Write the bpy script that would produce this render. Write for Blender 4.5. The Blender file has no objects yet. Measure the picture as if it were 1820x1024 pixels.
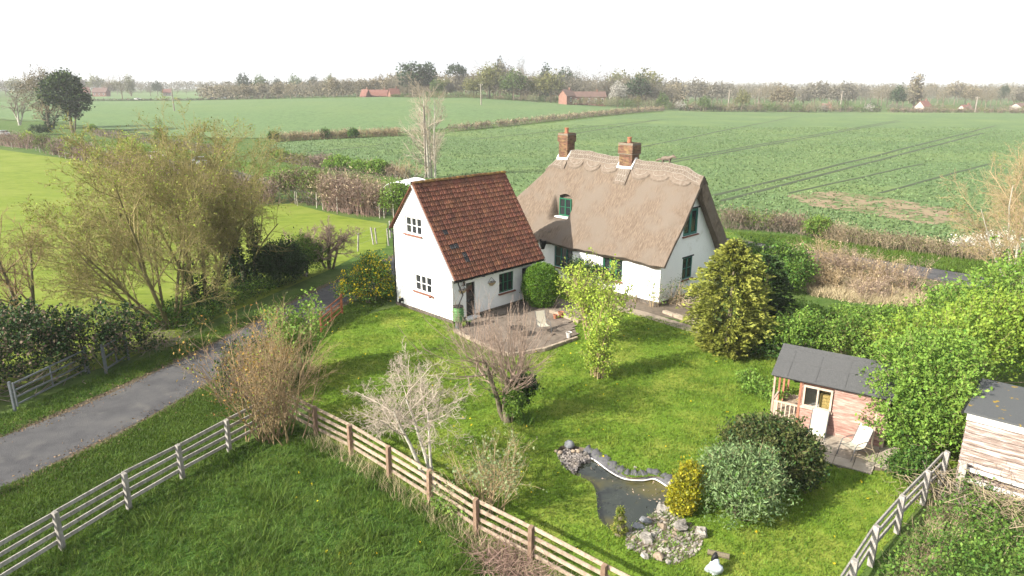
import bpy, math, numpy as np
from mathutils import Vector
from mathutils.geometry import tessellate_polygon
RNG = np.random.default_rng(11)
R = math.radians
sc = bpy.context.scene
COL = sc.collection

# ------------------------------------------------------------------ camera, world, sun, exposure
FPX, CX, CY, HOR, CAMZ = 1230.0, 910.0, 512.0, 155.0, 12.6
PITCH = math.atan((CY - HOR) / FPX)
SP, CP = math.sin(PITCH), math.cos(PITCH)
cam = bpy.data.cameras.new('camera'); camo = bpy.data.objects.new('camera', cam); COL.objects.link(camo)
camo.location = (0, 0, CAMZ); camo.rotation_euler = (math.pi / 2 - PITCH, 0, 0)
cam.sensor_width = 36; cam.lens = 36 * FPX / 1820; cam.clip_start = 0.1; cam.clip_end = 9000
sc.camera = camo

SUN_AZ, SUN_EL = 27.0, 32.0            # azimuth light travels towards (from +X to +Y), elevation
w = bpy.data.worlds.new('World'); sc.world = w; w.use_nodes = True
nt = w.node_tree; nt.nodes.clear()
sky = nt.nodes.new('ShaderNodeTexSky'); sky.sky_type = 'NISHITA'; sky.sun_disc = False
sky.sun_elevation = R(SUN_EL); sky.sun_rotation = R(270 - SUN_AZ); sky.air_density = 1.0; sky.dust_density = 2.0; sky.ozone_density = 1.0
hsv = nt.nodes.new('ShaderNodeHueSaturation'); hsv.inputs['Saturation'].default_value = 0.5; hsv.inputs['Value'].default_value = 1.25
bg = nt.nodes.new('ShaderNodeBackground'); bg.inputs['Strength'].default_value = 0.105
out = nt.nodes.new('ShaderNodeOutputWorld')
nt.links.new(sky.outputs[0], hsv.inputs['Color']); lt = nt.nodes.new('ShaderNodeMix'); lt.data_type = 'RGBA'; lt.blend_type = 'LIGHTEN'; lt.inputs['Factor'].default_value = 1.0; lt.inputs['B'].default_value = (3.75, 3.85, 4.0, 1); nt.links.new(hsv.outputs[0], lt.inputs['A']); nt.links.new(lt.outputs['Result'], bg.inputs[0]); nt.links.new(bg.outputs[0], out.inputs[0])
sl = bpy.data.lights.new('sun', 'SUN'); sl.energy = 5.0; sl.angle = R(0.6); sl.color = (1.0, 0.93, 0.82)
so = bpy.data.objects.new('sun', sl); COL.objects.link(so)
sd = Vector((math.cos(R(SUN_AZ)) * math.cos(R(SUN_EL)), math.sin(R(SUN_AZ)) * math.cos(R(SUN_EL)), -math.sin(R(SUN_EL))))
so.rotation_euler = sd.to_track_quat('-Z', 'Y').to_euler(); so.location = (-40, -20, 60)
sc.view_settings.view_transform = 'Standard'; sc.view_settings.look = 'None'
sc.view_settings.gamma = 1; sc.view_settings.use_curve_mapping = False; sc.view_settings.exposure = 1.2
sc.render.engine = 'CYCLES'
sc.cycles.max_bounces = 6; sc.cycles.diffuse_bounces = 3; sc.cycles.glossy_bounces = 2; sc.cycles.transmission_bounces = 3
sc.cycles.volume_bounces = 0; sc.cycles.use_denoising = True

# ------------------------------------------------------------------ helpers: placing
def G(px, py, z=0.0):
    """point of the level ground (or of height z) seen at a photo coordinate"""
    u = (px - CX) / FPX; v = (py - CY) / FPX
    dz = -SP - v * CP; dy = CP - v * SP; t = (z - CAMZ) / dz
    return (u * t, dy * t, z)
def G2(*pts): return [G(x, y)[:2] for x, y in pts]
def ray(px, py):
    u = (px - CX) / FPX; v = (py - CY) / FPX
    return np.array([u, CP - v * SP, -SP - v * CP])
def zat(Y, py):
    v = (py - CY) / FPX
    return CAMZ - Y * (SP + v * CP) / (CP - v * SP)
def place(px, pyb, pyt):
    x, y, _ = G(px, pyb); return x, y, zat(y, pyt)
def far_xy(px, D):                       # point at depth D seen in column px near the horizon
    return (px - CX) / FPX * D / 1.0, D
class Frame:
    def __init__(s, x, y, th): s.o = np.array([x, y, 0.0]); s.th = th; s.a = np.array([math.cos(th), math.sin(th), 0]); s.b = np.array([-math.sin(th), math.cos(th), 0])
    def loc(s, q): r = np.asarray(q, float) - s.o; return np.array([r @ s.a, r @ s.b, r[2]])
    def world(s, l): return s.o + s.a * l[0] + s.b * l[1] + np.array([0, 0, l[2]])
    def onplane(s, px, py, n, d):         # local point where the ray meets local plane n.p = d
        n = np.asarray(n, float); o = s.loc([0, 0, CAMZ]); e = s.loc(np.array([0, 0, CAMZ]) + ray(px, py)) - o
        return o + e * ((d - n @ o) / (n @ e))
def smooth(t): t = np.clip(t, 0, 1); return t * t * (3 - 2 * t)
def hterr(X, Y):
    X = np.asarray(X, float); Y = np.asarray(Y, float)
    A = np.interp(X, [-420, -210, -70, -20, 45, 95, 160], [3.0, 4.2, 7.4, 7.0, 3.0, 0.4, 0.0])
    return A * smooth((Y - 170) / 230) + 4.0 * smooth((Y - 470) / 500) * np.interp(X / np.maximum(Y, 1), [-.1, .35], [1, .35])

# ------------------------------------------------------------------ helpers: meshes
def put(o, parent=None):
    COL.objects.link(o)
    if parent is not None: o.parent = parent
    return o
def mesh(name, V, F, m=None, parent=None, smooth_=False, mi=None):
    me = bpy.data.meshes.new(name)
    V = np.asarray(V, np.float32).reshape(-1, 3)
    F = [np.asarray(f, np.int32) for f in F if len(f)]
    me.vertices.add(len(V)); me.vertices.foreach_set('co', V.ravel())
    li = np.concatenate([f.ravel() for f in F]); lt = np.concatenate([np.full(len(f), f.shape[1], np.int32) for f in F])
    me.loops.add(len(li)); me.loops.foreach_set('vertex_index', li)
    me.polygons.add(len(lt)); me.polygons.foreach_set('loop_start', np.concatenate([[0], np.cumsum(lt)[:-1]]).astype(np.int32))
    if mi is not None: me.polygons.foreach_set('material_index', np.asarray(mi, np.int32))
    me.polygons.foreach_set('use_smooth', np.full(len(lt), bool(smooth_)))
    me.update(calc_edges=True)
    for x in (m if isinstance(m, (list, tuple)) else [m]):
        if x is not None: me.materials.append(x)
    return put(bpy.data.objects.new(name, me), parent)
class MB:
    def __init__(s): s.V = []; s.F = {}; s.n = 0
    def add(s, V, *F):
        V = np.asarray(V, float).reshape(-1, 3)
        for f in F:
            f = np.asarray(f, int)
            if f.size: s.F.setdefault(f.shape[1], []).append(f + s.n)
        s.V.append(V); s.n += len(V); return s
    def box(s, x0, x1, y0, y1, z0, z1):
        V = [(x, y, z) for x in (x0, x1) for y in (y0, y1) for z in (z0, z1)]
        return s.add(V, [(0, 1, 3, 2), (4, 6, 7, 5), (0, 4, 5, 1), (2, 3, 7, 6), (0, 2, 6, 4), (1, 5, 7, 3)])
    def bar(s, p, q, wd, ht, up=(0, 0, 1)):
        p = np.array(p, float); q = np.array(q, float); d = q - p; d /= np.linalg.norm(d)
        r = np.cross(d, up); r /= np.linalg.norm(r) + 1e-9; u = np.cross(r, d)
        V = [c + r * a * wd / 2 + u * b * ht / 2 for c in (p, q) for a, b in ((-1, -1), (1, -1), (1, 1), (-1, 1))]
        return s.add(V, [(3, 2, 1, 0), (4, 5, 6, 7), (0, 1, 5, 4), (1, 2, 6, 5), (2, 3, 7, 6), (3, 0, 4, 7)])
    def tube(s, pts, r, n=6, cap=True):
        pts = np.array(pts, float); r = np.broadcast_to(np.asarray(r, float), (len(pts),))
        V, F = tubes(pts[None], r[None], n); s.add(V, F)
        if cap:
            s.add(V[:n], [tuple(range(n))[::-1]]); s.add(V[-n:], [tuple(range(n))])
        return s
    def lathe(s, prof, n=12, c=(0, 0, 0)):
        a = np.arange(n) * 2 * math.pi / n; V = []
        for r, z in prof: V += [(c[0] + r * math.cos(t), c[1] + r * math.sin(t), c[2] + z) for t in a]
        F = [(k * n + i, k * n + (i + 1) % n, (k + 1) * n + (i + 1) % n, (k + 1) * n + i) for k in range(len(prof) - 1) for i in range(n)]
        return s.add(V, F)
    def prism(s, poly, f0, f1):           # poly of 2D points mapped by f0 (front) and f1 (back)
        n = len(poly); A = [f0(*p) for p in poly]; B = [f1(*p) for p in poly]
        tri = tessellate_polygon([[Vector((p[0], p[1], 0)) for p in poly]])
        T = np.array(tri, int).reshape(-1, 3)
        s.add(A + B, T, T[:, ::-1] + n); s.add(A + B, [(i, i + n, (i + 1) % n + n, (i + 1) % n) for i in range(n)]); return s
    def build(s, name, m=None, parent=None, smooth_=False):
        return mesh(name, np.concatenate(s.V), [np.concatenate(f) for f in s.F.values()], m, parent, smooth_)
def empty(name, label, cat, loc=(0, 0, 0), rz=0, group=None):
    o = bpy.data.objects.new(name, None); COL.objects.link(o); o.location = loc; o.rotation_euler = (0, 0, rz); o.empty_display_size = .2
    return tag(o, label, cat, group)
def tag(o, label=None, cat=None, group=None, kind=None):
    if label: o['label'] = label
    if cat: o['category'] = cat
    if group: o['group'] = group
    if kind: o['kind'] = kind
    return o
def copy_tree(o, parent=None):
    c = o.copy(); COL.objects.link(c); c.parent = parent
    for ch in o.children: copy_tree(ch, c)
    return c

# ------------------------------------------------------------------ helpers: materials
def mat(name, *cols, scale=4.0, detail=5, rough=.85, bump=0, bscale=40, island=0, objr=0, trans=0, spec=.25, metal=0, hue=0.0, stretch=None, big=None, bigscale=.4, obj=False, pos=None, bigpos=(.45, .62)):
    m = bpy.data.materials.new(name); m.use_nodes = True; t = m.node_tree; t.nodes.clear(); N = t.nodes.new; L = t.links.new
    o = N('ShaderNodeOutputMaterial'); p = N('ShaderNodeBsdfPrincipled')
    p.inputs['Roughness'].default_value = rough; p.inputs['Specular IOR Level'].default_value = spec; p.inputs['Metallic'].default_value = metal
    if obj: tc = N('ShaderNodeTexCoord'); co = tc.outputs['Object']
    else: ge0 = N('ShaderNodeNewGeometry'); co = ge0.outputs['Position']
    if stretch:
        mp = N('ShaderNodeMapping'); mp.inputs['Scale'].default_value = stretch; L(co, mp.inputs[0]); cs = mp.outputs[0]
    else: cs = co
    nz = N('ShaderNodeTexNoise'); nz.inputs['Scale'].default_value = scale; nz.inputs['Detail'].default_value = detail; nz.inputs['Roughness'].default_value = .65; L(cs, nz.inputs['Vector'])
    rp = N('ShaderNodeValToRGB'); el = rp.color_ramp.elements
    ps = pos or (list(np.linspace(.33, .67, len(cols))) if len(cols) > 1 else [.5])
    while len(el) < len(cols): el.new(.5)
    for i, c in enumerate(cols): el[i].position = ps[i]; el[i].color = (*c, 1)
    if len(cols) == 1: el[1].color = (*cols[0], 1)
    L(nz.outputs['Fac'], rp.inputs[0]); c = rp.outputs[0]
    if big:
        n2 = N('ShaderNodeTexNoise'); n2.inputs['Scale'].default_value = bigscale; n2.inputs['Detail'].default_value = 4; L(co, n2.inputs['Vector'])
        r2 = N('ShaderNodeValToRGB'); r2.color_ramp.elements[0].position = bigpos[0]; r2.color_ramp.elements[1].position = bigpos[1]; L(n2.outputs['Fac'], r2.inputs[0])
        mx = N('ShaderNodeMix'); mx.data_type = 'RGBA'; L(r2.outputs[0], mx.inputs['Factor']); L(c, mx.inputs['A']); mx.inputs['B'].default_value = (*big, 1); c = mx.outputs['Result']
    for amt, src in ((island, 'i'), (objr, 'o')):
        if not amt: continue
        if src == 'i': s_ = N('ShaderNodeNewGeometry').outputs['Random Per Island']
        else: s_ = N('ShaderNodeObjectInfo').outputs['Random']
        mr = N('ShaderNodeMapRange'); mr.inputs['To Min'].default_value = 1 - amt; mr.inputs['To Max'].default_value = 1 + amt; L(s_, mr.inputs['Value'])
        h = N('ShaderNodeHueSaturation'); L(c, h.inputs['Color']); L(mr.outputs[0], h.inputs['Value'])
        if hue:
            mh = N('ShaderNodeMapRange'); mh.inputs['To Min'].default_value = .5 - hue; mh.inputs['To Max'].default_value = .5 + hue
            fr = N('ShaderNodeMath'); fr.operation = 'FRACT'; mu = N('ShaderNodeMath'); mu.operation = 'MULTIPLY'; mu.inputs[1].default_value = 7.31
            L(s_, mu.inputs[0]); L(mu.outputs[0], fr.inputs[0]); L(fr.outputs[0], mh.inputs['Value']); L(mh.outputs[0], h.inputs['Hue'])
        c = h.outputs[0]
    L(c, p.inputs['Base Color'])
    if bump:
        b = N('ShaderNodeBump'); b.inputs['Strength'].default_value = bump; b.inputs['Distance'].default_value = .05
        n3 = N('ShaderNodeTexNoise'); n3.inputs['Scale'].default_value = bscale; n3.inputs['Detail'].default_value = 4; L(cs, n3.inputs['Vector'])
        L(n3.outputs['Fac'], b.inputs['Height']); L(b.outputs[0], p.inputs['Normal'])
    if trans:
        tr = N('ShaderNodeBsdfTranslucent'); L(c, tr.inputs['Color']); ms = N('ShaderNodeMixShader'); ms.inputs[0].default_value = trans
        L(p.outputs[0], ms.inputs[1]); L(tr.outputs[0], ms.inputs[2]); L(ms.outputs[0], o.inputs[0])
    else: L(p.outputs[0], o.inputs[0])
    return m
def leafm(name, *cols, isl=.35, hue=.02, trans=.3, scale=1.2): return mat(name, *cols, scale=scale, rough=.6, island=isl, hue=hue, trans=trans, spec=.2)

M = {}
M['render'] = mat('white_render', (.66, .65, .62), (.78, .78, .77), (.81, .81, .8), scale=1.1, detail=9, rough=.9, bump=.4, bscale=7, pos=(.3, .42, .7))
M['plinth'] = mat('dark_plinth', (.06, .055, .05), (.16, .13, .1), scale=6, bump=.4)
M['white_paint'] = mat('white_paint', (.78, .78, .76), rough=.45)
M['green_paint'] = mat('green_paint', (.01, .085, .042), (.014, .12, .06), scale=12, rough=.5)
M['green_grey_paint'] = mat('faded_green_paint', (.018, .12, .095), (.04, .17, .135), scale=8, rough=.6)
M['glass'] = mat('window_glass', (.015, .018, .02), (.03, .032, .035), scale=.8, rough=.04, spec=.6)
M['tile'] = mat('clay_tile', (.1, .046, .029), (.14, .06, .036), (.19, .084, .045), scale=1.6, rough=.85, bump=.3, bscale=60, objr=.13, hue=.008, island=.14)
M['tile_dark'] = mat('replaced_tile', (.03, .03, .033), (.05, .047, .047), scale=5, bump=.4)
M['ridge_tile'] = mat('lichened_ridge_tile', (.17, .075, .04), (.22, .12, .035), (.33, .21, .03), scale=3.2, bump=.5, objr=.2)
M['sill'] = mat('red_tile_sill', (.16, .06, .04), (.22, .1, .07), scale=8)
M['black'] = mat('black_plastic', (.012, .012, .013), rough=.5)
M['thatch'] = mat('thatch_straw', (.088, .065, .047), (.132, .1, .074), (.182, .144, .108), scale=2.2, detail=9, rough=.95, bump=1.0, bscale=5, stretch=(7, 1.3, 1.3), big=(.14, .114, .09), bigscale=.7, obj=True)
M['thatch_cap'] = mat('ridge_straw', (.11, .086, .066), (.15, .12, .094), (.195, .16, .128), scale=6, detail=8, rough=.95, bump=.9, bscale=24)
M['ligger'] = mat('hazel_ligger', (.23, .2, .165), (.31, .28, .24), scale=6)
M['brick'] = mat('chimney_brick', (.1, .055, .036), (.15, .08, .048), (.2, .14, .06), scale=3, island=.4, hue=.02, bump=.5)
M['mortar'] = mat('mortar', (.2, .165, .12), (.14, .12, .095), scale=9, bump=.4)
M['lead'] = mat('pale_mortar_flashing', (.6, .58, .55), (.68, .66, .63), scale=6)
M['terracotta'] = mat('terracotta', (.26, .1, .055), (.31, .13, .075), scale=9)
M['asphalt'] = mat('asphalt', (.05, .05, .054), (.07, .07, .073), (.088, .087, .087), scale=.8, detail=10, rough=.92, bump=.5, bscale=45, big=(.1, .098, .094), bigscale=.9, bigpos=(.55, .7))
M['soil'] = mat('bare_soil', (.08, .065, .05), (.15, .12, .09), scale=3, detail=8, bump=.6, bscale=12)
M['litter'] = mat('leaf_litter', (.04, .035, .022), (.085, .068, .045), (.14, .12, .085), scale=7, detail=9, bump=.8, bscale=25)
M['wood_grey'] = mat('weathered_fence', (.2, .185, .165), (.3, .28, .255), (.38, .36, .33), scale=9, bump=.5, bscale=50, objr=.12, stretch=(1, 1, .4))
M['wood_brown'] = mat('brown_fence', (.22, .165, .12), (.32, .25, .185), (.42, .345, .265), scale=7, bump=.5, bscale=50, objr=.14)
M['post_brown'] = mat('treated_post', (.16, .105, .072), (.235, .16, .11), scale=8, bump=.5, objr=.2)
M['metal'] = mat('galvanised_metal', (.17, .19, .21), (.25, .27, .3), scale=8, rough=.45, metal=.6)
M['rust'] = mat('rusty_metal', (.16, .05, .025), (.24, .09, .04), scale=10)
M['bark'] = mat('bark_grey_brown', (.1, .085, .055), (.17, .145, .095), scale=5, bump=.7, bscale=18)
M['bark_olive'] = mat('bark_olive', (.105, .092, .038), (.18, .15, .066), scale=4, bump=.6, bscale=18)
M['twig_olive'] = mat('twig_olive', (.2, .17, .07), (.29, .245, .1), scale=2)
M['bark_pale'] = mat('bark_pale_lichen', (.3, .28, .225), (.42, .4, .34), scale=5, bump=.5, bscale=18)
M['twig_pale'] = mat('twig_pale', (.33, .275, .215), (.43, .37, .3), scale=3)
M['twig_tan'] = mat('twig_tan', (.29, .215, .12), (.38, .29, .165), scale=2)
M['twig_orange'] = mat('twig_ochre', (.28, .17, .06), (.36, .24, .09), scale=2)
M['twig_grey'] = mat('twig_grey', (.16, .13, .1), (.23, .19, .15), scale=2)
M['twig_red'] = mat('twig_purple_brown', (.17, .11, .09), (.26, .18, .14), scale=2)
M['twig_mid'] = mat('twig_brown_olive', (.2, .145, .075), (.3, .22, .12), scale=1.4)
M['twig_pinkish'] = mat('twig_pinkish_grey', (.24, .175, .135), (.33, .25, .195), scale=2)
M['cane'] = mat('dead_cane', (.2, .16, .1), (.3, .245, .16), scale=2)
M['dead'] = mat('dead_stalks', (.36, .29, .19), (.46, .38, .27), scale=2)

# ------------------------------------------------------------------ helpers: plants
def unit(v): return v / (np.linalg.norm(v, axis=-1, keepdims=True) + 1e-9)
def rdir(n, rng): return unit(rng.normal(size=(n, 3)))
def tubes(P, Rr, S=3):
    N, K, _ = P.shape
    T = np.gradient(P, axis=1); T = unit(T)
    ref = np.where(np.abs(T[..., 2:3]) > .9, np.array([1., 0, 0]), np.array([0, 0, 1.]))
    A = unit(np.cross(T, ref)); B = np.cross(T, A)
    an = np.arange(S) * 2 * math.pi / S
    V = P[:, :, None] + (A[:, :, None] * np.cos(an)[None, None, :, None] + B[:, :, None] * np.sin(an)[None, None, :, None]) * Rr[:, :, None, None]
    base = (np.arange(N) * K * S)[:, None, None] + (np.arange(K - 1) * S)[None, :, None]
    i = np.arange(S)[None, None]; j = (i + 1) % S
    F = np.stack([base + i, base + j, base + S + j, base + S + i], -1).reshape(-1, 4)
    return V.reshape(-1, 3), F
def grow(st, d, ln, r0, K, wig, up, taper, rng):
    N = len(st); P = np.zeros((N, K, 3)); D = np.zeros((N, K, 3)); p = st.copy(); d = unit(d); P[:, 0] = p; D[:, 0] = d
    for k in range(1, K):
        d = unit(d + rng.normal(size=(N, 3)) * wig + np.array([0, 0, 1.]) * up)
        p = p + d * (ln / (K - 1))[:, None]; P[:, k] = p; D[:, k] = d
    Rr = r0[:, None] * (1 - (1 - taper) * np.linspace(0, 1, K))[None]
    return P, D, Rr
def kids(P, D, Rr, ln, n, t0, t1, ang, var, lr, rr, rng, fall=.5):
    N, K, _ = P.shape
    t = np.clip(t0 + (t1 - t0) * ((np.arange(n)[None] + rng.random((N, n))) / n), 0, .999); x = t * (K - 1); k = np.minimum(x.astype(int), K - 2); f = (x - k)[..., None]
    I = np.arange(N)[:, None]
    st = P[I, k] * (1 - f) + P[I, k + 1] * f; d = D[I, k + 1]; r = Rr[I, k] * rr
    side = unit(np.cross(d, rng.normal(size=d.shape))); a = R(ang) + rng.normal(size=(N, n)) * R(var)
    nd = d * np.cos(a)[..., None] + side * np.sin(a)[..., None]
    L = ln[:, None] * lr * (1 - fall * t) * rng.uniform(.7, 1.3, (N, n))
    return st.reshape(-1, 3), nd.reshape(-1, 3), L.ravel(), r.ravel()
def skeleton(st, d, ln, r0, levels, rng):
    """levels: first dict shapes the stems, each next one the children of the level above"""
    out = []; st = np.atleast_2d(np.array(st, float)); d = np.atleast_2d(np.array(d, float)); ln = np.broadcast_to(np.asarray(ln, float), (len(st),)).copy(); r = np.broadcast_to(np.asarray(r0, float), (len(st),)).copy()
    for i, l in enumerate(levels):
        if i:
            P, D, Rr, L0 = out[-1]
            st, d, ln, r = kids(P, D, Rr, L0, l['n'], l.get('t0', .3), l.get('t1', 1.0), l.get('ang', 45), l.get('var', 12), l.get('lr', .6), l.get('rr', .6), rng, l.get('fall', .4))
            r = np.maximum(r, l.get('rmin', .004))
        P, D, Rr = grow(st, d, ln, r, l.get('K', 4), l.get('wig', .15), l.get('up', .05), l.get('taper', .5), rng)
        out.append((P, D, Rr, ln))
    return out
def twigmesh(levels, sides):
    Vs, Fs, n = [], [], 0
    for (P, D, Rr, L), s in zip(levels, sides):
        V, F = tubes(P, Rr, s); Vs.append(V); Fs.append(F + n); n += len(V)
    return np.concatenate(Vs), np.concatenate(Fs)
def leaves(P, L, rng, out=None, ob=.0, aspect=.32, flat=0, up=0):
    n = len(P); d = rdir(n, rng)
    if out is not None: d = unit(d + out * ob)
    if up: d = unit(d + np.array([0, 0, up]))
    if flat: d[:, 2] *= (1 - flat); d = unit(d)
    s = unit(np.cross(d, rdir(n, rng))); l = (L * (.5 + 1.2 * rng.random(n) ** 1.4))[:, None]
    a = P; b = P + d * l * .5 + s * l * aspect; c = P + d * l; e = P + d * l * .5 - s * l * aspect
    V = np.stack([a, b, c, e], 1).reshape(-1, 3); F = np.arange(4 * n).reshape(-1, 4)
    return V, F
def cloud(lumps, nclump, per, cs, rng, shell=.55, low=-.35, rough=.2):
    """leaf positions and outward directions in clumps over the skin of a few lumps"""
    lumps = np.array(lumps, float); wt = (lumps[:, 3] * lumps[:, 4] + lumps[:, 4] * lumps[:, 5] + lumps[:, 3] * lumps[:, 5]); wt /= wt.sum()
    k = rng.choice(len(lumps), nclump, p=wt); d = rdir(nclump * 3, rng); d = d[d[:, 2] > low][:nclump]
    k = k[:len(d)]
    rad = (1 - shell * rng.random(len(d)) ** 2.2) * (1 + rough * rng.normal(size=len(d)) * .6)
    c = lumps[k, :3] + d * lumps[k, 3:6] * rad[:, None]
    P = c[:, None] + rng.normal(size=(len(d), per, 3)) * (cs * rng.uniform(.6, 1.4, len(d)))[:, None, None]
    O = np.repeat(d[:, None], per, 1)
    return P.reshape(-1, 3), O.reshape(-1, 3)
def inpoly(X, Y, poly):
    poly = np.asarray(poly, float); ins = np.zeros(np.shape(X), bool); j = len(poly) - 1
    for i in range(len(poly)):
        xi, yi = poly[i]; xj, yj = poly[j]
        c = ((yi > Y) != (yj > Y)) & (X < (xj - xi) * (Y - yi) / (yj - yi + 1e-12) + xi); ins ^= c; j = i
    return ins
def scatter(poly, n, rng, holes=()):
    poly = np.asarray(poly); lo = poly.min(0); hi = poly.max(0); out = np.zeros((0, 2))
    while len(out) < n:
        q = lo + rng.random((n, 2)) * (hi - lo); k = inpoly(q[:, 0], q[:, 1], poly)
        for h in holes: k &= ~inpoly(q[:, 0], q[:, 1], h)
        out = np.concatenate([out, q[k]])
        if k.sum() == 0: break
    return out[:n]
def blades(XY, h, wd, lean, rng, per=1, spread=.05, z0=0.0):
    n = len(XY) * per; P = np.repeat(XY, per, 0) + rng.normal(size=(n, 2)) * spread
    a = rng.random(n) * 2 * math.pi; s = np.stack([np.cos(a), np.sin(a)], 1) * (wd * rng.uniform(.6, 1.4, n))[:, None] / 2
    H = np.repeat(np.broadcast_to(h, (len(XY),)), per) * rng.uniform(.5, 1.4, n); l = rng.normal(size=(n, 2)) * (lean * H)[:, None]
    z = np.full(n, z0); V = np.stack([np.c_[P - s, z], np.c_[P + s, z], np.c_[P + l, z + H]], 1).reshape(-1, 3)
    return V, np.arange(3 * n).reshape(-1, 3)
def vnoise(XY, sc_, seed=0):             # cheap smooth noise 0..1
    x = XY[:, 0] * sc_ + seed * 3.1; y = XY[:, 1] * sc_ - seed * 1.7
    return .5 + .25 * (np.sin(x * 1.7 + 1.3 * np.sin(y * 1.1)) + np.sin(y * 2.1 + 1.7 * np.sin(x * .9 + 2)))
exec_order = []
_T = np.geomspace(12, 6000, 9000)
def GT(px, py):
    """point of the rolling terrain seen at a photo coordinate"""
    r = ray(px, py); X = r[0] * _T; Y = r[1] * _T; z = CAMZ + r[2] * _T
    k = np.argmax(z < hterr(X, Y)); return float(X[k]), float(Y[k])
def GT2(*pts): return [GT(x, y) for x, y in pts]

# ------------------------------------------------------------------ the setting: ground, fields, lane
def ground_mat(name, cols, fine, mid, coarse, dry, dryamt=.5, bump=.5, rough=.95, aniso=None):
    m = bpy.data.materials.new(name); m.use_nodes = True; t = m.node_tree; t.nodes.clear(); N = t.nodes.new; L = t.links.new
    o = N('ShaderNodeOutputMaterial'); p = N('ShaderNodeBsdfPrincipled'); p.inputs['Roughness'].default_value = rough; p.inputs['Specular IOR Level'].default_value = .1
    ge = N('ShaderNodeNewGeometry'); src = ge.outputs['Position']
    if aniso:
        mp = N('ShaderNodeMapping'); mp.inputs['Rotation'].default_value = (0, 0, aniso[0]); mp.inputs['Scale'].default_value = (aniso[1], 1, 1); L(src, mp.inputs[0]); fsrc = mp.outputs[0]
    else: fsrc = src
    def nz(s, d, v): n = N('ShaderNodeTexNoise'); n.inputs['Scale'].default_value = s; n.inputs['Detail'].default_value = d; n.inputs['Roughness'].default_value = .62; L(v, n.inputs['Vector']); return n.outputs['Fac']
    a = nz(fine, 6, fsrc); b = nz(mid, 5, fsrc); c = nz(coarse, 5, src)
    ad = N('ShaderNodeMath'); ad.operation = 'ADD'; L(a, ad.inputs[0]); L(b, ad.inputs[1])
    hf = N('ShaderNodeMath'); hf.operation = 'MULTIPLY'; hf.inputs[1].default_value = .5; L(ad.outputs[0], hf.inputs[0])
    rp = N('ShaderNodeValToRGB'); el = rp.color_ramp.elements
    ps = np.linspace(.36, .64, len(cols))
    while len(el) < len(cols): el.new(.5)
    for i, cc in enumerate(cols): el[i].position = ps[i]; el[i].color = (*cc, 1)
    L(hf.outputs[0], rp.inputs[0])
    r2 = N('ShaderNodeMapRange'); r2.inputs['From Min'].default_value = .46; r2.inputs['From Max'].default_value = .68; r2.inputs['To Max'].default_value = dryamt; L(c, r2.inputs['Value'])
    mx = N('ShaderNodeMix'); mx.data_type = 'RGBA'; L(r2.outputs[0], mx.inputs['Factor']); L(rp.outputs[0], mx.inputs['A']); mx.inputs['B'].default_value = (*dry, 1)
    L(mx.outputs['Result'], p.inputs['Base Color'])
    if bump:
        bp = N('ShaderNodeBump'); bp.inputs['Strength'].default_value = bump; bp.inputs['Distance'].default_value = .12; L(hf.outputs[0], bp.inputs['Height']); L(bp.outputs[0], p.inputs['Normal'])
    L(p.outputs[0], o.inputs[0]); return m
M['ground'] = ground_mat('rough_grass_ground', [(.03, .062, .012), (.055, .1, .02), (.085, .13, .03)], 9, 1.6, .25, (.12, .14, .045), .5)
M['lawn'] = ground_mat('lawn', [(.07, .125, .012), (.105, .18, .018), (.14, .22, .025)], 14, 1.1, .45, (.22, .24, .045), .9, .7)
M['paddock'] = ground_mat('paddock_grass', [(.02, .048, .008), (.043, .09, .014), (.07, .125, .02)], 8, 1.4, .35, (.09, .13, .03), .4)
M['meadow'] = ground_mat('meadow_grass', [(.085, .126, .014), (.128, .172, .022), (.168, .21, .032)], 3.2, .9, .12, (.18, .205, .045), .7, 1.0, aniso=(.5, .35))
M['verge'] = ground_mat('verge_grass', [(.05, .1, .014), (.08, .145, .018), (.11, .175, .028)], 9, 1.3, .3, (.14, .15, .05), .5)
M['crop'] = ground_mat('bean_crop', [(.058, .09, .034), (.09, .143, .055), (.113, .176, .069)], 3.2, .8, .035, (.14, .19, .062), .7, .8, aniso=(-.83, .6))
M['crop_far'] = ground_mat('far_crop', [(.054, .094, .036), (.09, .144, .056), (.122, .185, .074)], 1.6, .5, .02, (.12, .165, .06), .6, .9)
M['track'] = mat('wheel_track', (.03, .042, .018), (.05, .065, .028), scale=2)
M['bare'] = ground_mat('bare_patch', [(.17, .125, .078), (.23, .175, .115), (.2, .19, .1)], 3, .7, .15, (.09, .12, .04), .8)

def sheet(name, poly, z, m, holes=()):
    rings = [[Vector((x, y, 0)) for x, y in poly]] + [[Vector((x, y, 0)) for x, y in h] for h in holes]
    T = np.array(tessellate_polygon(rings), int).reshape(-1, 3); V = np.array([(v.x, v.y, z) for r in rings for v in r])
    a, b, c = V[T[:, 0]], V[T[:, 1]], V[T[:, 2]]; fl = np.cross(b - a, c - a)[:, 2] < 0; T[fl] = T[fl][:, ::-1]
    return tag(mesh(name, V, [T], m), kind='structure')
def gridsheet(name, xs, ys, keep, dz, m, kind='structure', zf=hterr):
    X, Y = np.meshgrid(xs, ys); V = np.stack([X, Y, zf(X, Y) + dz], -1).reshape(-1, 3); nx = len(xs)
    i, j = np.meshgrid(np.arange(len(xs) - 1), np.arange(len(ys) - 1)); a = (j * nx + i)
    k = keep((X[:-1, :-1] + X[1:, 1:]) / 2, (Y[:-1, :-1] + Y[1:, 1:]) / 2)
    a = a[k]; F = np.stack([a, a + 1, a + nx + 1, a + nx], -1)
    u, inv = np.unique(F, return_inverse=True)
    return tag(mesh(name, V[u], [inv.reshape(F.shape)], m, smooth_=True), kind=kind)
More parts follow.
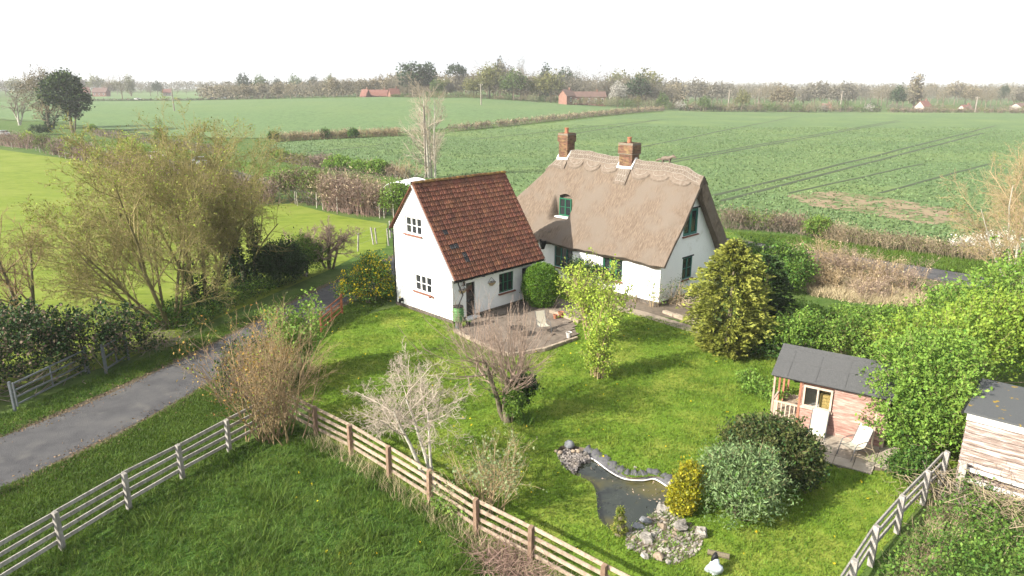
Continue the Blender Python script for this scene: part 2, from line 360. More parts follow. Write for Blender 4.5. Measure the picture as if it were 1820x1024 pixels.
def ribbon(name, pts, wd, dz, m, step=4.0, zf=hterr):
    pts = np.array(pts, float); seg = np.r_[0, np.cumsum(np.linalg.norm(np.diff(pts, axis=0), axis=1))]
    t = np.linspace(0, seg[-1], max(3, int(seg[-1] / step))); P = np.stack([np.interp(t, seg, pts[:, 0]), np.interp(t, seg, pts[:, 1])], -1)
    T = unit(np.gradient(P, axis=0)); S_ = np.stack([-T[:, 1], T[:, 0]], -1); wv = np.interp(t, seg, np.broadcast_to(wd, (len(pts),)))[:, None] / 2
    A = P + S_ * wv; B = P - S_ * wv; V = np.concatenate([np.c_[A, zf(A[:, 0], A[:, 1]) + dz], np.c_[B, zf(B[:, 0], B[:, 1]) + dz]]); n = len(P); i = np.arange(n - 1)
    return tag(mesh(name, V, [np.stack([i, i + n, i + n + 1, i + 1], -1)], m, smooth_=True), kind='structure')
def spline(pts, n=60):
    pts = np.array(pts, float); t = np.linspace(0, len(pts) - 1, n); k = np.minimum(t.astype(int), len(pts) - 2); f = (t - k)[:, None]
    p0 = pts[np.maximum(k - 1, 0)]; p1 = pts[k]; p2 = pts[k + 1]; p3 = pts[np.minimum(k + 2, len(pts) - 1)]
    return .5 * ((2 * p1) + (-p0 + p2) * f + (2 * p0 - 5 * p1 + 4 * p2 - p3) * f ** 2 + (-p0 + 3 * p1 - 3 * p2 + p3) * f ** 3)

gx = np.unique(np.r_[np.arange(-60, 61, 1.0), np.linspace(-420, -60, 61), np.linspace(60, 420, 61), np.linspace(-2800, -420, 41), np.linspace(420, 2800, 41)])
gy = np.unique(np.r_[np.arange(-12, 91, 1.0), np.linspace(90, 520, 87), np.linspace(520, 1100, 41), np.linspace(1100, 2900, 31)])
pond_out = spline(G2((988, 806), (1000, 792), (1040, 797), (1078, 822), (1118, 848), (1165, 846), (1194, 862), (1190, 893), (1166, 912), (1128, 935), (1100, 946), (1066, 925), (1059, 878), (1048, 856), (1010, 838), (988, 806)), 70)[:-1]
def gkeep(X, Y): return ~((X > 1.0) & (X < 6) & (Y > 17) & (Y < 23.0))
gridsheet('ground', gx, gy, gkeep, 0, M['ground'])
lawn_poly = G2((530, 690), (562, 768), (692, 845), (847, 950), (943, 1000), (1062, 1075), (1180, 1150), (1400, 1200), (1492, 1065), (1547, 1000), (1640, 892), (1690, 838), (1760, 760), (1760, 640), (1560, 585), (1360, 580), (1240, 586), (1110, 552), (1020, 520), (930, 505), (800, 510), (703, 545), (600, 575), (560, 620))
sheet('lawn', lawn_poly, .004, M['lawn'], [pond_out])
paddock_poly = [(-15, -8), (-13.6, 8), (-12.75, 16.6), (-11.9, 18.7), (-10.2, 22.2), (-8.7, 24.6), (-7.4, 23.35), (-4.15, 20.45), (-1.05, 17.3), (.5, 16.05), (5, 12.4), (8, 10), (8, -8)]
sheet('paddock', paddock_poly, .004, M['paddock'])
lane_pts = spline([(-20.5, 12), (-19.0, 18.5), (-17.6, 22.3), (-16.1, 25.4), (-14.6, 30.0), (-13.15, 35.0), (-11.2, 42.0), (-9.0, 48.2), (-5.5, 55.5), (0, 61.5), (7, 63.8), (13, 61.0), (19, 56.2), (24, 52.1), (30, 46.6), (36, 40)], 110)
lane_w = np.interp(np.linspace(0, 1, 110), [0, .15, .3, .5, .7, 1], [3.9, 3.5, 2.9, 3.0, 3.3, 3.2])
ribbon('lane_edge', lane_pts, lane_w + .55 + RNG.random(110) * .5, .006, M['litter'], .35)
ribbon('lane', lane_pts, lane_w, .012, M['asphalt'], .6)
meadow_poly = GT2((-350, 262), (0, 266), (160, 288), (300, 321), (440, 368), (520, 362), (600, 383), (688, 398)) + [(-10.3, 55.3)] + G2((640, 452), (585, 480), (480, 525), (330, 592), (200, 650)) + [(-24, 26), (-27, 15), (-120, 0), (-200, 100)]
sheet('meadow', meadow_poly, .008, M['meadow'])
verge_poly = GT2((-200, 222), (0, 236), (140, 246), (260, 258), (400, 282), (560, 306), (700, 322)) + [(-8, 80), (3, 71), (12, 66), (20, 61.5), (19.5, 57.8), (14, 62.3), (7, 65.6), (-1, 63)] + GT2((700, 372), (640, 362), (480, 330), (330, 290), (160, 262), (0, 244), (-200, 235))
sheet('verge', verge_poly, .006, M['verge'])
sheet('verge', [(20, 61.5), (27, 58), (34, 52), (39, 47.5), (37, 42), (32, 46.6), (25.5, 52.6), (20.5, 57)], .006, M['verge'])
side_lane = spline(GT2((-120, 232), (0, 240), (130, 262), (270, 284), (360, 295), (480, 327), (600, 345)) + [(-13.5, 80), (-8, 70), (-3.5, 60.5)], 60)
ribbon('lane', side_lane, 3.2, .016, M['asphalt'], 1.0)

crop_poly = GT2((488, 254), (560, 250), (720, 243), (830, 234), (1000, 217), (1180, 200)) + [(81, 385), (160, 388), (235, 372), (330, 350), (330, 60), (70, 60)] + G2((1800, 447), (1640, 428), (1450, 407), (1370, 392), (1290, 372)) + [(10, 72), (-2, 78)] + GT2((700, 305), (620, 291), (480, 265))
upper_poly = GT2((100, 218), (200, 232), (300, 244), (478, 247), (720, 234), (830, 225), (1000, 208), (1175, 192)) + [(70, 384), (20, 388), (-40, 386), (-120, 392), (-230, 455), (-420, 455), (-330, 330)]
gridsheet('crop_field', np.arange(-90, 340, 2.5), np.arange(55, 400, 2.5), lambda X, Y: inpoly(X, Y, crop_poly), .07, M['crop'])
gridsheet('upper_crop_field', np.arange(-440, 110, 5.0), np.arange(150, 470, 5.0), lambda X, Y: inpoly(X, Y, upper_poly), .16, M['crop_far'])
gridsheet('far_field', np.arange(-900, -40, 10.0), np.arange(470, 820, 10.0), lambda X, Y: (X > -.6 * Y) & (X < -.2 * Y), .3, M['crop_far'])
TRAM = []
for a, b in (((1272, 349), (1770, 224)), ((1280, 359), (1748, 237)), ((1110, 300), (1598, 214)), ((1105, 305), (1600, 216)), ((1010, 240), (1170, 214)), ((835, 249), (1190, 212)), ((1140, 262), (1420, 207)), ((545, 272), (700, 256)), ((1400, 345), (1640, 292)), ((1560, 345), (1760, 292))):
    A_ = np.array(GT(*a)); B_ = np.array(GT(*b)); n_ = 14
    ln = A_ + (B_ - A_) * np.linspace(0, 1, n_)[:, None]; ln = ln + RNG.normal(size=(n_, 2)) * .12
    TRAM.append(ln); ribbon('wheel_track', ln, .75 if a[0] not in (1400, 1560) else .5, .1, M['track'], 3)
_bp = np.array(GT2((1395, 348), (1480, 341), (1570, 352), (1700, 374), (1745, 405), (1640, 400), (1520, 378), (1440, 368)))
_bx = np.arange(_bp[:, 0].min() - 3, _bp[:, 0].max() + 3, .35); _by = np.arange(_bp[:, 1].min() - 3, _bp[:, 1].max() + 3, .35)
def bkeep(X, Y):
    q = np.stack([X.ravel(), Y.ravel()], -1); n = vnoise(q, .8, 1) * .5 + vnoise(q, 2.3, 4) * .3 + RNG.random(len(q)) * .45
    return (inpoly(X, Y, _bp).ravel() & (n > .52)).reshape(X.shape)
gridsheet('bare_soil', _bx, _by, bkeep, .1, M['bare'])

# crop plants near enough to read as leaves
n_ = 125000; q = np.c_[RNG.uniform(-60, 150, n_), 58 + 170 * RNG.random(n_) ** 1.7]
rd = unit(TRAM[0][-1] - TRAM[0][0]); rn = np.array([-rd[1], rd[0]]); cr = q @ rn; tg = np.round(cr / .55) * .55 + RNG.normal(size=n_) * .07; q = np.where((RNG.random(n_) < .7)[:, None], q + rn * (tg - cr)[:, None], q)
q = q[inpoly(q[:, 0], q[:, 1], crop_poly) & (np.abs(q[:, 0]) < .85 * q[:, 1] + 5)]
for ln in TRAM:
    A_, B_ = ln[0], ln[-1]; d_ = (B_ - A_) / np.linalg.norm(B_ - A_); r_ = q - A_; al = r_ @ d_; q = q[~((np.abs(r_ @ np.array([-d_[1], d_[0]])) < .75) & (al > 0) & (al < np.linalg.norm(B_ - A_)))]
k = (vnoise(q, .05, 2) * .6 + .5 > RNG.random(len(q))); q = q[k]; k = inpoly(q[:, 0], q[:, 1], _bp) & (RNG.random(len(q)) < .75); q = q[~k]
P = np.repeat(np.c_[q, hterr(q[:, 0], q[:, 1]) + .08], 3, 0) + RNG.normal(size=(len(q) * 3, 3)) * [.14, .14, .05]
V, F = leaves(P, np.full(len(P), .2), RNG, flat=.3, up=.6, aspect=.4)
tag(mesh('crop_plants', V, [F], leafm('bean_leaf', (.094, .147, .057), (.12, .18, .073), isl=.25, trans=.2)), kind='stuff')

# ------------------------------------------------------------------ buildings
def wall_face(mb, outline, holes, O, U, N, rec):
    """outline and holes in (u, z); holes get reveals going in by rec. O, U, N local 3D"""
    O = np.array(O, float); U = np.array(U, float); N = np.array(N, float); Z = np.array([0, 0, 1.])
    rings = [list(outline)] + [[(a, b), (c, b), (c, d), (a, d)] for a, b, c, d in holes]
    T = np.array(tessellate_polygon([[Vector((u, z, 0)) for u, z in r] for r in rings]), int).reshape(-1, 3)
    V = np.array([O + U * u + Z * z for r in rings for u, z in r])
    n = np.cross(V[T[:, 1]] - V[T[:, 0]], V[T[:, 2]] - V[T[:, 0]]); fl = n @ N < 0; T[fl] = T[fl][:, ::-1]
    mb.add(V, T)
    for r in rings[1:]:
        A = [O + U * u + Z * z for u, z in r]; B = [p - N * rec for p in A]
        mb.add(A + B, [(i, i + 4, (i + 1) % 4 + 4, (i + 1) % 4) for i in range(4)])
def window(parent, O, U, N, rect, cols, rows, fm, rec=.14, fr=.06, bar=.045, sill=True, name='window', label=None, sillmat=None, trans=.025, gm=None):
    O = np.array(O, float); U = np.array(U, float); N = np.array(N, float); Z = np.array([0, 0, 1.])
    u0, z0, u1, z1 = rect; dn = -rec + .03
    Pt = lambda u, z, d=0: O + U * u + Z * z + N * (dn + d)
    mb = MB()
    for a, b in (((u0, z0 + fr / 2), (u1, z0 + fr / 2)), ((u0, z1 - fr / 2), (u1, z1 - fr / 2))): mb.bar(Pt(*a), Pt(*b), .07, fr)
    for u in (u0 + fr / 2, u1 - fr / 2): mb.bar(Pt(u, z0 + fr), Pt(u, z1 - fr), fr, .07, N)
    xs = np.linspace(u0 + fr, u1 - fr, cols + 1); zs = np.linspace(z0 + fr, z1 - fr, rows + 1)
    for x in xs[1:-1]: mb.bar(Pt(x, z0 + fr), Pt(x, z1 - fr), bar * 1.6, .066, N)
    for z in zs[1:-1]:
        for k in range(cols): mb.bar(Pt(xs[k] + (bar * .8 if k else 0), z), Pt(xs[k + 1] - (bar * .8 if k < cols - 1 else 0), z), .05, trans * 1.4)
    w_ = mb.build(name, fm, parent)
    if label: w_['label'] = label
    for i in range(cols):
        for j in range(rows):
            a, b = Pt(xs[i], zs[j], -.012), Pt(xs[i + 1], zs[j + 1], -.012)
            p = MB(); c = [a, Pt(xs[i + 1], zs[j], -.012), b, Pt(xs[i], zs[j + 1], -.012)]
            t = RNG.normal(size=2) * .004; c = [v + N * (t[0] * ((k in (1, 2)) - .5) + t[1] * ((k > 1) - .5)) for k, v in enumerate(c)]
            c2 = [v - N * .008 for v in c]; p.add(c + c2, [(0, 1, 2, 3), (7, 6, 5, 4), (0, 4, 5, 1), (1, 5, 6, 2), (2, 6, 7, 3), (3, 7, 4, 0)]); p.build('pane', gm or M['glass'], w_)
    if sill:
        s = MB(); s.bar(O + U * (u0 - .08) + Z * (z0 - .045) + N * .02, O + U * (u1 + .08) + Z * (z0 - .045) + N * .02, .2, .07); s.build('sill', sillmat or M['sill'], w_)
    return w_

# --- tiled annex
AF = Frame(-3.269, 36.274, -.776); AW, AL, AZR, AZL, AZE = 5.11, 7.04, 7.5, 4.93, 2.71; AXR = -AW * .604
annex = empty('tiled_cottage_annex', 'white rendered annex with steep brown tiled roof and two white gable windows', 'house', AF.o, AF.th)
def front_rect(px0, py0, px1, py1):   # rectangle on the gable front (local y = 0)
    a = AF.onplane(px0, py0, (0, 1, 0), 0); b = AF.onplane(px1, py1, (0, 1, 0), 0); return a[0], b[2], b[0], a[2]
def side_rect(px0, py0, px1, py1):    # on the side wall (local x = 0): u = y
    a = AF.onplane(px0, py0, (1, 0, 0), 0); b = AF.onplane(px1, py1, (1, 0, 0), 0); return a[1], b[2], b[1], a[2]
fw1 = (-4.55, 4.22, -3.25, 5.3); fw2 = (-3.85, 1.1, -2.5, 2.2)
_a = AF.onplane(719, 383, (0, 1, 0), 0); _b = AF.onplane(749.5, 419, (0, 1, 0), 0); fw1 = (_a[0], (_b[2] + AF.onplane(719, 415, (0, 1, 0), 0)[2]) / 2, _b[0], (_a[2] + AF.onplane(749, 390, (0, 1, 0), 0)[2]) / 2)
_a = AF.onplane(736, 486.5, (0, 1, 0), 0); _b = AF.onplane(767.5, 524, (0, 1, 0), 0); fw2 = (_a[0], (_b[2] + AF.onplane(737, 516, (0, 1, 0), 0)[2]) / 2, _b[0], (_a[2] + AF.onplane(767, 494, (0, 1, 0), 0)[2]) / 2)
_a = AF.onplane(828, 493, (1, 0, 0), 0); _b = AF.onplane(845, 549, (1, 0, 0), 0); door = (_a[1], .12, _b[1], 2.12)
_a = AF.onplane(887, 480, (1, 0, 0), 0); _b = AF.onplane(913, 505, (1, 0, 0), 0); sw1 = (_a[1], .98, _b[1], 2.15)
_a = AF.onplane(928, 475, (1, 0, 0), 0); sw2 = (_a[1], .9, _a[1] + 1.25, 2.15)
wl = MB()
wall_face(wl, [(-AW, 0), (0, 0), (0, AZE - .08), (AXR, AZR - .12), (-AW, AZL - .1)], [fw1, fw2], (0, 0, 0), (1, 0, 0), (0, -1, 0), .14)
wall_face(wl, [(0, 0), (AL, 0), (AL, AZE - .08), (0, AZE - .08)], [door, sw1, sw2], (0, 0, 0), (0, 1, 0), (1, 0, 0), .16)
wall_face(wl, [(-AW, 0), (0, 0), (0, AZE - .08), (AXR, AZR - .12), (-AW, AZL - .1)], [], (0, AL, 0), (1, 0, 0), (0, 1, 0), .14)
wall_face(wl, [(0, 0), (AL, 0), (AL, AZL - .1), (0, AZL - .1)], [], (-AW, 0, 0), (0, 1, 0), (-1, 0, 0), .14)
wl.build('wall', M['render'], annex)
pb = MB(); pb.box(-AW - .03, .03, -.035, .02, -.05, .2); pb.box(-.02, .035, .02, door[0] - .02, -.05, .2); pb.box(-.02, .035, door[2] + .02, AL, -.05, .22); pb.build('plinth', M['plinth'], annex)
window(annex, (0, 0, 0), (1, 0, 0), (0, -1, 0), fw1, 3, 2, M['white_paint'], label='upper white gable window', fr=.07, bar=.06)
window(annex, (0, 0, 0), (1, 0, 0), (0, -1, 0), fw2, 3, 2, M['white_paint'], label='lower white gable window', fr=.07, bar=.06)
window(annex, (0, 0, 0), (0, 1, 0), (1, 0, 0), sw1, 3, 2, M['green_paint'], label='green side window')
window(annex, (0, 0, 0), (0, 1, 0), (1, 0, 0), sw2, 2, 2, M['green_paint'], label='green window behind the clipped bush')
# glazed door standing in its dark opening
dm = MB(); u0, z0, u1, z1 = door
for u in (u0 + .045, u1 - .045): dm.bar((-.12, u, z0), (-.12, u, z1), .09, .05, (1, 0, 0))
for z in (z0 + .16, z1 - .05, 1.0): dm.bar((-.12, u0 + .09, z), (-.12, u1 - .09, z), .05, .1 if z < 1.5 else .09)
dr = dm.build('door', M['black'], annex)
for a, b in ((z0 + .21, .95), (1.05, z1 - .1)): MB().box(-.135, -.125, u0 + .09, u1 - .09, a, b).build('pane', M['glass'], dr)
MB().bar((.0, u0 + .14, 1.05), (-.05, u0 + .14, 1.05), .03, .03).bar((-.05, u0 + .12, 1.05), (-.05, u0 + .26, 1.05), .025, .025).build('handle', M['metal'], dr)
MB().box(-.14, .3, u0 - .12, u1 + .12, 0.0, .118).build('doorstep', M['white_paint'], annex)
# roof boards, courses of tiles, ridge
e0 = np.array([.36, 2.57]); r0 = np.array([AXR, AZR]); sv = e0 - r0; SL = np.linalg.norm(sv); sv /= SL; sn = np.array([-sv[1], sv[0]]); sn = sn if sn[1] > 0 else -sn
el_ = np.array([-AW - .3, AZL - .22]); lv = el_ - r0; LL = np.linalg.norm(lv); lv /= LL; ln_ = np.array([lv[1], -lv[0]]); ln_ = ln_ if ln_[1] > 0 else -ln_
Y0, Y1 = -.12, AL + .1
def sl3(s, y, h): p = r0 + sv * s + sn * h; return (p[0], y, p[1])
def sl3l(s, y, h): p = r0 + lv * s + ln_ * h; return (p[0], y, p[1])
def slab(f, L_, y0, y1, h0, h1): return MB().add([f(s, y, h) for s in (0, L_) for y in (y0, y1) for h in (h0, h1)], [(0, 1, 3, 2), (4, 6, 7, 5), (0, 4, 5, 1), (2, 3, 7, 6), (0, 2, 6, 4), (1, 5, 7, 3)])
rb = slab(sl3, SL, Y0 + .03, Y1 - .03, -.1, -.012); rb2 = slab(sl3l, LL, Y0 + .03, Y1 - .03, -.1, -.012); rb.add(np.concatenate(rb2.V), *[np.concatenate(f) for f in rb2.F.values()])
roof = rb.build('roof', M['tile'], annex)
NC, NW = 20, 23; g = SL / NC; tw = (Y1 - Y0) / NW
def tile_mesh():
    prof = [(-tw / 2 + .004, .0), (-tw / 2 + .03, .022), (-tw / 2 + .06, .026), (-tw / 2 + .085, .004), (-.03, .0), (-.005, .016), (.02, .018), (.045, .002), (tw / 2 - .004, 0)]
    V = []; n = len(prof)
    for s, lift in ((-.02, .006), (g + .035, .05)):
        for y, h in prof: V.append((s, y, h + lift))
    for y, h in (prof[0], prof[-1]): V.append((g + .035, y, .006))
    V = np.array(V); F = [(i, i + 1, n + i + 1, n + i) for i in range(n - 1)]
    T = [(2 * n, n, n + 1), (2 * n, n + 1, n + 2), (2 * n, n + 2, n + 3), (2 * n, n + 3, n + 4), (2 * n, n + 4, 2 * n + 1), (2 * n + 1, n + 4, n + 5), (2 * n + 1, n + 5, n + 6), (2 * n + 1, n + 6, n + 7), (2 * n + 1, n + 7, n + 8)]
    return V, np.array(F), np.array(T)
TV, TF, TT = tile_mesh()
ang = math.atan2(-sv[1], sv[0])
def tile_xf(c, k, jit=True):
    s = c * g; y = Y0 + (k + .5) * tw + (tw * .0 if c % 2 == 0 else 0); return s, y
bx_, bz_ = np.array([sv[0], 0, sv[1]]), np.array([sn[0], 0, sn[1]])
def tile_co(s, y, V, dh=0): return np.array([r0[0], 0, r0[1]]) + np.outer(V[:, 0] + s, bx_) + np.outer(V[:, 1] + y, [0, 1, 0]) + np.outer(V[:, 2] + dh, bz_)
cells = [(c, k) for c in range(NC) for k in range(NW)]
cells.sort(key=lambda q: (-(q[0]) * .9 + q[1] * .8))
shared = None; rest = MB(); darkset = {(10, 2), (13, 2), (13, 3), (15, 4), (16, 4)}
for i, (c, k) in enumerate(cells):
    s, y = tile_xf(c, k); dh = RNG.uniform(0, .01); dy = RNG.normal() * .004; ds = RNG.normal() * .008
    if i < 296 or (c, k) in darkset:
        if shared is None:
            shared = mesh('tile', tile_co(0, 0, TV) - np.array([r0[0], 0, r0[1]]), [TF, TT], M['tile'], roof); o = shared
            dk = shared.data.copy(); dk.materials.clear(); dk.materials.append(M['tile_dark'])
        else: o = shared.copy(); COL.objects.link(o)
        if (c, k) in darkset: o.data = dk; o['label'] = 'dark replacement tile'
        o.location = tuple(tile_co(s + ds, y + dy, np.zeros((1, 3)), dh)[0])
        o.rotation_euler = (RNG.normal() * .012, RNG.normal() * .008, RNG.normal() * .008)
    else: rest.add(tile_co(s + ds, y + dy, TV, dh), TF, TT)
tag(rest.build('tile', M['tile'], roof), kind='stuff')
lf = MB()
for c in range(11):
    for k in range(NW):
        V = TV.copy(); s = c * LL / 11; V = np.array([r0[0], 0, r0[1]]) + np.outer(V[:, 0] * LL / 11 / g + s, [lv[0], 0, lv[1]]) + np.outer(V[:, 1] + Y0 + (k + .5) * tw, [0, 1, 0]) + np.outer(V[:, 2], [ln_[0], 0, ln_[1]])
        lf.add(V, TF[:, ::-1], TT[:, ::-1])
tag(lf.build('tile', M['tile'], roof), kind='stuff')
nr = 18
rt = MB(); L_ = (Y1 - Y0) / nr; a_ = np.linspace(-1.25, 1.25, 7)
V = [(math.sin(t) * rr, y, math.cos(t) * rr - .1) for y, rr in ((0, .15), (L_ * 1.03, .165)) for t in a_]; V += [(math.sin(t) * .13, L_ * 1.03, math.cos(t) * .13 - .1) for t in a_]
rt.add(V, [(i, i + 7, i + 8, i + 1) for i in range(6)], [(i + 7, i + 14, i + 15, i + 8) for i in range(6)])
rto = rt.build('ridge_tile', M['ridge_tile'], roof, True)
for i in range(nr):
    o = rto if i == 0 else rto.copy()
    if i: COL.objects.link(o)
    o.location = (r0[0], Y0 + i * L_, r0[1] + .04 + RNG.normal() * .006); o.rotation_euler = (RNG.normal() * .01, RNG.normal() * .03, RNG.normal() * .01)
# verge strip, fascia, gutter, downpipe
for f_, l_, y_ in ((sl3, SL, Y0 - .01), (sl3l, LL, Y0 - .01), (sl3, SL, Y1 + .01)): MB().bar(f_(0.05, y_, -.06), f_(l_, y_, -.06), .03, .09, (0, 1, 0)).build('verge_board', M['white_paint'] if y_ < 0 and f_ is sl3 else M['tile'], annex)
gt = MB(); gp = [(-.06, .0), (-.055, -.04), (-.02, -.065), (.02, -.065), (.055, -.04), (.06, 0)]
gx0, gz0 = e0[0] + .035, e0[1] - .05
V = [(gx0 + a, y, gz0 + b - (y * .004)) for y in (Y0, Y1) for a, b in gp]; gt.add(V, [(i, i + 1, i + 7, i + 6) for i in range(5)])
V = [(gx0 + a * .88, y, gz0 + b * .88 - (y * .004)) for y in (Y0, Y1) for a, b in gp]; gt.add(V, [(i + 6, i + 7, i + 1, i) for i in range(5)]); gt.add([(gx0 + a, Y0, gz0 + b) for a, b in gp], [(0, 1, 2, 3), (0, 3, 4, 5)]); gt.build('gutter', M['black'], annex)
fb = MB(); fb.box(.0, e0[0] - .05, Y0 + .1, Y1 - .1, gz0 - .09, gz0 - .05); fb.box(e0[0] - .05, e0[0] - .03, Y0, Y1, gz0 - .12, gz0 + .03)
for y in np.linspace(.4, AL - .2, 9): fb.box(.005, .28, y, y + .06, gz0 - .16, gz0 - .092)
fb.build('fascia', M['black'], annex)
butt_xy = AF.loc(G(815, 583))[:2]
dp = MB(); dp.tube([(gx0, .12, gz0 - .06), (gx0 - .05, .15, gz0 - .2), (butt_xy[0] * .5 + .12, .35, 1.7), (butt_xy[0] - .02, butt_xy[1] + .02, 1.22)], .037, 8); dp.build('downpipe', M['black'], annex)
d2 = MB(); d2.tube([(-AW - .06, -.02, AZL - .3), (-AW - .06, -.02, 1.4), (-AW - .06, -.02, .05)], .04, 8); d2.tube([(-AW - .33, -.1, AZL - .25), (-AW - .25, -.06, AZL - .42), (-AW - .06, -.02, AZL - .55)], .04, 8); d2.build('downpipe', M['black'], annex)
vb = AF.onplane(716, 535, (0, 1, 0), 0); MB().tube([(vb[0], .0, vb[2] + .1), (vb[0], -.2, vb[2] + .1), (vb[0], -.22, vb[2] - .1)], [.11, .11, .09], 10).build('flue', M['black'], annex)
for px, py in ((765, 528), (771, 529)):
    k = AF.onplane(px, py, (0, 1, 0), 0); MB().tube([(k[0], .0, k[2]), (k[0], -.1, k[2])], .06, 10).build('vent_pipe', M['sill'], annex)
lp = AF.onplane(857, 486, (1, 0, 0), 0)
for px, py in ((857, 487), (822, 503)):
    lp = AF.onplane(px, py, (1, 0, 0), 0); MB().lathe([(.02, .12), (.07, .06), (.05, -.05), (.09, -.12), (0, -.12)], 8, (.14, lp[1], lp[2])).bar((0, lp[1], lp[2] + .13), (.15, lp[1], lp[2] + .13), .03, .03).build('wall_lantern', M['black'], annex)

# --- thatched cottage
K_ = .96
HF = Frame(9.113 * K_, 41.039 * K_, -.795); HD = 6.5; ZE = 2.62; XE = .52; XH = -15.6; XRL = -10.3; OV = .47; ZRL, ZRR = 8.42, 7.86
house = empty('thatched_cottage', 'white rendered cottage under a steep thatched roof with two brick chimneys', 'house', HF.o, HF.th)
def zr_(x): return ZRL + (ZRR - ZRL) * np.clip((x - XRL) / (XE - XRL), -.2, 1) - .38 * smooth((x + .75) / 1.25)
def smin(a, b, k): h = np.clip(.5 + .5 * (b - a) / k, 0, 1); return b * (1 - h) + a * h - k * h * (1 - h)
WX0, WX1, WY = -8.98, -7.92, 1.5; WZ0, WZ1 = 4.2, 5.28
_w0 = HF.onplane(994.5, 383, (0, 1, 0), WY); _w1 = HF.onplane(1016, 354, (0, 1, 0), WY); WX0, WZ0, WX1, WZ1 = _w0[0], _w0[2], _w1[0] + .05, _w1[2] + .05
WXC, WHW = (WX0 + WX1) / 2, (WX1 - WX0) / 2
def zfront(x, y): return ZE + (y + OV) / (HD / 2 + OV) * (zr_(x) - ZE)
def ztop(x, y, lumps=True):
    zf = zfront(x, y); zb = ZE + .1 + (HD + OV - y) / (HD / 2 + OV) * (zr_(x) - ZE - .1)
    zl = ZE + (x - XH) / (XRL - XH) * (ZRL - ZE)
    z = smin(smin(zf, zb, .3), zl, .5)
    z = z - .16 * np.sin(np.clip((y + OV) / (HD / 2 + OV), 0, 1) * math.pi) * (y < HD / 2)     # slight sag of the slope
    if lumps: z = z + .035 * np.sin(x * 1.9 + 1.3 * np.sin(y * 1.4)) + .025 * np.sin(y * 3.3 + x * 1.1) + .02 * np.sin(x * 5.1 - y * 2.2)
    # eyebrow over the dormer window and the hollow in front of it
    dx = np.abs(x - WXC); pr = np.where(dx < WHW * 2.6, .5 + .5 * np.cos(np.clip(dx / (WHW * 2.6), 0, 1) * math.pi), 0)
    core = np.where(dx < WHW, 1, smooth(1 - (dx - WHW) / .45))
    hood = WZ1 + .24 - .26 * (dx / WHW) ** 2 + (y - WY) * .5
    hb = np.clip(.5 + .5 * (hood - z) / .16, 0, 1); sm_ = z * (1 - hb) + hood * hb + .16 * hb * (1 - hb)
    z = np.where((y >= WY - .002) & (y < 2.6), np.maximum(z, sm_) if True else z, z)
    hol = WZ0 - .05 + .12 * (y - WY)
    z = np.where((y < WY - .002) & (y > WY - 2.2), np.minimum(z, z * (1 - core) + np.minimum(z, hol) * core), z)
    return z
xs = np.unique(np.round(np.r_[np.linspace(XH, -11, 40), np.linspace(-11, -6.5, 76), np.linspace(-6.5, XE - .6, 70), np.linspace(XE - .6, XE, 12), WX0, WX1], 4))
ys = np.unique(np.round(np.r_[np.linspace(-OV, 2.4, 58), np.linspace(2.4, 4.2, 40), np.linspace(4.2, HD + OV, 36), WY - .01, WY], 4))
X, Y = np.meshgrid(xs, ys); Z = ztop(X, Y); nx, ny = len(xs), len(ys)
gzx = np.gradient(ztop(X, Y, False), axis=1) / np.gradient(X, axis=1); gzy = np.gradient(ztop(X, Y, False), axis=0) / np.gradient(Y, axis=0)
fl_s = (ZRL - ZE) / (HD / 2 + OV); gzy = np.clip(gzy, -fl_s, fl_s); gzx = np.clip(gzx, -.2, 1.4)
Nn = unit(np.stack([-gzx * (X < -9.5), -gzy, np.ones_like(Z)], -1))
th_ = .42 - .27 * smooth((X - XE + .8) / .7) * (Y < HD / 2 - .1) + .42 * smooth((X - XE + 1.2) / 1.0) * smooth((Y - HD / 2) / .8)
top = np.stack([X, Y, Z], -1); bot = top - Nn * th_[..., None]
V = np.concatenate([top.reshape(-1, 3), bot.reshape(-1, 3)]); n0 = nx * ny
i, j = np.meshgrid(np.arange(nx - 1), np.arange(ny - 1)); a = j * nx + i; Q = np.stack([a, a + 1, a + nx + 1, a + nx], -1)
iy = int(np.argmin(np.abs(ys - WY))); xm = (xs[:-1] + xs[1:]) / 2
cut = np.zeros(Q.shape[:2], bool); cut[iy - 1, (xm > WX0) & (xm < WX1)] = True
Qt = Q[~cut]; Qb = Q.reshape(-1, 4)[:, ::-1] + n0
sk = []
for idx in (np.arange(nx)[::-1], (ny - 1) * nx + np.arange(nx), np.arange(ny) * nx, (np.arange(ny) * nx + nx - 1)[::-1]):
    sk.append(np.stack([idx[:-1], idx[1:], idx[1:] + n0, idx[:-1] + n0], -1))
thatch = mesh('thatch_roof', V, [Qt, Qb, np.concatenate(sk)], M['thatch'], house, True); thatch.data.polygons.foreach_set('use_smooth', np.r_[np.ones(len(Qt), bool), np.zeros(len(thatch.data.polygons) - len(Qt), bool)])
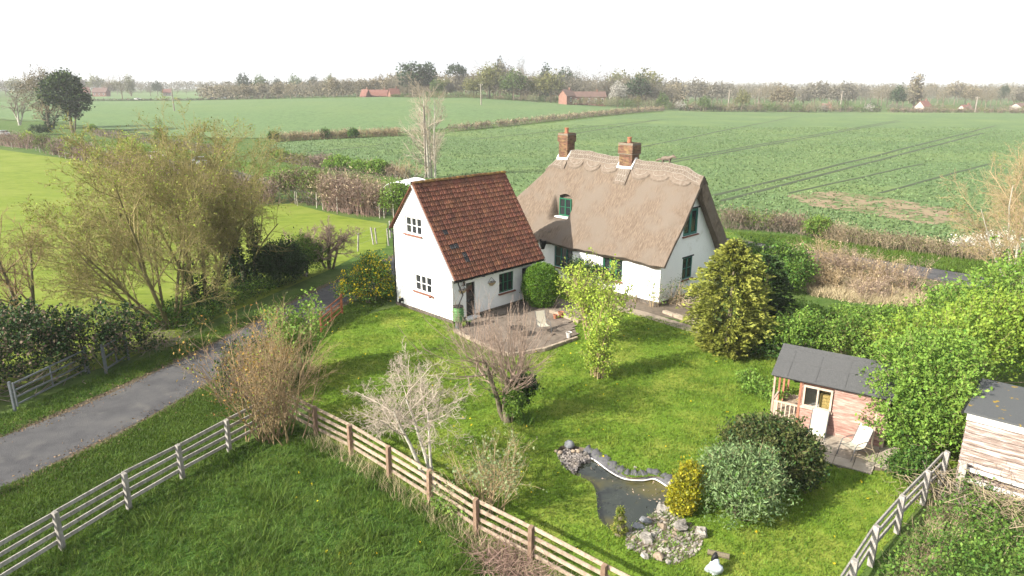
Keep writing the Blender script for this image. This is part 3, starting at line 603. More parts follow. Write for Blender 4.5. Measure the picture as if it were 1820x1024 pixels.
# eyebrow jambs and back so the dormer is a closed box
jb = MB(); jb.box(WX0 - .05, WX0, WY + .02, WY + .5, WZ0 - .3, WZ1 + .1); jb.box(WX1, WX1 + .05, WY + .02, WY + .5, WZ0 - .3, WZ1 + .1); jb.box(WX0, WX1, WY + .3, WY + .35, WZ0 - .3, WZ1 + .1); jb.build('dormer_cheek', M['thatch_cap'], house)
dw = window(house, (0, WY, 0), (1, 0, 0), (0, -1, 0), (WX0 + .02, WZ0 + .05, WX1 - .02, WZ1 - .05), 2, 2, M['green_paint'], rec=.0, fr=.07, bar=.05, sill=False, label='green dormer window under the thatch eyebrow')
MB().box(WX0 - .1, WX1 + .05, WY - .42, WY - .06, WZ0 - .06, WZ0 + .02).build('sill', M['white_paint'], dw)
lw = HF.onplane(974, 399, (0, 1, 0), .3); MB().bar((lw[0] - .45, .02, zfront(lw[0], .02) - .1), (lw[0] + .5, .02, zfront(lw[0], .02) - .1), .22, .09).build('thatch_ledge', M['thatch_cap'], house)
def hrect(px0, py0, px1, py1, n, d):
    a = HF.onplane(px0, py0, n, d); b = HF.onplane(px1, py1, n, d); i_ = 0 if n[1] else 1
    return [a[i_], b[i_], (a[2], b[2])]
W1 = hrect(985, 450, 1017, 476, (0, 1, 0), 0); W2 = hrect(1071, 468, 1105.5, 490, (0, 1, 0), 0)
w1r = (W1[0], .98, W1[1], 2.38); w2r = (W2[0], 1.0, W2[1], 2.36)
a1 = HF.onplane(1217, 375, (1, 0, 0), 0); a2 = HF.onplane(1239, 411, (1, 0, 0), 0); gw1 = (a1[1], a2[2] - .12, a2[1], a1[2] + .02)
a1 = HF.onplane(1214, 460, (1, 0, 0), 0); a2 = HF.onplane(1227.6, 482, (1, 0, 0), 0); gw2 = (a1[1], a2[2] - .4, a2[1] + .1, a1[2])
hw = MB(); xl = XH + .75
gab = [(0, 0), (HD, 0), (HD, 2.95), (HD / 2 + .1, ZRR - .75), (HD / 2 - .2, ZRR - .72), (0, 2.95)]
wall_face(hw, [(xl, 0), (0, 0), (0, 2.8), (xl, 2.8)], [w1r, w2r], (0, 0, 0), (1, 0, 0), (0, -1, 0), .16)
wall_face(hw, gab, [gw1, gw2], (0, 0, 0), (0, 1, 0), (1, 0, 0), .12)
wall_face(hw, [(xl, 0), (0, 0), (0, 2.8), (xl, 2.8)], [], (0, HD, 0), (1, 0, 0), (0, 1, 0), .16)
wall_face(hw, [(0, 0), (HD, 0), (HD, 2.8), (0, 2.8)], [], (xl, 0, 0), (0, 1, 0), (-1, 0, 0), .16)
hw.build('wall', M['render'], house)
p2 = MB(); p2.box(xl, .04, -.04, .02, -.05, .25); p2.box(-.02, .04, .02, HD, -.05, .25); p2.build('plinth', M['plinth'], house)
window(house, (0, 0, 0), (1, 0, 0), (0, -1, 0), w1r, 3, 2, M['green_grey_paint'], label='dark green front window beside the annex')
window(house, (0, 0, 0), (1, 0, 0), (0, -1, 0), w2r, 3, 2, M['green_paint'], label='sunlit bright green front window', fr=.09, bar=.07)
window(house, (0, 0, 0), (0, 1, 0), (1, 0, 0), gw1, 2, 1, M['green_grey_paint'], rec=.09, label='upper green gable window', bar=.13, fr=.15)
window(house, (0, 0, 0), (0, 1, 0), (1, 0, 0), gw2, 2, 2, M['green_grey_paint'], rec=.09, label='lower green gable window')
lb = MB(); lb.box(w1r[0] - .15, w1r[2] + .15, -.03, .02, 2.4, 2.5); lb.box(w2r[0] - .15, w2r[2] + .15, -.03, .02, 2.38, 2.48); lb.box(-.02, .03, gw1[0] - .1, gw1[2] + .1, gw1[3] + .01, gw1[3] + .09); lb.box(-.02, .03, gw2[0] - .1, gw2[2] + .1, gw2[3] + .01, gw2[3] + .09); lb.build('lintel', M['black'], house)
for yy, zz in ((4.35, 6.0), (5.15, 4.65)): MB().box(.0, .22, yy, yy + .14, zz, zz + .16).build('purlin_end', M['black'], house)
hp = HF.onplane(965, 432, (0, 1, 0), -.5); MB().lathe([(.0, -.35), (.12, -.3), (.3, .3), (.26, .3), (.1, -.24)], 8, (hp[0], -.52, hp[2] - .1)).build('rain_hopper', M['black'], house)
# block-cut ridge with scallops and hazel liggers
def cap_strip(x0, x1, lowf, name, off=.15, back=True, n=None):
    n = n or max(8, int((x1 - x0) / .06)); xs_ = np.linspace(x0, x1, n); nt = 9; V = []
    for x in xs_:
        low = lowf(x)
        for t in np.linspace(0, 1, nt):
            yy = HD / 2 - low * t; V.append((x, yy, float(ztop(np.array(x), np.array(yy))) + off))
        yy = HD / 2 - low; V.append((x, yy + .02, float(ztop(np.array(x), np.array(yy))) - .05))
    V = np.array(V); m_ = nt + 1
    F = [(k * m_ + t, k * m_ + t + 1, (k + 1) * m_ + t + 1, (k + 1) * m_ + t) for k in range(n - 1) for t in range(nt)]
    mb = MB().add(V, F)
    for k in (0, n - 1):                      # end cheeks
        E_ = V[k * m_:(k + 1) * m_]; Bt = E_ - np.array([0, 0, .18]); mb.add(np.concatenate([E_, Bt]), [(t, t + 1, t + 1 + m_, t + m_) for t in range(m_ - 1)])
    if back:
        V2 = [(x, HD / 2 + q, float(ztop(np.array(x), np.array(HD / 2 + q))) + off - (.16 if q > .5 else 0)) for x in xs_ for q in (0, .25, .5, .52)]
        mb.add(V2, [(k * 4 + t, (k + 1) * 4 + t, (k + 1) * 4 + t + 1, k * 4 + t + 1) for k in range(n - 1) for t in range(3)])
    return mb.build(name, M['thatch_cap'], house)
XC1, XC2 = -10.35, -5.0
def scal(x, x0, per): f = ((x - x0) / per) % 1.0; return .42 + .28 * math.sqrt(max(0, 1 - (2 * f - 1) ** 2))
cap_strip(XC1 + .45, XC2 - .5, lambda x: scal(x, XC1 + .45, (XC2 - XC1 - .95) / 3), 'ridge_cap')
cap_strip(XC2 + .5, XE - .02, lambda x: scal(x, XC2 + .5, 1.45) if x < XC2 + .5 + 4.35 else .42, 'ridge_cap')
cap_strip(XC2 - .5, XC2 + .46, lambda x: 1.0, 'ridge_cap', .16)
cap_strip(XC1 - 1.3, XC1 + .44, lambda x: .75, 'ridge_cap', .16)
lg = MB()
def lig(pts, r=.022): lg.tube([(x, HD / 2 - q, float(ztop(np.array(x), np.array(HD / 2 - q))) + .172) for x, q in pts], r * .72, 4)
for x0, x1, ns in ((XC1 + .5, XC2 - .5, 3), (XC2 + .5, XE - .15, 4)):
    xx = np.arange(x0, x1, .22)
    for q in (.06, .2, .36): lig([(x, q) for x in xx])
    for p0, p1 in ((.06, .2), (.2, .36)):
        for sg in (0, 1): lig([(x, (p0, p1)[(k + sg) % 2]) for k, x in enumerate(np.arange(x0, x1, .19))], .018)
    per = (XC2 - XC1 - .95) / 3 if ns == 3 else 1.45
    for k in range(3):
        c = x0 + per * (k + .5); lig([(c + per * .33 * math.cos(t), .4 + .17 * math.sin(t)) for t in np.linspace(.1, 3.04, 9)], .02)
for xc, w_, q0, q1 in ((XC2, .36, .5, .95), (XC1 - .5, .6, .3, .7)):
    for q in np.linspace(q0, q1, 3): lig([(xc - w_, q), (xc, q), (xc + w_, q)])
    for k in range(5):
        a = xc - w_ + k * w_ * .5; lig([(a, q0), (min(a + w_ * .5, xc + w_), q1)], .018); lig([(a, q1), (min(a + w_ * .5, xc + w_), q0)], .018)
tag(lg.build('ligger', M['ligger'], house), kind='stuff')
def chimney(cx, wx, wy, z0, z1, capz, pot):
    core = MB(); core.box(cx - wx / 2 + .012, cx + wx / 2 - .012, HD / 2 - wy / 2 + .012, HD / 2 + wy / 2 - .012, z0, z1 - .02)
    core.box(cx - wx / 2 - .06, cx + wx / 2 + .06, HD / 2 - wy / 2 - .06, HD / 2 + wy / 2 + .06, z1 - capz + .01, z1 - .02)
    ch = core.build('chimney', M['mortar'], house); b = MB(); z = z0; k = 0
    while z < z1 - .03:
        e = 0.0; d = z1 - z
        if d < capz: e = .07 if d > capz * .25 else .03
        X0, X1, Ya, Yb = cx - wx / 2 - e, cx + wx / 2 + e, HD / 2 - wy / 2 - e, HD / 2 + wy / 2 + e
        for x in np.arange(X0 - (k % 2) * .11, X1, .225):
            a, c = max(x, X0), min(x + .212, X1)
            if c - a > .03:
                for yy in (Ya, Yb - .1): b.box(a, c, yy - RNG.uniform(0, .006), yy + .1, z, z + .063)
        for y in np.arange(Ya + .102 - (k % 2) * .11, Yb - .102, .225):
            a, c = max(y, Ya + .102), min(y + .212, Yb - .102)
            if c - a > .03:
                for xx in (X0, X1 - .1): b.box(xx - RNG.uniform(0, .006), xx + .1, a, c, z, z + .063)
        z += .075; k += 1
    tag(b.build('brick', M['brick'], ch), kind='stuff')
    MB().lathe([(.15, 0), (.14, .1), (.12, .3), (.125, pot - .08), (.155, pot - .06), (.15, pot), (.11, pot), (.1, .1)], 14, (cx, HD / 2 - .05, z1 - .02)).build('chimney_pot', M['terracotta'], ch)
    zt = lambda dy: float(ztop(np.array(cx), np.array(HD / 2 + dy)))
    f = MB(); yf = HD / 2 - wy / 2 - .05; f.bar((cx - wx / 2 - .1, yf, zt(-wy / 2) + .14), (cx + wx / 2 + .1, yf, zt(-wy / 2) + .14), .1, .14)
    for xx in (cx - wx / 2 - .05, cx + wx / 2 + .05):
        f.bar((xx, yf, zt(-wy / 2) + .14), (xx, HD / 2, zt(0) + .17), .1, .12); f.bar((xx, HD / 2, zt(0) + .17), (xx, HD / 2 + wy / 2 + .05, zt(wy / 2) + .14), .1, .12)
    f.build('flashing', M['lead'], ch)
chimney(XC1, .78, .78, 7.7, 9.55, .6, .38); chimney(XC2, 1.0, .8, 7.4, 9.2, .75, .36)
# straw animal on the ridge
ax = HF.onplane(1185, 275, (0, 1, 0), HD / 2)[0]; az = float(ztop(np.array(ax), np.array(HD / 2))) + .1
st = empty('straw_animal', 'straw animal finial standing on the thatched ridge', 'roof finial', HF.world((ax, HD / 2, az)), HF.th)
b = MB(); b.tube([(-.38, 0, .2), (-.3, 0, .27), (-.1, 0, .3), (.15, 0, .31), (.3, 0, .36), (.4, 0, .43), (.52, 0, .43), (.66, 0, .38), (.7, 0, .37)], [.05, .11, .13, .13, .11, .08, .1, .05, .02], 8)
for lx, ly in ((-.27, .06), (-.25, -.06), (.22, .06), (.25, -.06)): b.tube([(lx, ly, .26), (lx + .02, ly, .1), (lx - .02, ly, -.05)], [.055, .035, .03], 6)
for s_ in (-.05, .05): b.tube([(.48, s_, .48), (.46, s_ * 1.3, .58)], [.035, .008], 5)
b.build('body', M['thatch_cap'], st, True); MB().tube([(-.36, 0, .22), (-.52, 0, .2), (-.7, 0, .12), (-.8, 0, .06)], [.04, .07, .06, .01], 7).build('tail', M['thatch_cap'], st, True)

# ------------------------------------------------------------------ fences and gates
def rail_fence(name, label, posts, nr, zr, hp, pm, rm, side=.07, group=None, pw=.13, skip=()):
    posts = np.array(posts, float); o = posts[0]; root = empty(name, label, 'fence', (o[0], o[1], 0)); L = posts - o
    d = unit(L[1] - L[0]); nrm = np.array([d[1], -d[0]])
    for k, p in enumerate(L):
        b = MB(); t = RNG.normal(size=2) * .012; h = hp + RNG.normal() * .02
        dd = unit(L[min(k + 1, len(L) - 1)] - L[max(k - 1, 0)]); s_ = np.array([dd[1], -dd[0]])
        c = lambda u, v, z: (p[0] + dd[0] * u + s_[0] * v + t[0] * z, p[1] + dd[1] * u + s_[1] * v + t[1] * z, z)
        q = pw / 2; V = [c(u, v, z) for z in (-.05, h - .03) for u, v in ((-q, -q), (q, -q), (q, q), (-q, q))] + [c(u, v, h + (.03 if v < 0 else 0)) for u, v in ((-q * .9, -q * .9), (q * .9, -q * .9), (q * .9, q * .9), (-q * .9, q * .9))]
        b.add(V, [(0, 1, 5, 4), (1, 2, 6, 5), (2, 3, 7, 6), (3, 0, 4, 7), (4, 5, 9, 8), (5, 6, 10, 9), (6, 7, 11, 10), (7, 4, 8, 11), (8, 9, 10, 11)]); b.build('post', pm, root)
    for k in range(len(L) - 1):
        dd = unit(L[k + 1] - L[k]); s_ = np.array([dd[1], -dd[0]]) * (pw / 2 + .022)
        for z in zr:
            if (k, zr.index(z)) in skip: continue
            a, c = L[k] - s_ * np.sign(side) * -1, L[k + 1] - s_ * np.sign(side) * -1; za, zc = z + RNG.normal() * .012, z + RNG.normal() * .012
            ov = .012; MB().bar((a[0] + dd[0] * ov, a[1] + dd[1] * ov, za), (c[0] - dd[0] * ov, c[1] - dd[1] * ov, zc), .04, nr * RNG.uniform(.93, 1.07)).build('rail', rm, root)
    return root
f1 = [(-15.4, 8.6), (-14.45, 12.2), (-13.6, 14.6)] + G2((112, 978), (230, 905), (325, 850), (408, 803)) + [(-9.2, 24.2)]
rail_fence('post_and_rail_fence', 'pale grey weathered paddock fence along the lane verge', f1, .115, [.28, .58, .88, 1.18], 1.24, M['wood_grey'], M['wood_grey'], -1)
f2 = [(-8.9, 24.75)] + G2((562, 775), (624, 808), (692, 850), (764, 897), (847, 952), (943, 1003)) + [(2.3, 14.6), (4.2, 13.0), (6.2, 11.4)]
rail_fence('post_and_rail_fence', 'brown post and rail fence between rough paddock and garden lawn', f2, .11, [.26, .54, .82, 1.1], 1.2, M['post_brown'], M['wood_brown'], -1)
f3 = [(7.4, 13.4), (8.6, 14.75)] + G2((1547, 1005), (1594, 947), (1640, 897), (1672, 862))
rail_fence('post_and_rail_fence', 'grey three rail fence beside the bramble bank near the white shed', f3, .125, [.42, .76, 1.1], 1.22, M['wood_grey'], M['wood_grey'], -1, pw=.15)
def px_posts(*pp): return [GT(x, y) for x, y in pp]
def wire_fence(label, posts, h, m, r=.055, lean=.03):
    root = empty('wire_fence', label, 'fence', (posts[0][0], posts[0][1], 0)); p0 = np.array(posts[0])
    for p in posts:
        q = np.array(p) - p0; t = RNG.normal(size=2) * lean; MB().tube([(q[0], q[1], -.1), (q[0] + t[0], q[1] + t[1], h * RNG.uniform(.92, 1.08))], r, 6).build('post', m, root)
    for z in (.35, .65, .95):
        wv = MB()
        for a, c in zip(posts[:-1], posts[1:]):
            a = np.array(a) - p0; c = np.array(c) - p0; wv.tube([(a[0], a[1], z * h), (c[0], c[1], z * h)], .006, 3, False)
        wv.build('wire', M['metal'], root)
M['stake'] = mat('pale_stake', (.3, .27, .22), (.42, .39, .34), scale=6, objr=.15)
wire_fence('wire fence of pale stakes below the long hedge by the meadow', px_posts((0, 264), (22, 265), (64, 268), (71, 271), (94, 276), (106, 280), (117, 283), (131, 286), (146, 289), (158, 292), (172, 295), (186, 299), (204, 303), (228, 308), (255, 313)), 1.25, M['stake'])
wire_fence('wire fence of pale stakes below the brown hedge behind the thorn tree', px_posts((498, 361), (525, 364), (529, 366), (563, 370), (574, 373), (600, 380), (675, 388), (683, 388), (700, 392)), 1.6, M['stake'], .05)
wire_fence('leaning grey posts along the lane opposite the annex gable', [(-14.2, 46.2), (-13.2, 48.6)] + px_posts((636, 447), (664, 435), (670, 434), (694, 423)) + [(-10.2, 56)], 1.45, M['wood_grey'], .07, .16)
def gate(name, label, a, c, h, bars, m, posts=True, pm=None, r=.022, braces=True):
    a = np.array(a); c = np.array(c); root = empty(name, label, 'gate', (a[0], a[1], 0)); v = c - a; q = lambda t, z: (v[0] * t, v[1] * t, z)
    for z in np.linspace(.25, h, bars): MB().bar(q(.02, z), q(.98, z), r * 1.6, r * 2).build('bar', m, root)
    f = MB()
    for t in (.02, .98): f.bar(q(t, .15), q(t, h + .05), r * 2, r * 2, (1, 0, 0))
    if braces:
        f.bar(q(.5, .25), q(.5, h), r * 1.2, r * 2, (1, 0, 0))
    f.build('frame', m, root)
    if posts:
        for t in (-.02, 1.02): MB().bar(q(t, -.05), q(t, h + .15), .085, .085, (1, 0, 0)).build('gate_post', pm or m, root)
ga = G2((30, 730), (156, 665)); gate('field_gate', 'galvanised tubular gate under the dark hedge by the lane', ga[0], ga[1], 1.15, 4, M['metal'], r=.03)
gb = G2((190, 665), (228, 640)); gate('field_gate', 'short bluish metal gate beside the ivy at the lane edge', gb[0], gb[1], 1.3, 3, M['metal'], r=.035)
gc = G2((572, 592), (608, 560)); gate('garden_gate', 'rusty brown metal gate between willow shrub and yellow flowered shrub', gc[0], gc[1], 1.1, 4, M['rust'], pm=M['rust'], r=.03)

# ------------------------------------------------------------------ summerhouse and white shed
SF = Frame(10.93, 24.15, -.585); SLN, SD, SZE, SZR, SVO = 3.0, 2.9, 2.12, 2.75, 1.0
M['pink'] = mat('faded_pink_board', (.22, .12, .095), (.31, .185, .15), (.42, .29, .245), scale=5, bump=.4, bscale=40, objr=.16, stretch=(.5, .5, 3))
M['redwood'] = mat('red_brown_wood', (.26, .1, .06), (.36, .17, .11), scale=7, objr=.1)
M['pinkpost'] = mat('faded_post', (.3, .2, .15), (.4, .3, .24), scale=6)
M['felt'] = mat('grey_roofing_felt', (.07, .072, .073), (.095, .096, .096), scale=18, rough=.95, bump=.6, bscale=120)
M['cream'] = mat('weathered_cream_paint', (.38, .29, .22), (.5, .41, .33), scale=7)
M['yellow_wood'] = mat('yellow_wood', (.4, .3, .1), (.5, .38, .15), scale=5); M['white_fresh2'] = mat('white_plastic', (.6, .62, .64), rough=.5)
M['clear'] = bpy.data.materials.new('clear_glass'); M['clear'].use_nodes = True; _t = M['clear'].node_tree; _t.nodes.clear(); _o = _t.nodes.new('ShaderNodeOutputMaterial'); _m = _t.nodes.new('ShaderNodeMixShader'); _a = _t.nodes.new('ShaderNodeBsdfTransparent'); _g = _t.nodes.new('ShaderNodeBsdfGlossy'); _g.inputs['Roughness'].default_value = .03; _m.inputs[0].default_value = .16
_t.links.new(_a.outputs[0], _m.inputs[1]); _t.links.new(_g.outputs[0], _m.inputs[2]); _t.links.new(_m.outputs[0], _o.inputs[0])
sh = empty('summerhouse', 'faded pink boarded summerhouse with grey felt roof and small veranda', 'summerhouse', SF.o, SF.th)
wy0 = (.18, .98, 1.12, 1.78)
nb = 17; bh = (SZE - .13) / nb
def board(parent, x0, x1, y, z, hgt, m, n=-1, ax='x', lap=0.0):
    b = MB()
    if ax == 'x': V = [(x, y + n * d, zz) for x in (x0, x1) for d, zz in ((.0, z), (.034 + lap, z), (.01, z + hgt * (.93 - lap * 2.2)), (.0, z + hgt * (.97 - lap * 2.2)))]
    else: V = [(y + n * d, x, zz) for x in (x0, x1) for d, zz in ((.0, z), (.032, z), (.012, z + hgt * .93), (.0, z + hgt * .97))]
    b.add(V, [(0, 1, 5, 4), (1, 2, 6, 5), (2, 3, 7, 6), (3, 0, 4, 7), (3, 2, 1, 0), (4, 5, 6, 7)]); return b.build('plank', m, parent)
for k in range(nb):
    z = .06 + k * bh; zm = z + bh / 2
    if wy0[1] - .08 < zm < wy0[3] + .1: board(sh, wy0[2] + .07, SLN, 0, z, bh, M['pink']); board(sh, 0.02, wy0[0] - .07, 0, z, bh, M['pink'])
    elif RNG.random() < .4: c = RNG.uniform(.9, 2.2); board(sh, .02, c, 0, z, bh, M['pink']); board(sh, c + .006, SLN, 0, z, bh, M['pink'])
    else: board(sh, .02, SLN, 0, z, bh, M['pink'])
    board(sh, .0, SD, .0, z, bh, M['pink'], -1, 'y') if not (.9 < zm < 1.9) else (board(sh, .0, .5, .0, z, bh, M['pink'], -1, 'y'), board(sh, 2.0, SD, .0, z, bh, M['pink'], -1, 'y'))
    board(sh, .0, SD, SLN, z, bh, M['pink'], 1, 'y')
sf = MB(); sf.box(.012, SLN - .01, .005, .04, .02, .9); sf.box(wy0[2] + .06, SLN - .01, .005, .04, .9, SZE - .05); sf.box(.012, wy0[0] - .06, .005, .04, .9, SZE - .05); sf.box(.1, 1.2, .005, .04, 1.86, SZE - .05)
sf.box(.012, .05, .05, .5, .02, SZE); sf.box(.012, .05, 2.0, SD, .02, SZE); sf.box(SLN - .05, SLN - .012, .05, SD, .02, SZE); sf.box(.0, SLN, SD - .04, SD, .02, SZE); sf.box(0, SLN, .05, SD - .05, -.02, .05)
sf.prism([(0.0, SZE), (SD, SZE), (SD / 2, SZR - .08)], lambda y, z: (SLN - .05, y, z), lambda y, z: (SLN - .01, y, z)); sf.prism([(0.0, SZE), (SD, SZE), (SD / 2, SZR - .08)], lambda y, z: (.01, y, z), lambda y, z: (.05, y, z)); sf.build('frame', M['redwood'], sh)
window(sh, (0, -.02, 0), (1, 0, 0), (0, -1, 0), (wy0[0] - .04, wy0[1], wy0[2] + .04, wy0[3] + .06), 2, 1, M['cream'], rec=-.01, fr=.07, bar=.035, sill=False, label='two pane window in pale frame', gm=M['clear'])
_q = SF.world((.38, .42, .06)); wsx = empty('storage_crate', 'yellow slatted crate seen inside the summerhouse window', 'crate', SF.world((.92, .35, .0)), SF.th)
for k_ in range(7): MB().box(-.2, .2, -.22, -.2, .62 + k_ * .13, .73 + k_ * .13).build('slat', M['yellow_wood'], wsx)
MB().box(-.21, .21, -.19, .2, .05, 1.5).build('body', M['yellow_wood'], wsx)
pcx = empty('plastic_chairs', 'stacked white plastic chairs seen inside the summerhouse window', 'chair stack', SF.world((.42, .5, .0)), SF.th + .3)
for k_ in range(5): MB().box(-.24, .24, -.24, .24, .42 + k_ * .11, .45 + k_ * .11).box(-.24, .24, .2, .25, .5 + k_ * .11, 1.1 + k_ * .11).build('chair', M['white_fresh2'], pcx)
for x_ in (-.21, .21):
    for y_ in (-.21, .21): MB().bar((x_, y_, .06), (x_ * .9, y_ * .9, .42), .05, .05, (1, 0, 0)).build('leg', M['white_fresh2'], pcx)

MB().box(wy0[0] - .1, wy0[2] + .1, -.1, -.0, wy0[1] - .08, wy0[1] - .01).build('sill', M['cream'], sh)
for x in (0.02, SLN - .03): MB().box(x - .03, x + .05, -.05, -.033, .05, SZE - .03).build('corner_board', M['redwood'] if x < 1 else M['cream'], sh)
MB().box(2.62, 2.69, -.05, -.034, .05, 1.5).build('corner_board', M['cream'], sh)
MB().box(.5, 2.0, .0, .05, .06, 2.0).build('door_panel', M['redwood'], sh) if False else None
for yy in (.52, 1.26):
    d_ = MB(); d_.bar((.0, yy + .04, .08), (.0, yy + .04, 1.95), .06, .05, (1, 0, 0)); d_.bar((.0, yy + .68, .08), (.0, yy + .68, 1.95), .06, .05, (1, 0, 0)); d_.box(-.02, .02, yy + .07, yy + .65, .08, .7); d_.box(-.02, .02, yy + .07, yy + .65, 1.86, 1.95)
    dd_ = d_.build('door', M['redwood'], sh); MB().box(-.004, .004, yy + .07, yy + .65, .7, 1.86).build('pane', M['glass'], dd_)
# roof: two slopes of felt with lapped sheets
se = SD / 2 + .2; rs_ = math.hypot(se, (SZR - SZE) * se / (SD / 2)); k_ = (SZR - SZE) / (SD / 2)
rfm = MB()
for sg in (-1, 1):
    def rp(x, t, h): y = SD / 2 + sg * t; return (x, y, SZR - k_ * t + h)
    for x0, x1, t0, t1, h in ((-SVO - .05, SLN + .12, -.0, se, .0), (-SVO - .052, SLN + .122, .03, se * .52, .012), (-SVO - .054, SLN + .124, -.0, .22, .02)):
        V = [rp(x, t, h + d) for x in (x0, x1) for t in (t0, t1) for d in (-.03, .012)]; rfm.add(V, [(0, 1, 3, 2), (4, 6, 7, 5), (0, 4, 5, 1), (2, 3, 7, 6), (0, 2, 6, 4), (1, 5, 7, 3)])
rfo = rfm.build('roof', M['felt'], sh)
for x in np.linspace(-SVO + .5, SLN - .5, 4):
    MB().bar((x, SD / 2 - .3, SZR - k_ * .3 + .034), (x + .01, -.15, SZR - k_ * (SD / 2 + .15) + .024), .03, .006).build('felt_seam', M['felt'], rfo)
MB().bar((-SVO, -.17, SZR - k_ * (SD / 2 + .17) - .05), (SLN + .1, -.17, SZR - k_ * (SD / 2 + .17) - .05), .02, .07).build('eaves_board', M['black'], sh)
for x, y in ((-SVO + .06, .04), (-SVO + .06, 1.0), (-SVO + .06, 1.9), (-SVO + .06, SD - .04), (-.48, .04)):
    if x > -.6: continue
    MB().bar((x, y, 0), (x, y, SZE - .02 + (SZR - SZE) * (1 - abs(y - SD / 2) / (SD / 2)) - .03), .07, .07, (1, 0, 0)).build('post', M['redwood'] if y > .5 else M['pinkpost'], sh)
vr = MB().bar((-SVO + .1, .04, .88), (-.0, .04, .88), .06, .06).build('handrail', M['cream'], sh)
MB().bar((-SVO + .06, .08, .88), (-SVO + .06, .96, .88), .06, .06).build('handrail', M['cream'], sh)
for x in np.linspace(-SVO + .24, -.12, 5): MB().bar((x, .04, .12), (x, .04, .85), .04, .04, (1, 0, 0)).build('baluster', M['cream'], sh)
for y in np.linspace(.22, .82, 4): MB().bar((-SVO + .06, y, .12), (-SVO + .06, y, .85), .04, .04, (1, 0, 0)).build('baluster', M['cream'], sh)
for k in range(8): MB().box(-SVO, -.0, .02 + k * (SD - .04) / 8, .02 + (k + .96) * (SD - .04) / 8, .05, .09).build('deck_board', M['wood_brown'], sh)
MB().lathe([(.0, 0), (.14, 0), (.17, .3), (.19, .32), (.0, .32)], 10, (-.35, 1.3, 1.35)).tube([(-.35, 1.3, 1.67), (-.35, 1.3, 2.35)], .008, 4).build('hanging_bucket', M['black'], sh)

WF = Frame(14.62, 20.15, -.72); WZ, WL, WD = 2.55, 6.5, 3.4
M['white_board'] = mat('peeling_white_board', (.1, .075, .06), (.22, .17, .145), (.5, .46, .43), scale=2.6, detail=9, bump=.35, bscale=40, objr=.15, stretch=(.5, .5, 5))
M['white_fresh'] = mat('white_board', (.45, .43, .4), (.6, .58, .56), scale=6, stretch=(.6, .6, 3))
M['felt_lichen'] = mat('felt_with_lichen', (.075, .08, .085), (.095, .1, .1), scale=22, rough=.95, bump=.5, bscale=90, big=(.3, .2, .02), bigscale=3.2, bigpos=(.64, .68))
ws = empty('white_shed', 'peeling white boarded shed with flat grey felt roof', 'shed', WF.o, WF.th)
nb2 = 12; bh2 = (WZ - .2) / nb2
for k in range(nb2):
    z = .02 + k * bh2; c = [0.0] + sorted(RNG.uniform(.9, 5.6, 3)) + [WL]
    for a, b_ in zip(c[:-1], c[1:]):
        o = board(ws, a + .004, b_ - .004, 0, z, bh2, M['white_board'], lap=.05)
MB().box(-.03, WL, -.09, -.07, WZ - .17, WZ + .06).build('fascia', M['white_fresh'], ws)
for k in range(nb2): board(ws, 0, WD, 0, .02 + k * bh2, bh2, M['white_board'], -1, 'y')
wb = MB(); wb.box(.01, WL, .004, .05, 0, WZ); wb.box(.004, .05, .05, WD, 0, WZ); wb.box(.0, WL, WD - .05, WD, 0, WZ); wb.box(WL - .05, WL, .05, WD - .05, 0, WZ); wb.build('frame', M['post_brown'], ws)  # dark frame colour paints in the shade lines between the boards
V = [(x, y, z) for x in (-.12, WL + .1) for y, z in ((-.12, WZ + .06), (WD + .1, WZ + .0)) for z in (z, z + .06)]
MB().add(V, [(0, 1, 3, 2), (4, 6, 7, 5), (0, 4, 5, 1), (2, 3, 7, 6), (0, 2, 6, 4), (1, 5, 7, 3)]).build('roof', M['felt_lichen'], ws)
MB().box(-.2, -.125, -.1, WD, WZ + .0, WZ + .05).build('gutter', M['black'], ws)
_s0 = WF.world((.18, -.42, 0)); _s1 = WF.world((2.6, -.42, 0)); _s2 = WF.world((5, -.42, 0))
rail_fence('post_and_rail_fence', 'two rail white topped fence against the front of the white shed', [_s0[:2], _s1[:2], _s2[:2]], .14, [.42, .82], 1.05, M['wood_grey'], M['white_fresh'], -1, pw=.2)
bw = WF.world((1.2, WD + 1.2, 0)); b2 = WF.world((5.5, WD + 1.4, 0)); pan = empty('panel_fence', 'brown timber panel fence behind the white shed', 'fence', (bw[0], bw[1], 0))
for k in range(24):
    t = k / 24; MB().box(0, .17, 0, .02, 0, 2.0).build('plank', M['wood_brown'], pan); pan.children[-1].location = ((b2[0] - bw[0]) * t, (b2[1] - bw[1]) * t, RNG.normal() * .01); pan.children[-1].rotation_euler = (0, 0, math.atan2(b2[1] - bw[1], b2[0] - bw[0]))

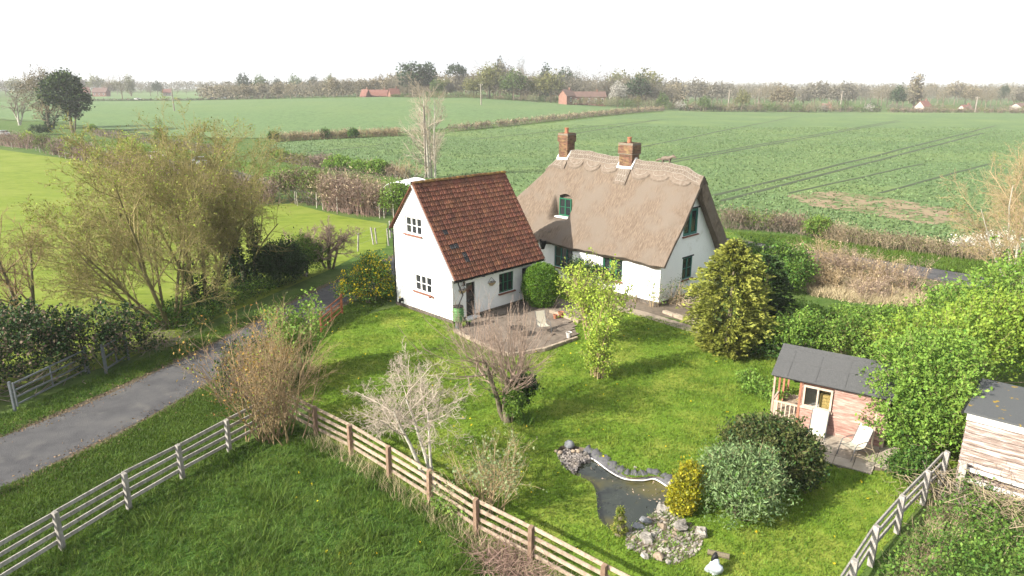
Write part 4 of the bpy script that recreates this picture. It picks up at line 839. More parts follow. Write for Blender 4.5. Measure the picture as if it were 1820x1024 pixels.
# ------------------------------------------------------------------ patio, paths, edging
M['slab'] = mat('patio_slab', (.1, .082, .066), (.145, .118, .095), (.19, .16, .13), scale=1.6, detail=9, bump=.5, bscale=30, objr=.07)
M['stone_edge'] = mat('sandstone_edging', (.25, .2, .15), (.33, .28, .215), scale=5, bump=.5, objr=.15)
pat_poly = np.array(G2((808, 590), (838, 606), (902, 632), (968, 622), (1026, 602), (1020, 575), (1090, 556), (1010, 535), (955, 520), (918, 538), (870, 553)))
pt_ = tag(sheet('patio', pat_poly, .012, M['slab']), kind='structure')
th = -.776; sA = np.array([math.cos(th), math.sin(th)]); sB = np.array([-math.sin(th), math.cos(th)])
sm = MB(); sm.box(-.221, .221, -.221, .221, 0, .045)
s0 = None; o0 = pat_poly.mean(0)
for i in range(-14, 15):
    for j in range(-14, 15):
        c = o0 + sA * (.45 * i + (.0 if j % 2 else .22)) + sB * .45 * j
        if not all(inpoly(np.array([c[0] + dx]), np.array([c[1] + dy]), pat_poly)[0] for dx in (-.12, .12) for dy in (-.12, .12)): continue
        if RNG.random() < .04: continue
        if s0 is None: s0 = sm.build('paving_slab', M['slab'], pt_); o = s0
        else: o = s0.copy(); COL.objects.link(o)
        o.location = (c[0], c[1], .014 + RNG.uniform(0, .008)); o.rotation_euler = (RNG.normal() * .008, RNG.normal() * .008, th + RNG.normal() * .012)
def edging(label, pts, w_, h, m, step=.42):
    root = empty('stone_edging', label, 'edging', (pts[0][0], pts[0][1], 0)); p0 = np.array(pts[0]); P = np.array(pts) - p0
    for a, c in zip(P[:-1], P[1:]):
        n = max(1, int(np.linalg.norm(c - a) / step)); d = (c - a) / n
        for k in range(n):
            q = a + d * k; e = q + d * .95; hh = h * RNG.uniform(.85, 1.15); MB().bar((q[0], q[1], hh / 2), (e[0] + RNG.normal() * .015, e[1] + RNG.normal() * .015, hh / 2), w_ * RNG.uniform(.85, 1.1), hh).build('stone', m, root)
edging('low sandstone kerb along the lawn side of the patio', G2((808, 590), (838, 606), (902, 634), (968, 624), (1026, 603)), .16, .16, M['stone_edge'])
edging('pale sandstone step between patio and lime green shrub', G2((978, 557), (1030, 575)), .2, .22, M['stone_edge'])
edging('row of loose pale stones at the path beside the conifer', G2((1180, 556), (1240, 578)), .25, .18, M['stone_edge'], .7)
gpath = ribbon('garden_path', spline(G2((1090, 548), (1130, 555), (1180, 570), (1230, 585), (1262, 592)), 20), .9, .012, M['stone_edge'], .5, zf=lambda x, y: x * 0)
bed = sheet('flower_bed', G2((1075, 540), (1165, 560), (1260, 580), (1275, 545), (1170, 528), (1100, 515)), .009, M['soil'])
shp = np.array(G2((1440, 775), (1465, 765), (1560, 780), (1600, 800), (1575, 838), (1490, 832), (1440, 800)))
sp2 = tag(sheet('summerhouse_paving', shp, .012, M['soil']), kind='structure')
M['concrete'] = mat('concrete_slab', (.27, .23, .18), (.36, .32, .26), scale=3, detail=8, bump=.3, objr=.12)
for i in range(-5, 6):
    for j in range(-5, 6):
        c = shp.mean(0) + np.array([math.cos(SF.th), math.sin(SF.th)]) * .62 * i + np.array([-math.sin(SF.th), math.cos(SF.th)]) * .62 * j
        if inpoly(np.array([c[0]]), np.array([c[1]]), shp)[0]:
            b = MB(); b.box(-.3, .3, -.3, .3, 0, .045); o = b.build('paving_slab', M['concrete'], sp2); o.location = (c[0], c[1], .014 + RNG.uniform(0, .01)); o.rotation_euler = (RNG.normal() * .01, RNG.normal() * .01, SF.th + RNG.normal() * .02)

# ------------------------------------------------------------------ garden furniture
M['sling'] = mat('cream_sling_fabric', (.37, .34, .27), (.44, .41, .34), scale=20)
M['frame_grey'] = mat('grey_chair_frame', (.1, .11, .12), rough=.4, metal=.3)
def sling_chair(name, label, loc, rz, folded=False):
    r = empty(name, label, 'garden chair', loc, rz, 'cream garden chairs')
    if folded:
        V = [(x, y, z) for y, z in ((-.42, .06), (-.04, 1.0)) for x in (-.28, .28)]; s = MB(); s.bar((0, -.42, .08), (0, -.05, .97), .54, .012, (0, -1, .3)); s.build('sling', M['sling'], r)
        for x in (-.29, .29): MB().tube([(x, -.5, .015), (x, -.03, 1.0)], .014, 6).build('frame', M['frame_grey'], r); MB().tube([(x, -.36, .015), (x, -.14, .72)], .012, 6).build('leg', M['frame_grey'], r)
        return r
    prof = [(-.3, .40), (-.05, .36), (.2, .36), (.27, .42), (.42, .72), (.55, 1.02)]
    s = MB(); V = [(x, y, z + d) for d in (.006, -.006) for y, z in prof for x in (-.26, .26)]; n = len(prof)
    s.add(V, [(2 * k, 2 * k + 1, 2 * k + 3, 2 * k + 2) for k in range(n - 1)], [(2 * n + 2 * k + 2, 2 * n + 2 * k + 3, 2 * n + 2 * k + 1, 2 * n + 2 * k) for k in range(n - 1)])
    s.build('sling', M['sling'], r)
    for x in (-.275, .275):
        MB().tube([(x, y, z) for y, z in prof], .014, 6).build('side_rail', M['frame_grey'], r)
        MB().tube([(x * 1.06, -.42, .015), (x * 1.06, -.28, .5), (x * 1.06, -.2, .6), (x * 1.06, .1, .61), (x * 1.06, .36, .59)], .014, 6).build('arm', M['frame_grey'], r)
        MB().tube([(x, -.1, .37), (x, .35, .2), (x, .5, .015)], .013, 6).build('leg', M['frame_grey'], r)
    return r
c1 = G(1514, 812); sling_chair('garden_chair', 'cream sling chair unfolded on the paving outside the summerhouse', (c1[0], c1[1], .055), SF.th - .55)
lc = SF.world((.85, -.12, .05)); sling_chair('garden_chair', 'folded cream sling chair leaning on the pink summerhouse wall', tuple(lc), SF.th, True)
c2 = G(966, 592); sling_chair('garden_chair', 'cream sling chair standing on the patio by the bare pollard twigs', (c2[0], c2[1], .06), .35)
c3 = G(920, 598); ft = empty('patio_table', 'low round dark metal table on the patio behind the bare twigs', 'table', (c3[0], c3[1], .06))
MB().lathe([(.0, .4), (.42, .4), (.44, .43), (0, .44)], 18).build('table_top', M['black'], ft)
for k in range(3): a = k * 2.1 + .4; MB().tube([(.3 * math.cos(a), .3 * math.sin(a), .41), (.12 * math.cos(a), .12 * math.sin(a), .2), (.32 * math.cos(a), .32 * math.sin(a), 0)], .018, 6).build('leg', M['black'], ft)
M['butt'] = mat('green_plastic', (.075, .18, .06), (.1, .22, .08), scale=4, rough=.5)
wbx = G(815, 583); wbt = empty('water_butt', 'green ribbed water butt under the annex downpipe', 'water butt', (wbx[0], wbx[1], .0))
pr = [(0, .38), (.24, .38)]; 
for k in range(6): z = .4 + k * .14; pr += [(.27 + .03 * math.sin((k + .3) / 6 * 3.1), z), (.285 + .035 * math.sin((k + .5) / 6 * 3.1), z + .05), (.285 + .035 * math.sin((k + .6) / 6 * 3.1), z + .09), (.27 + .03 * math.sin((k + .7) / 6 * 3.1), z + .12)]
MB().lathe(pr + [(.26, 1.22), (.0, 1.22)], 20).build('barrel', M['butt'], wbt, True); MB().lathe([(.29, 1.2), (.3, 1.25), (.0, 1.27)], 20).build('lid', M['black'], wbt)
MB().lathe([(.0, 0), (.2, 0), (.17, .38), (0, .38)], 14).build('stand', M['frame_grey'], wbt); MB().tube([(-.1, -.28, .5), (-.12, -.36, .5), (-.12, -.37, .45)], .02, 6).build('tap', M['black'], wbt)
M['plastic_grey'] = mat('pale_grey_pot', (.4, .38, .36), rough=.7)
def pot(label, px, py, m, s=1.0, z=.06):
    x, y, _ = G(px, py); r = empty('plant_pot', label, 'plant pot', (x, y, z), 0, None)
    MB().lathe([(0, 0), (.11 * s, 0), (.15 * s, .26 * s), (.17 * s, .26 * s), (.17 * s, .3 * s), (.145 * s, .3 * s), (.13 * s, .25 * s)], 14).build('pot', m, r); MB().lathe([(.14 * s, .24 * s), (.05 * s, .26 * s), (0, .26 * s)], 10).build('compost', M['soil'], r)
pot('pale flowerpot at the lawn corner of the patio', 1011, 602, M['plastic_grey'], 1.0); pot('round terracotta pot lying by the sandstone step', 997, 566, M['terracotta'], 1.1); pot('small dark pot beside the water butt', 832, 582, M['black'], .8); pot('terracotta pot on the patio near the clipped bush', 987, 568, M['terracotta'], .8)
def basket(label, px, py):
    p = AF.onplane(px, py, (1, 0, 0), 0); w_ = AF.world((.02, p[1], p[2])); r = empty('wall_basket', label, 'hanging basket', w_, AF.th)
    a = np.linspace(0, math.pi, 9); V = []
    for rr, z in ((.26, .08), (.22, -.03), (.12, -.13), (.02, -.16)): V += [(rr * math.sin(t) * .9, rr * math.cos(t), z) for t in a]
    MB().add(V, [(k * 9 + i, k * 9 + i + 1, k * 9 + i + 10, k * 9 + i + 9) for k in range(3) for i in range(8)]).build('basket', M['twig_tan'], r); MB().tube([(.0, -.26, .08), (.0, 0, .34), (.0, .26, .08)], .012, 5).build('hanger', M['black'], r)
    P = RNG.normal(size=(40, 3)) * [.07, .12, .02] + [.1, 0, .09]; V, F = leaves(P, np.full(40, .07), RNG, up=.4); mesh('dried_plant', V, [F], M['twig_grey'], r)
basket('half round basket on the annex wall right of the black door', 873, 503); basket('half round basket on the annex wall left of the black door', 821, 517)

# ------------------------------------------------------------------ pond, liner and stones
M['water'] = mat('pond_water', (.018, .024, .02), (.03, .036, .028), scale=.8, rough=.03, spec=.5, big=(.075, .065, .012), bigscale=.5)
M['liner'] = mat('grey_pond_liner', (.06, .06, .064), (.11, .11, .115), scale=9, rough=.55, bump=.6, bscale=9)
M['rock'] = mat('limestone', (.14, .128, .112), (.22, .205, .18), (.33, .305, .275), scale=5, detail=8, bump=.9, bscale=14, objr=.25)
M['rock_dark'] = mat('grey_cobble', (.15, .155, .165), (.22, .23, .24), scale=6, detail=7, bump=.5, objr=.25)
M['rock_tan'] = mat('tan_cobble', (.22, .17, .12), (.3, .24, .18), scale=6, detail=7, bump=.6, objr=.2)
pc = pond_out.mean(0); sheet('pond_water', pc + (pond_out - pc) * 1.06, -.13, M['water'])
n = len(pond_out); V = np.concatenate([np.c_[pond_out, np.full(n, .004)], np.c_[pc + (pond_out - pc) * .97, np.full(n, -.2)], np.c_[pc + (pond_out - pc) * .9, np.full(n, -.5)]]); i = np.arange(n); j = (i + 1) % n
tag(mesh('pond_bank', V, [np.concatenate([np.stack([i, i + n, j + n, j], -1), np.stack([i + n, i + 2 * n, j + 2 * n, j + n], -1)])], M['soil']), kind='structure')
lp_ = spline(G2((1036, 800), (1062, 815), (1085, 832), (1110, 845), (1140, 848), (1165, 846), (1192, 862)), 70); T = unit(np.gradient(lp_, axis=0)); Np = np.stack([-T[:, 1], T[:, 0]], -1)
V = []; k0 = 6
for a, (p, nn) in enumerate(zip(lp_, Np)):
    for t in np.linspace(0, 1, k0): q = p + nn * (t * .42 - .06); V.append((q[0], q[1], -.08 + .14 * math.sin(t * 2.2) + (.045 * math.sin(a * .9 + t * 2) + .04 * math.sin(a * 2.1 + t)) * t))
lin = empty('pond_liner', 'wrinkled grey rubber liner edge along the far bank of the pond', 'pond liner', (0, 0, 0))
mesh('sheet', V, [[(a * k0 + t, (a + 1) * k0 + t, (a + 1) * k0 + t + 1, a * k0 + t + 1) for a in range(69) for t in range(k0 - 1)]], M['liner'], lin, True)
mb = MB(); mb.tube([(p[0] - nn[0] * .07, p[1] - nn[1] * .07, -.085) for p, nn in zip(lp_, Np)], .025, 5); mb.build('edge_batten', M['lead'], lin)
q = scatter(pond_out, 170, RNG); q = q[(q @ np.array([.8, .6])) > np.median(q @ np.array([.8, .6]))]; V, F = leaves(np.c_[q, np.full(len(q), -.122)], np.full(len(q), .06), RNG, flat=1.0, aspect=.45); tag(mesh('floating_leaves', V, [F], mat('floating_leaf', (.2, .15, .11), (.32, .26, .2), island=.4)), kind='stuff')
def rock_mesh(rng, n=10, m_=7, rough=.22):
    V = []; ph = np.linspace(0, math.pi, m_)
    f = rng.normal(size=(4, 3)) * 1.4; o = rng.random(4) * 6
    for p in ph:
        for k in range(n):
            t = k * 2 * math.pi / n; d = np.array([math.sin(p) * math.cos(t), math.sin(p) * math.sin(t), math.cos(p)]); r = 1 + rough * sum(math.sin(f[q] @ d * 1.6 + o[q]) for q in range(4)) / 2; V.append(d * r)
    return np.array(V), [(a * n + k, (a + 1) * n + k, (a + 1) * n + (k + 1) % n, a * n + (k + 1) % n) for a in range(m_ - 1) for k in range(n)]
RK = [rock_mesh(RNG, 9, 6, .42) for _ in range(6)]; RKR = [rock_mesh(RNG, rough=.08) for _ in range(3)]
def rock(label, px, py, wpx, m, flat=.7, rnd=False, group=None, name='rock', z=0):
    x, y, _ = G(px, py); s = wpx * .88 * (math.hypot(y, CAMZ)) / FPX / 2; V, F = (RKR if rnd else RK)[RNG.integers(3 if rnd else 6)]; V = V * [s, s * RNG.uniform(.75, 1), s * flat]
    o = mesh(name, V, [F], m, None, rnd); o.location = (x, y, s * flat * .55 + z); o.rotation_euler = (0, 0, RNG.random() * 6); tag(o, label, 'rock', group); return o
rock('large round grey boulder at the head of the pond', 1012, 794, 21, M['rock_dark'], .8, True, name='boulder')
for l, px, py, w_, m in (('upright tan cobble left of the grey boulder at the pond head', 996, 806, 11, M['rock_tan']), ('pale rounded cobble directly below the grey boulder', 1019, 804, 10, M['rock_tan']), ('tan rounded cobble second from the grey boulder', 1028, 804, 11, M['rock_tan']), ('pale cobble furthest from the boulder, above the pond liner', 1041, 808, 11, M['rock']), ('small tan stone at the lawn edge left of the pond head', 988, 803, 8, M['rock_tan'])): rock(l, px, py, w_, m, .75, True, 'cobbles at the pond head')
for l, px, py, w_, m, fl in (('long white block in the middle of the rockery', 1150, 957, 27, M['rock'], .6), ('broad grey limestone rock below the golden bush', 1211, 940, 27, M['rock'], .7), ('upright pinkish rock beside the grey green shrub', 1249, 953, 26, M['rock'], .9),
    ('flat round stone at the front of the rockery', 1147, 990, 22, M['rock'], .5), ('mossy rock at the front edge of the rockery', 1172, 993, 20, M['rock_tan'], .6), ('small white stone left of the rockery', 1121, 974, 11, M['rock'], .6), ('white stone beside the golden bush at the pond corner', 1190, 859, 8, M['rock'], .7),
    ('white stone on the lawn above the pond liner', 1130, 832, 9, M['rock'], .6), ('dark topped rock at the pond edge of the rockery', 1178, 905, 22, M['rock'], .6), ('pale rock behind the rockery by the water', 1174, 896, 11, M['rock'], .8), ('tan angular rock inside the rockery', 1180, 937, 20, M['rock_tan'], .7), ('grey slab at the water edge of the rockery', 1148, 927, 26, M['rock_dark'], .45), ('second grey slab at the water edge', 1136, 938, 24, M['rock_dark'], .5), ('rock tucked under the golden bush', 1196, 907, 18, M['rock'], .7)): rock(l, px, py, w_, m, fl)
rk_poly = np.array(G2((1112, 945), (1150, 920), (1190, 892), (1215, 925), (1255, 945), (1240, 985), (1200, 1005), (1150, 992), (1112, 970)))
sheet('rockery_soil', rk_poly, .009, M['soil'])
V0, F0 = rock_mesh(RNG, 6, 5, .3); gq = scatter(rk_poly, 520, RNG); sz_ = RNG.uniform(.015, .05, (len(gq), 1, 1)); V = np.concatenate([V0[None, :, :2] * sz_ + gq[:, None], V0[None, :, 2:] * sz_ * .7 + .02], -1).reshape(-1, 3); F = (np.array(F0)[None] + (np.arange(len(gq)) * len(V0))[:, None, None]).reshape(-1, 4); tag(mesh('gravel', V, [F], mat('rockery_chips', (.16, .135, .11), (.3, .275, .24), island=.4, scale=2)), kind='stuff')
for k, p in enumerate(scatter(rk_poly, 44, RNG)):
    V, F = RK[k % 6]; s = RNG.uniform(.04, .1); o = mesh('stone', V * [s, s * .8, s * .6], [F], M['rock'] if k % 3 else M['rock_tan']); o.location = (p[0], p[1], .02 + s * .2); o.rotation_euler = (0, 0, RNG.random() * 6); tag(o, 'small loose limestone piece lying in the rockery', 'stone', 'loose stones of the rockery')
gq = scatter(np.array(G2((988, 806), (1010, 796), (1045, 806), (1050, 815), (1032, 822), (1022, 838), (1000, 832))), 900, RNG); V0, F0 = rock_mesh(RNG, 5, 4, .1)
V = (gq[:, None] * 1.0); V = np.concatenate([np.concatenate([V0[None, :, :2] * RNG.uniform(.02, .05, (len(gq), 1, 1)) + gq[:, None], V0[None, :, 2:] * .03 + RNG.uniform(-.13, .02, (len(gq), 1, 1))], -1)]).reshape(-1, 3)
F = (np.array(F0)[None] + (np.arange(len(gq)) * len(V0))[:, None, None]).reshape(-1, 4); tag(mesh('gravel', V, [F], mat('mixed_gravel', (.16, .15, .15), (.3, .26, .22), island=.5, scale=2)), kind='stuff')
gx_, gy_, _ = G(1268, 1018); bg_ = empty('plastic_bag', 'pale grey crumpled plastic sack on the grass at the front of the garden', 'sack', (gx_, gy_, 0))
V, F = rock_mesh(RNG, 16, 12, .3); mesh('sack', V * [.24, .2, .2] + [0, 0, .18], [F], mat('pale_plastic', (.3, .34, .38), (.46, .5, .53), scale=9, rough=.3), bg_, True); V, F = rock_mesh(RNG, 12, 8, .4); mesh('tied_neck', V * [.09, .08, .14] + [.02, .1, .38], [F], M['black'], bg_, True)
lx, ly, _ = G(1272, 990); MB().tube([(lx - .2, ly + .12, .08), (lx + .35, ly - .1, .08)], .08, 9).build('log', M['bark'])
tag(bpy.data.objects['log'], 'short brown log lying behind the pale sack', 'log')

# ------------------------------------------------------------------ plants near the house
LM = {}
LM['lime'] = leafm('lime_leaf', (.24, .33, .04), (.3, .4, .05), (.35, .44, .065), isl=.22, hue=.01)
LM['fresh'] = leafm('fresh_green_leaf', (.11, .2, .028), (.15, .255, .038), (.19, .3, .05), isl=.25, hue=.012)
LM['limefresh'] = leafm('lime_green_leaf', (.17, .26, .03), (.22, .31, .04), isl=.22, hue=.01)
LM['mid'] = leafm('mid_green_leaf', (.06, .125, .02), (.09, .17, .028), isl=.35)
LM['dark'] = leafm('dark_ivy_leaf', (.012, .034, .009), (.03, .065, .015), isl=.45, trans=.15)
LM['topiary'] = leafm('clipped_leaf', (.07, .15, .013), (.11, .21, .02), isl=.35)
LM['greygreen'] = leafm('grey_green_leaf', (.13, .2, .08), (.2, .28, .12), isl=.3)
LM['pieris'] = leafm('bronze_green_leaf', (.03, .055, .015), (.065, .09, .025), (.12, .1, .045), isl=.45, scale=3)
LM['gold'] = leafm('golden_conifer_leaf', (.26, .25, .015), (.38, .35, .022), isl=.3)
LM['goldgreen'] = leafm('golden_green_spray', (.15, .18, .035), (.23, .25, .045), (.3, .31, .06), isl=.2, hue=.01)
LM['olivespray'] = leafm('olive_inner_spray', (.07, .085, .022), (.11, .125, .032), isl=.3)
LM['deepgreen'] = leafm('deep_green_spray', (.02, .045, .012), (.04, .075, .018), isl=.4, trans=.15)
LM['bud'] = leafm('yellow_green_bud', (.15, .17, .03), (.23, .25, .045), isl=.3)
LM['yellow'] = leafm('yellow_flower', (.5, .38, .012), (.62, .5, .02), isl=.2)
LM['ochre'] = leafm('ochre_leaf', (.26, .15, .03), (.36, .22, .05), isl=.3)
LM['olive'] = leafm('olive_leaf', (.08, .1, .025), (.13, .145, .04), isl=.35)
LM['brown'] = leafm('brown_twig_mass', (.12, .09, .06), (.19, .145, .1), isl=.4, trans=.1)
LM['purple'] = leafm('purple_brown_mass', (.14, .105, .085), (.21, .165, .13), isl=.35, trans=.1)
LM['tan'] = leafm('tan_twig_mass', (.3, .235, .15), (.4, .32, .21), isl=.3, trans=.1)
LM['cream'] = leafm('cream_dead_grass', (.33, .27, .16), (.42, .35, .22), isl=.2, trans=.1)
LM['white'] = leafm('white_blossom', (.6, .58, .52), (.7, .68, .62), isl=.15, trans=.2)
LM['apple'] = leafm('silver_green_leaf', (.17, .22, .1), (.24, .29, .14), isl=.25)

def leafobj(name, P, L, m, parent, rng=RNG, **k):
    V, F = leaves(P, np.broadcast_to(L, (len(P),)), rng, **k); return mesh(name, V, [F], m, parent)
def nseed(s): return sum(ord(c) * (i + 7) for i, c in enumerate(s)) % 99991
def woody(name, label, cat, base, stems, levels, sides, bark, twig, ntrunk=1, leaf=None, group=None, ivy=None, seed=None):
    """stems: (dx, dy, (dir), length, radius); levels as in skeleton; leaf: list of (material, per twig, size, spread, kwargs)"""
    rng = np.random.default_rng(seed if seed is not None else nseed(label))
    root = empty(name, label, cat, base, 0, group)
    st = [(s[0], s[1], s[5] if len(s) > 5 else -.1) for s in stems]
    sk = skeleton(st, [s[2] for s in stems], [s[3] for s in stems], [s[4] for s in stems], levels, rng)
    V, F = twigmesh(sk[:ntrunk], sides[:ntrunk]); mesh('trunk', V, [F], bark, root, True)
    if sk[ntrunk:]:
        V, F = twigmesh(sk[ntrunk:], sides[ntrunk:]); mesh('crown', V, [F], twig, root, True)
    P_, D_, R_, L_ = sk[-1]
    for m, per, size, spread, kw in (leaf or []):
        kw = dict(kw); keep = kw.pop('keep', 1.0); side_ = kw.pop('where', None)
        n = len(P_); idx = rng.integers(1, P_.shape[1], (n, per)); Q = P_[np.arange(n)[:, None], idx].reshape(-1, 3)
        if keep < 1: Q = Q[rng.random(len(Q)) < keep]
        if side_ is not None: Q = Q[side_(Q)]
        Q = Q + rng.normal(size=Q.shape) * spread; leafobj('foliage', Q, size, m, root, rng, **kw)
    if ivy:
        for (m, n, rad, t0, t1, size) in ivy:
            P0 = sk[0][0]; k = rng.integers(0, len(P0), n); x = (t0 + (t1 - t0) * rng.random(n)) * (P0.shape[1] - 1); i = np.minimum(x.astype(int), P0.shape[1] - 2); f = (x - i)[:, None]
            Q = P0[k, i] * (1 - f) + P0[k, i + 1] * f; d = rdir(n, rng); d[:, 2] *= .4; Q = Q + d * rad * rng.uniform(.5, 1.1, n)[:, None]; leafobj('ivy', Q, size, m, root, rng, out=d, ob=.7)
    return root
def nseed(s): return sum(ord(c) * (i + 7) for i, c in enumerate(s)) % 99991
def bush(name, label, cat, base, lumps, nclump, per, cs, size, mats, stems=None, group=None, shell=.45, low=-.3, kw=None, rough=.28, stemm=None, sprays=60):
    rng = np.random.default_rng(nseed(label)); root = empty(name, label, cat, base, 0, group)
    P, O = cloud(lumps, nclump, per, cs, rng, shell, low, rough); k = P[:, 2] > .02; P, O = P[k], O[k]
    size_ = size; tot = sum(w for _, w in mats); c = rng.random(len(P)); cl = np.repeat(rng.random(len(P) // per + 1), per)[:len(P)]; c = .5 * c + .5 * cl; o_ = np.argsort(np.argsort(c)) / len(c); a = 0
    for m, w_ in mats:
        s_ = (o_ >= a) & (o_ < a + w_ / tot); a += w_ / tot
        V, F = leaves(P[s_], np.full(s_.sum(), size), rng, out=O[s_], ob=.5, **(kw or {})); mesh('foliage', V, [F], m, root)
    if sprays:
        lu = np.array(lumps, float); k = rng.integers(0, len(lu), sprays); d = rdir(sprays, rng); d[:, 2] = np.abs(d[:, 2]) * .9 + .1 * d[:, 2]; d = unit(d); c = lu[k, :3] + d * lu[k, 3:6] * .85
        ln = np.mean(lu[:, 3:6]) * rng.uniform(.2, .55, sprays); P_, D_, R_ = grow(c, unit(d + np.array([0, 0, .5])), ln, np.full(sprays, .008), 5, .12, .02, .4, rng); V, F = tubes(P_, R_, 3); tag(mesh('twigs', V, [F], M['twig_tan'], root), kind='stuff')
        Q = np.repeat(P_.reshape(-1, 3), 5, 0); Q = Q + rng.normal(size=Q.shape) * size * .6; Q = Q[Q[:, 2] > .03]; V, F = leaves(Q, np.full(len(Q), size), rng, up=.2, **({k_: v_ for k_, v_ in (kw or {}).items() if k_ != 'up'})); mesh('foliage', V, [F], mats[0][0], root)
    if stems:
        n, h, sp, r = stems; rr = np.random.default_rng(5); st = np.c_[rr.normal(size=(n, 2)) * sp * .25, np.full(n, -.05)]; d = unit(np.c_[rr.normal(size=(n, 2)) * sp / h * .9, np.ones(n)])
        Pp, D, Rr = grow(st, d, np.full(n, h) * rr.uniform(.7, 1.1, n), np.full(n, r), 5, .1, .03, .4, rr); V, F = tubes(Pp, Rr, 4); mesh('stem', V, [F], stemm or M['bark'], root, True)
    return root
LV = lambda **k: dict(k)
TW = [LV(K=6, wig=.07, up=.02, taper=.3), LV(n=9, t0=.22, ang=40, lr=.58, K=5, wig=.1, up=.06, rr=.5, fall=.35), LV(n=8, t0=.18, ang=40, lr=.56, K=4, wig=.12, up=.04, rr=.5), LV(n=7, t0=.12, ang=40, lr=.58, K=3, wig=.13, up=.04, rr=.5, rmin=.008), LV(n=5, t0=.12, ang=38, lr=.62, K=3, wig=.1, up=.05, rr=.8, rmin=.007)]
SD5 = [8, 6, 5, 3, 3]
# --- hedgerow trees left of the lane
woody('hedgerow_tree', 'large spreading many stemmed tree with yellow green buds by the lane', 'tree', (-18.7, 35.6, 0),
      [(-.2, .1, (-.75, -.2, .75), 6.8, .095), (-.1, 0, (-.42, .3, .95), 8.0, .1), (.1, 0, (-.12, -.2, 1), 8.6, .11), (.2, .1, (.2, .2, 1), 8.0, .1), (.3, 0, (.5, -.1, 1), 6.4, .085), (0, -.1, (-.5, -.4, .85), 6.6, .085), (-.2, 0, (-.9, .2, .7), 6.4, .085), (-.1, .2, (-.25, .4, 1), 8.0, .09)],
      TW, SD5, M['bark_olive'], M['twig_olive'], 1, [(LM['bud'], 1, .075, .03, dict(keep=.9)), (LM['lime'], 1, .08, .05, dict(keep=.25, where=lambda Q: Q[:, 2] > 6))], ivy=[(LM['mid'], 1200, .35, .0, .2, .12)])
woody('hedgerow_tree', 'upright olive twigged tree with ivy at its foot beside the lane', 'tree', (-18.6, 39.5, 0),
      [(0, 0, (-.1, 0, 1), 8.4, .14), (.2, .1, (.15, .1, 1), 8.6, .13), (-.3, 0, (-.3, .1, 1), 7.2, .11), (.5, 0, (.4, 0, 1), 6.6, .1), (.4, .2, (.25, .2, 1), 7.8, .11)],
      TW, SD5, M['bark_olive'], M['twig_olive'], 1, [(LM['bud'], 1, .07, .03, {}), (LM['olive'], 1, .07, .03, dict(keep=.5))], ivy=[(LM['dark'], 3000, .4, .0, .35, .13)])
woody('hedgerow_tree', 'ivy clad slim tree standing left of the dark ivy mound', 'tree', (-17.3, 43.2, 0),
      [(0, 0, (.05, 0, 1), 7.2, .17), (.5, .2, (.15, .05, 1), 6.8, .13), (-.7, .2, (-.12, .05, 1), 7.4, .15)], TW[:4], SD5, M['bark'], M['twig_olive'], 1, [(LM['bud'], 1, .07, .03, dict(keep=.5))], ivy=[(LM['dark'], 6500, .42, .0, .62, .14)])
woody('hedgerow_tree', 'small bare brown tree at the left edge behind the dark hedge', 'tree', (-26.0, 35.0, 0),
      [(0, 0, (-.1, 0, 1), 4.8, .13), (.15, 0, (.28, 0, 1), 5.0, .12), (-.2, 0, (-.5, .1, .9), 4.6, .1)], TW[:4], SD5, M['bark'], M['twig_mid'], 1, [(LM['ochre'], 1, .05, .02, dict(keep=.4))], ivy=[(LM['dark'], 900, .25, 0, .3, .12)])
for k, (x, y, h) in enumerate(((-33, 23, 10.0), (-27.5, 12, 9.0), (-33, 7, 10.5), (-24.5, 3.0, 9.0))):
    woody('hedgerow_tree', ['tall bare tree further along the lane hedge outside the view', 'broad budding tree by the lane hedge outside the view', 'leaning tree behind the lane hedge outside the view', 'many stemmed tree nearest the viewer outside the view'][k], 'tree', (x, y, 0),
          [(0, 0, (.1, 0, 1), h * .62, .2), (.3, .2, (.4, .3, 1), h * .55, .15), (-.3, 0, (-.4, -.2, 1), h * .55, .15)], TW, SD5, M['bark_olive'], M['twig_olive'], 1, [(LM['bud'], 2, .16, .1, {})], ivy=[(LM['dark'], 9000, 1.3, .15, 1.0, .22)])
hp_ = G2((20, 700), (90, 690), (150, 655), (215, 632), (250, 620))
bush('hedge', 'dark bramble and ivy hedge above the metal gate by the lane', 'hedge', (-21.4, 28.4, 0), [(-3.2, -4.2, 1.0, 1.5, 1.6, 1.7), (-1.6, -2.2, 1.1, 1.5, 1.3, 1.9), (.2, .1, 1.2, 1.5, 1.4, 2.0), (1.8, 1.6, 1.0, 1.3, 1.2, 1.9), (2.9, 2.9, .9, 1.1, 1.1, 1.7), (-1.0, 1.2, 1.3, 2.2, 1.7, 1.9), (-4.2, -6.5, 1.0, 1.6, 2, 1.8), (-4.9, -9.5, 1.0, 1.6, 2.4, 1.9)], 1900, 20, .17, .12, [(LM['dark'], 6), (LM['brown'], 2.2), (LM['mid'], .8)], (60, 2.2, 5, .02), stemm=M['twig_grey'])
bush('hedge', 'leafy green undergrowth at the foot of the lane trees', 'hedge', (-16.6, 38.0, 0), [(-.9, -2.0, .2, .8, 1.2, .6), (-.7, 0.2, .2, .8, 1.3, .7), (-.2, 2.6, .2, .9, 1.4, .7), (.5, 4.8, .2, .8, 1.4, .6), (1.2, 7, .2, .9, 1.6, .6), (-2.2, -.5, .3, .9, 1.2, .8)], 700, 14, .16, .1, [(LM['mid'], 3), (LM['fresh'], 2), (LM['dark'], 3)])
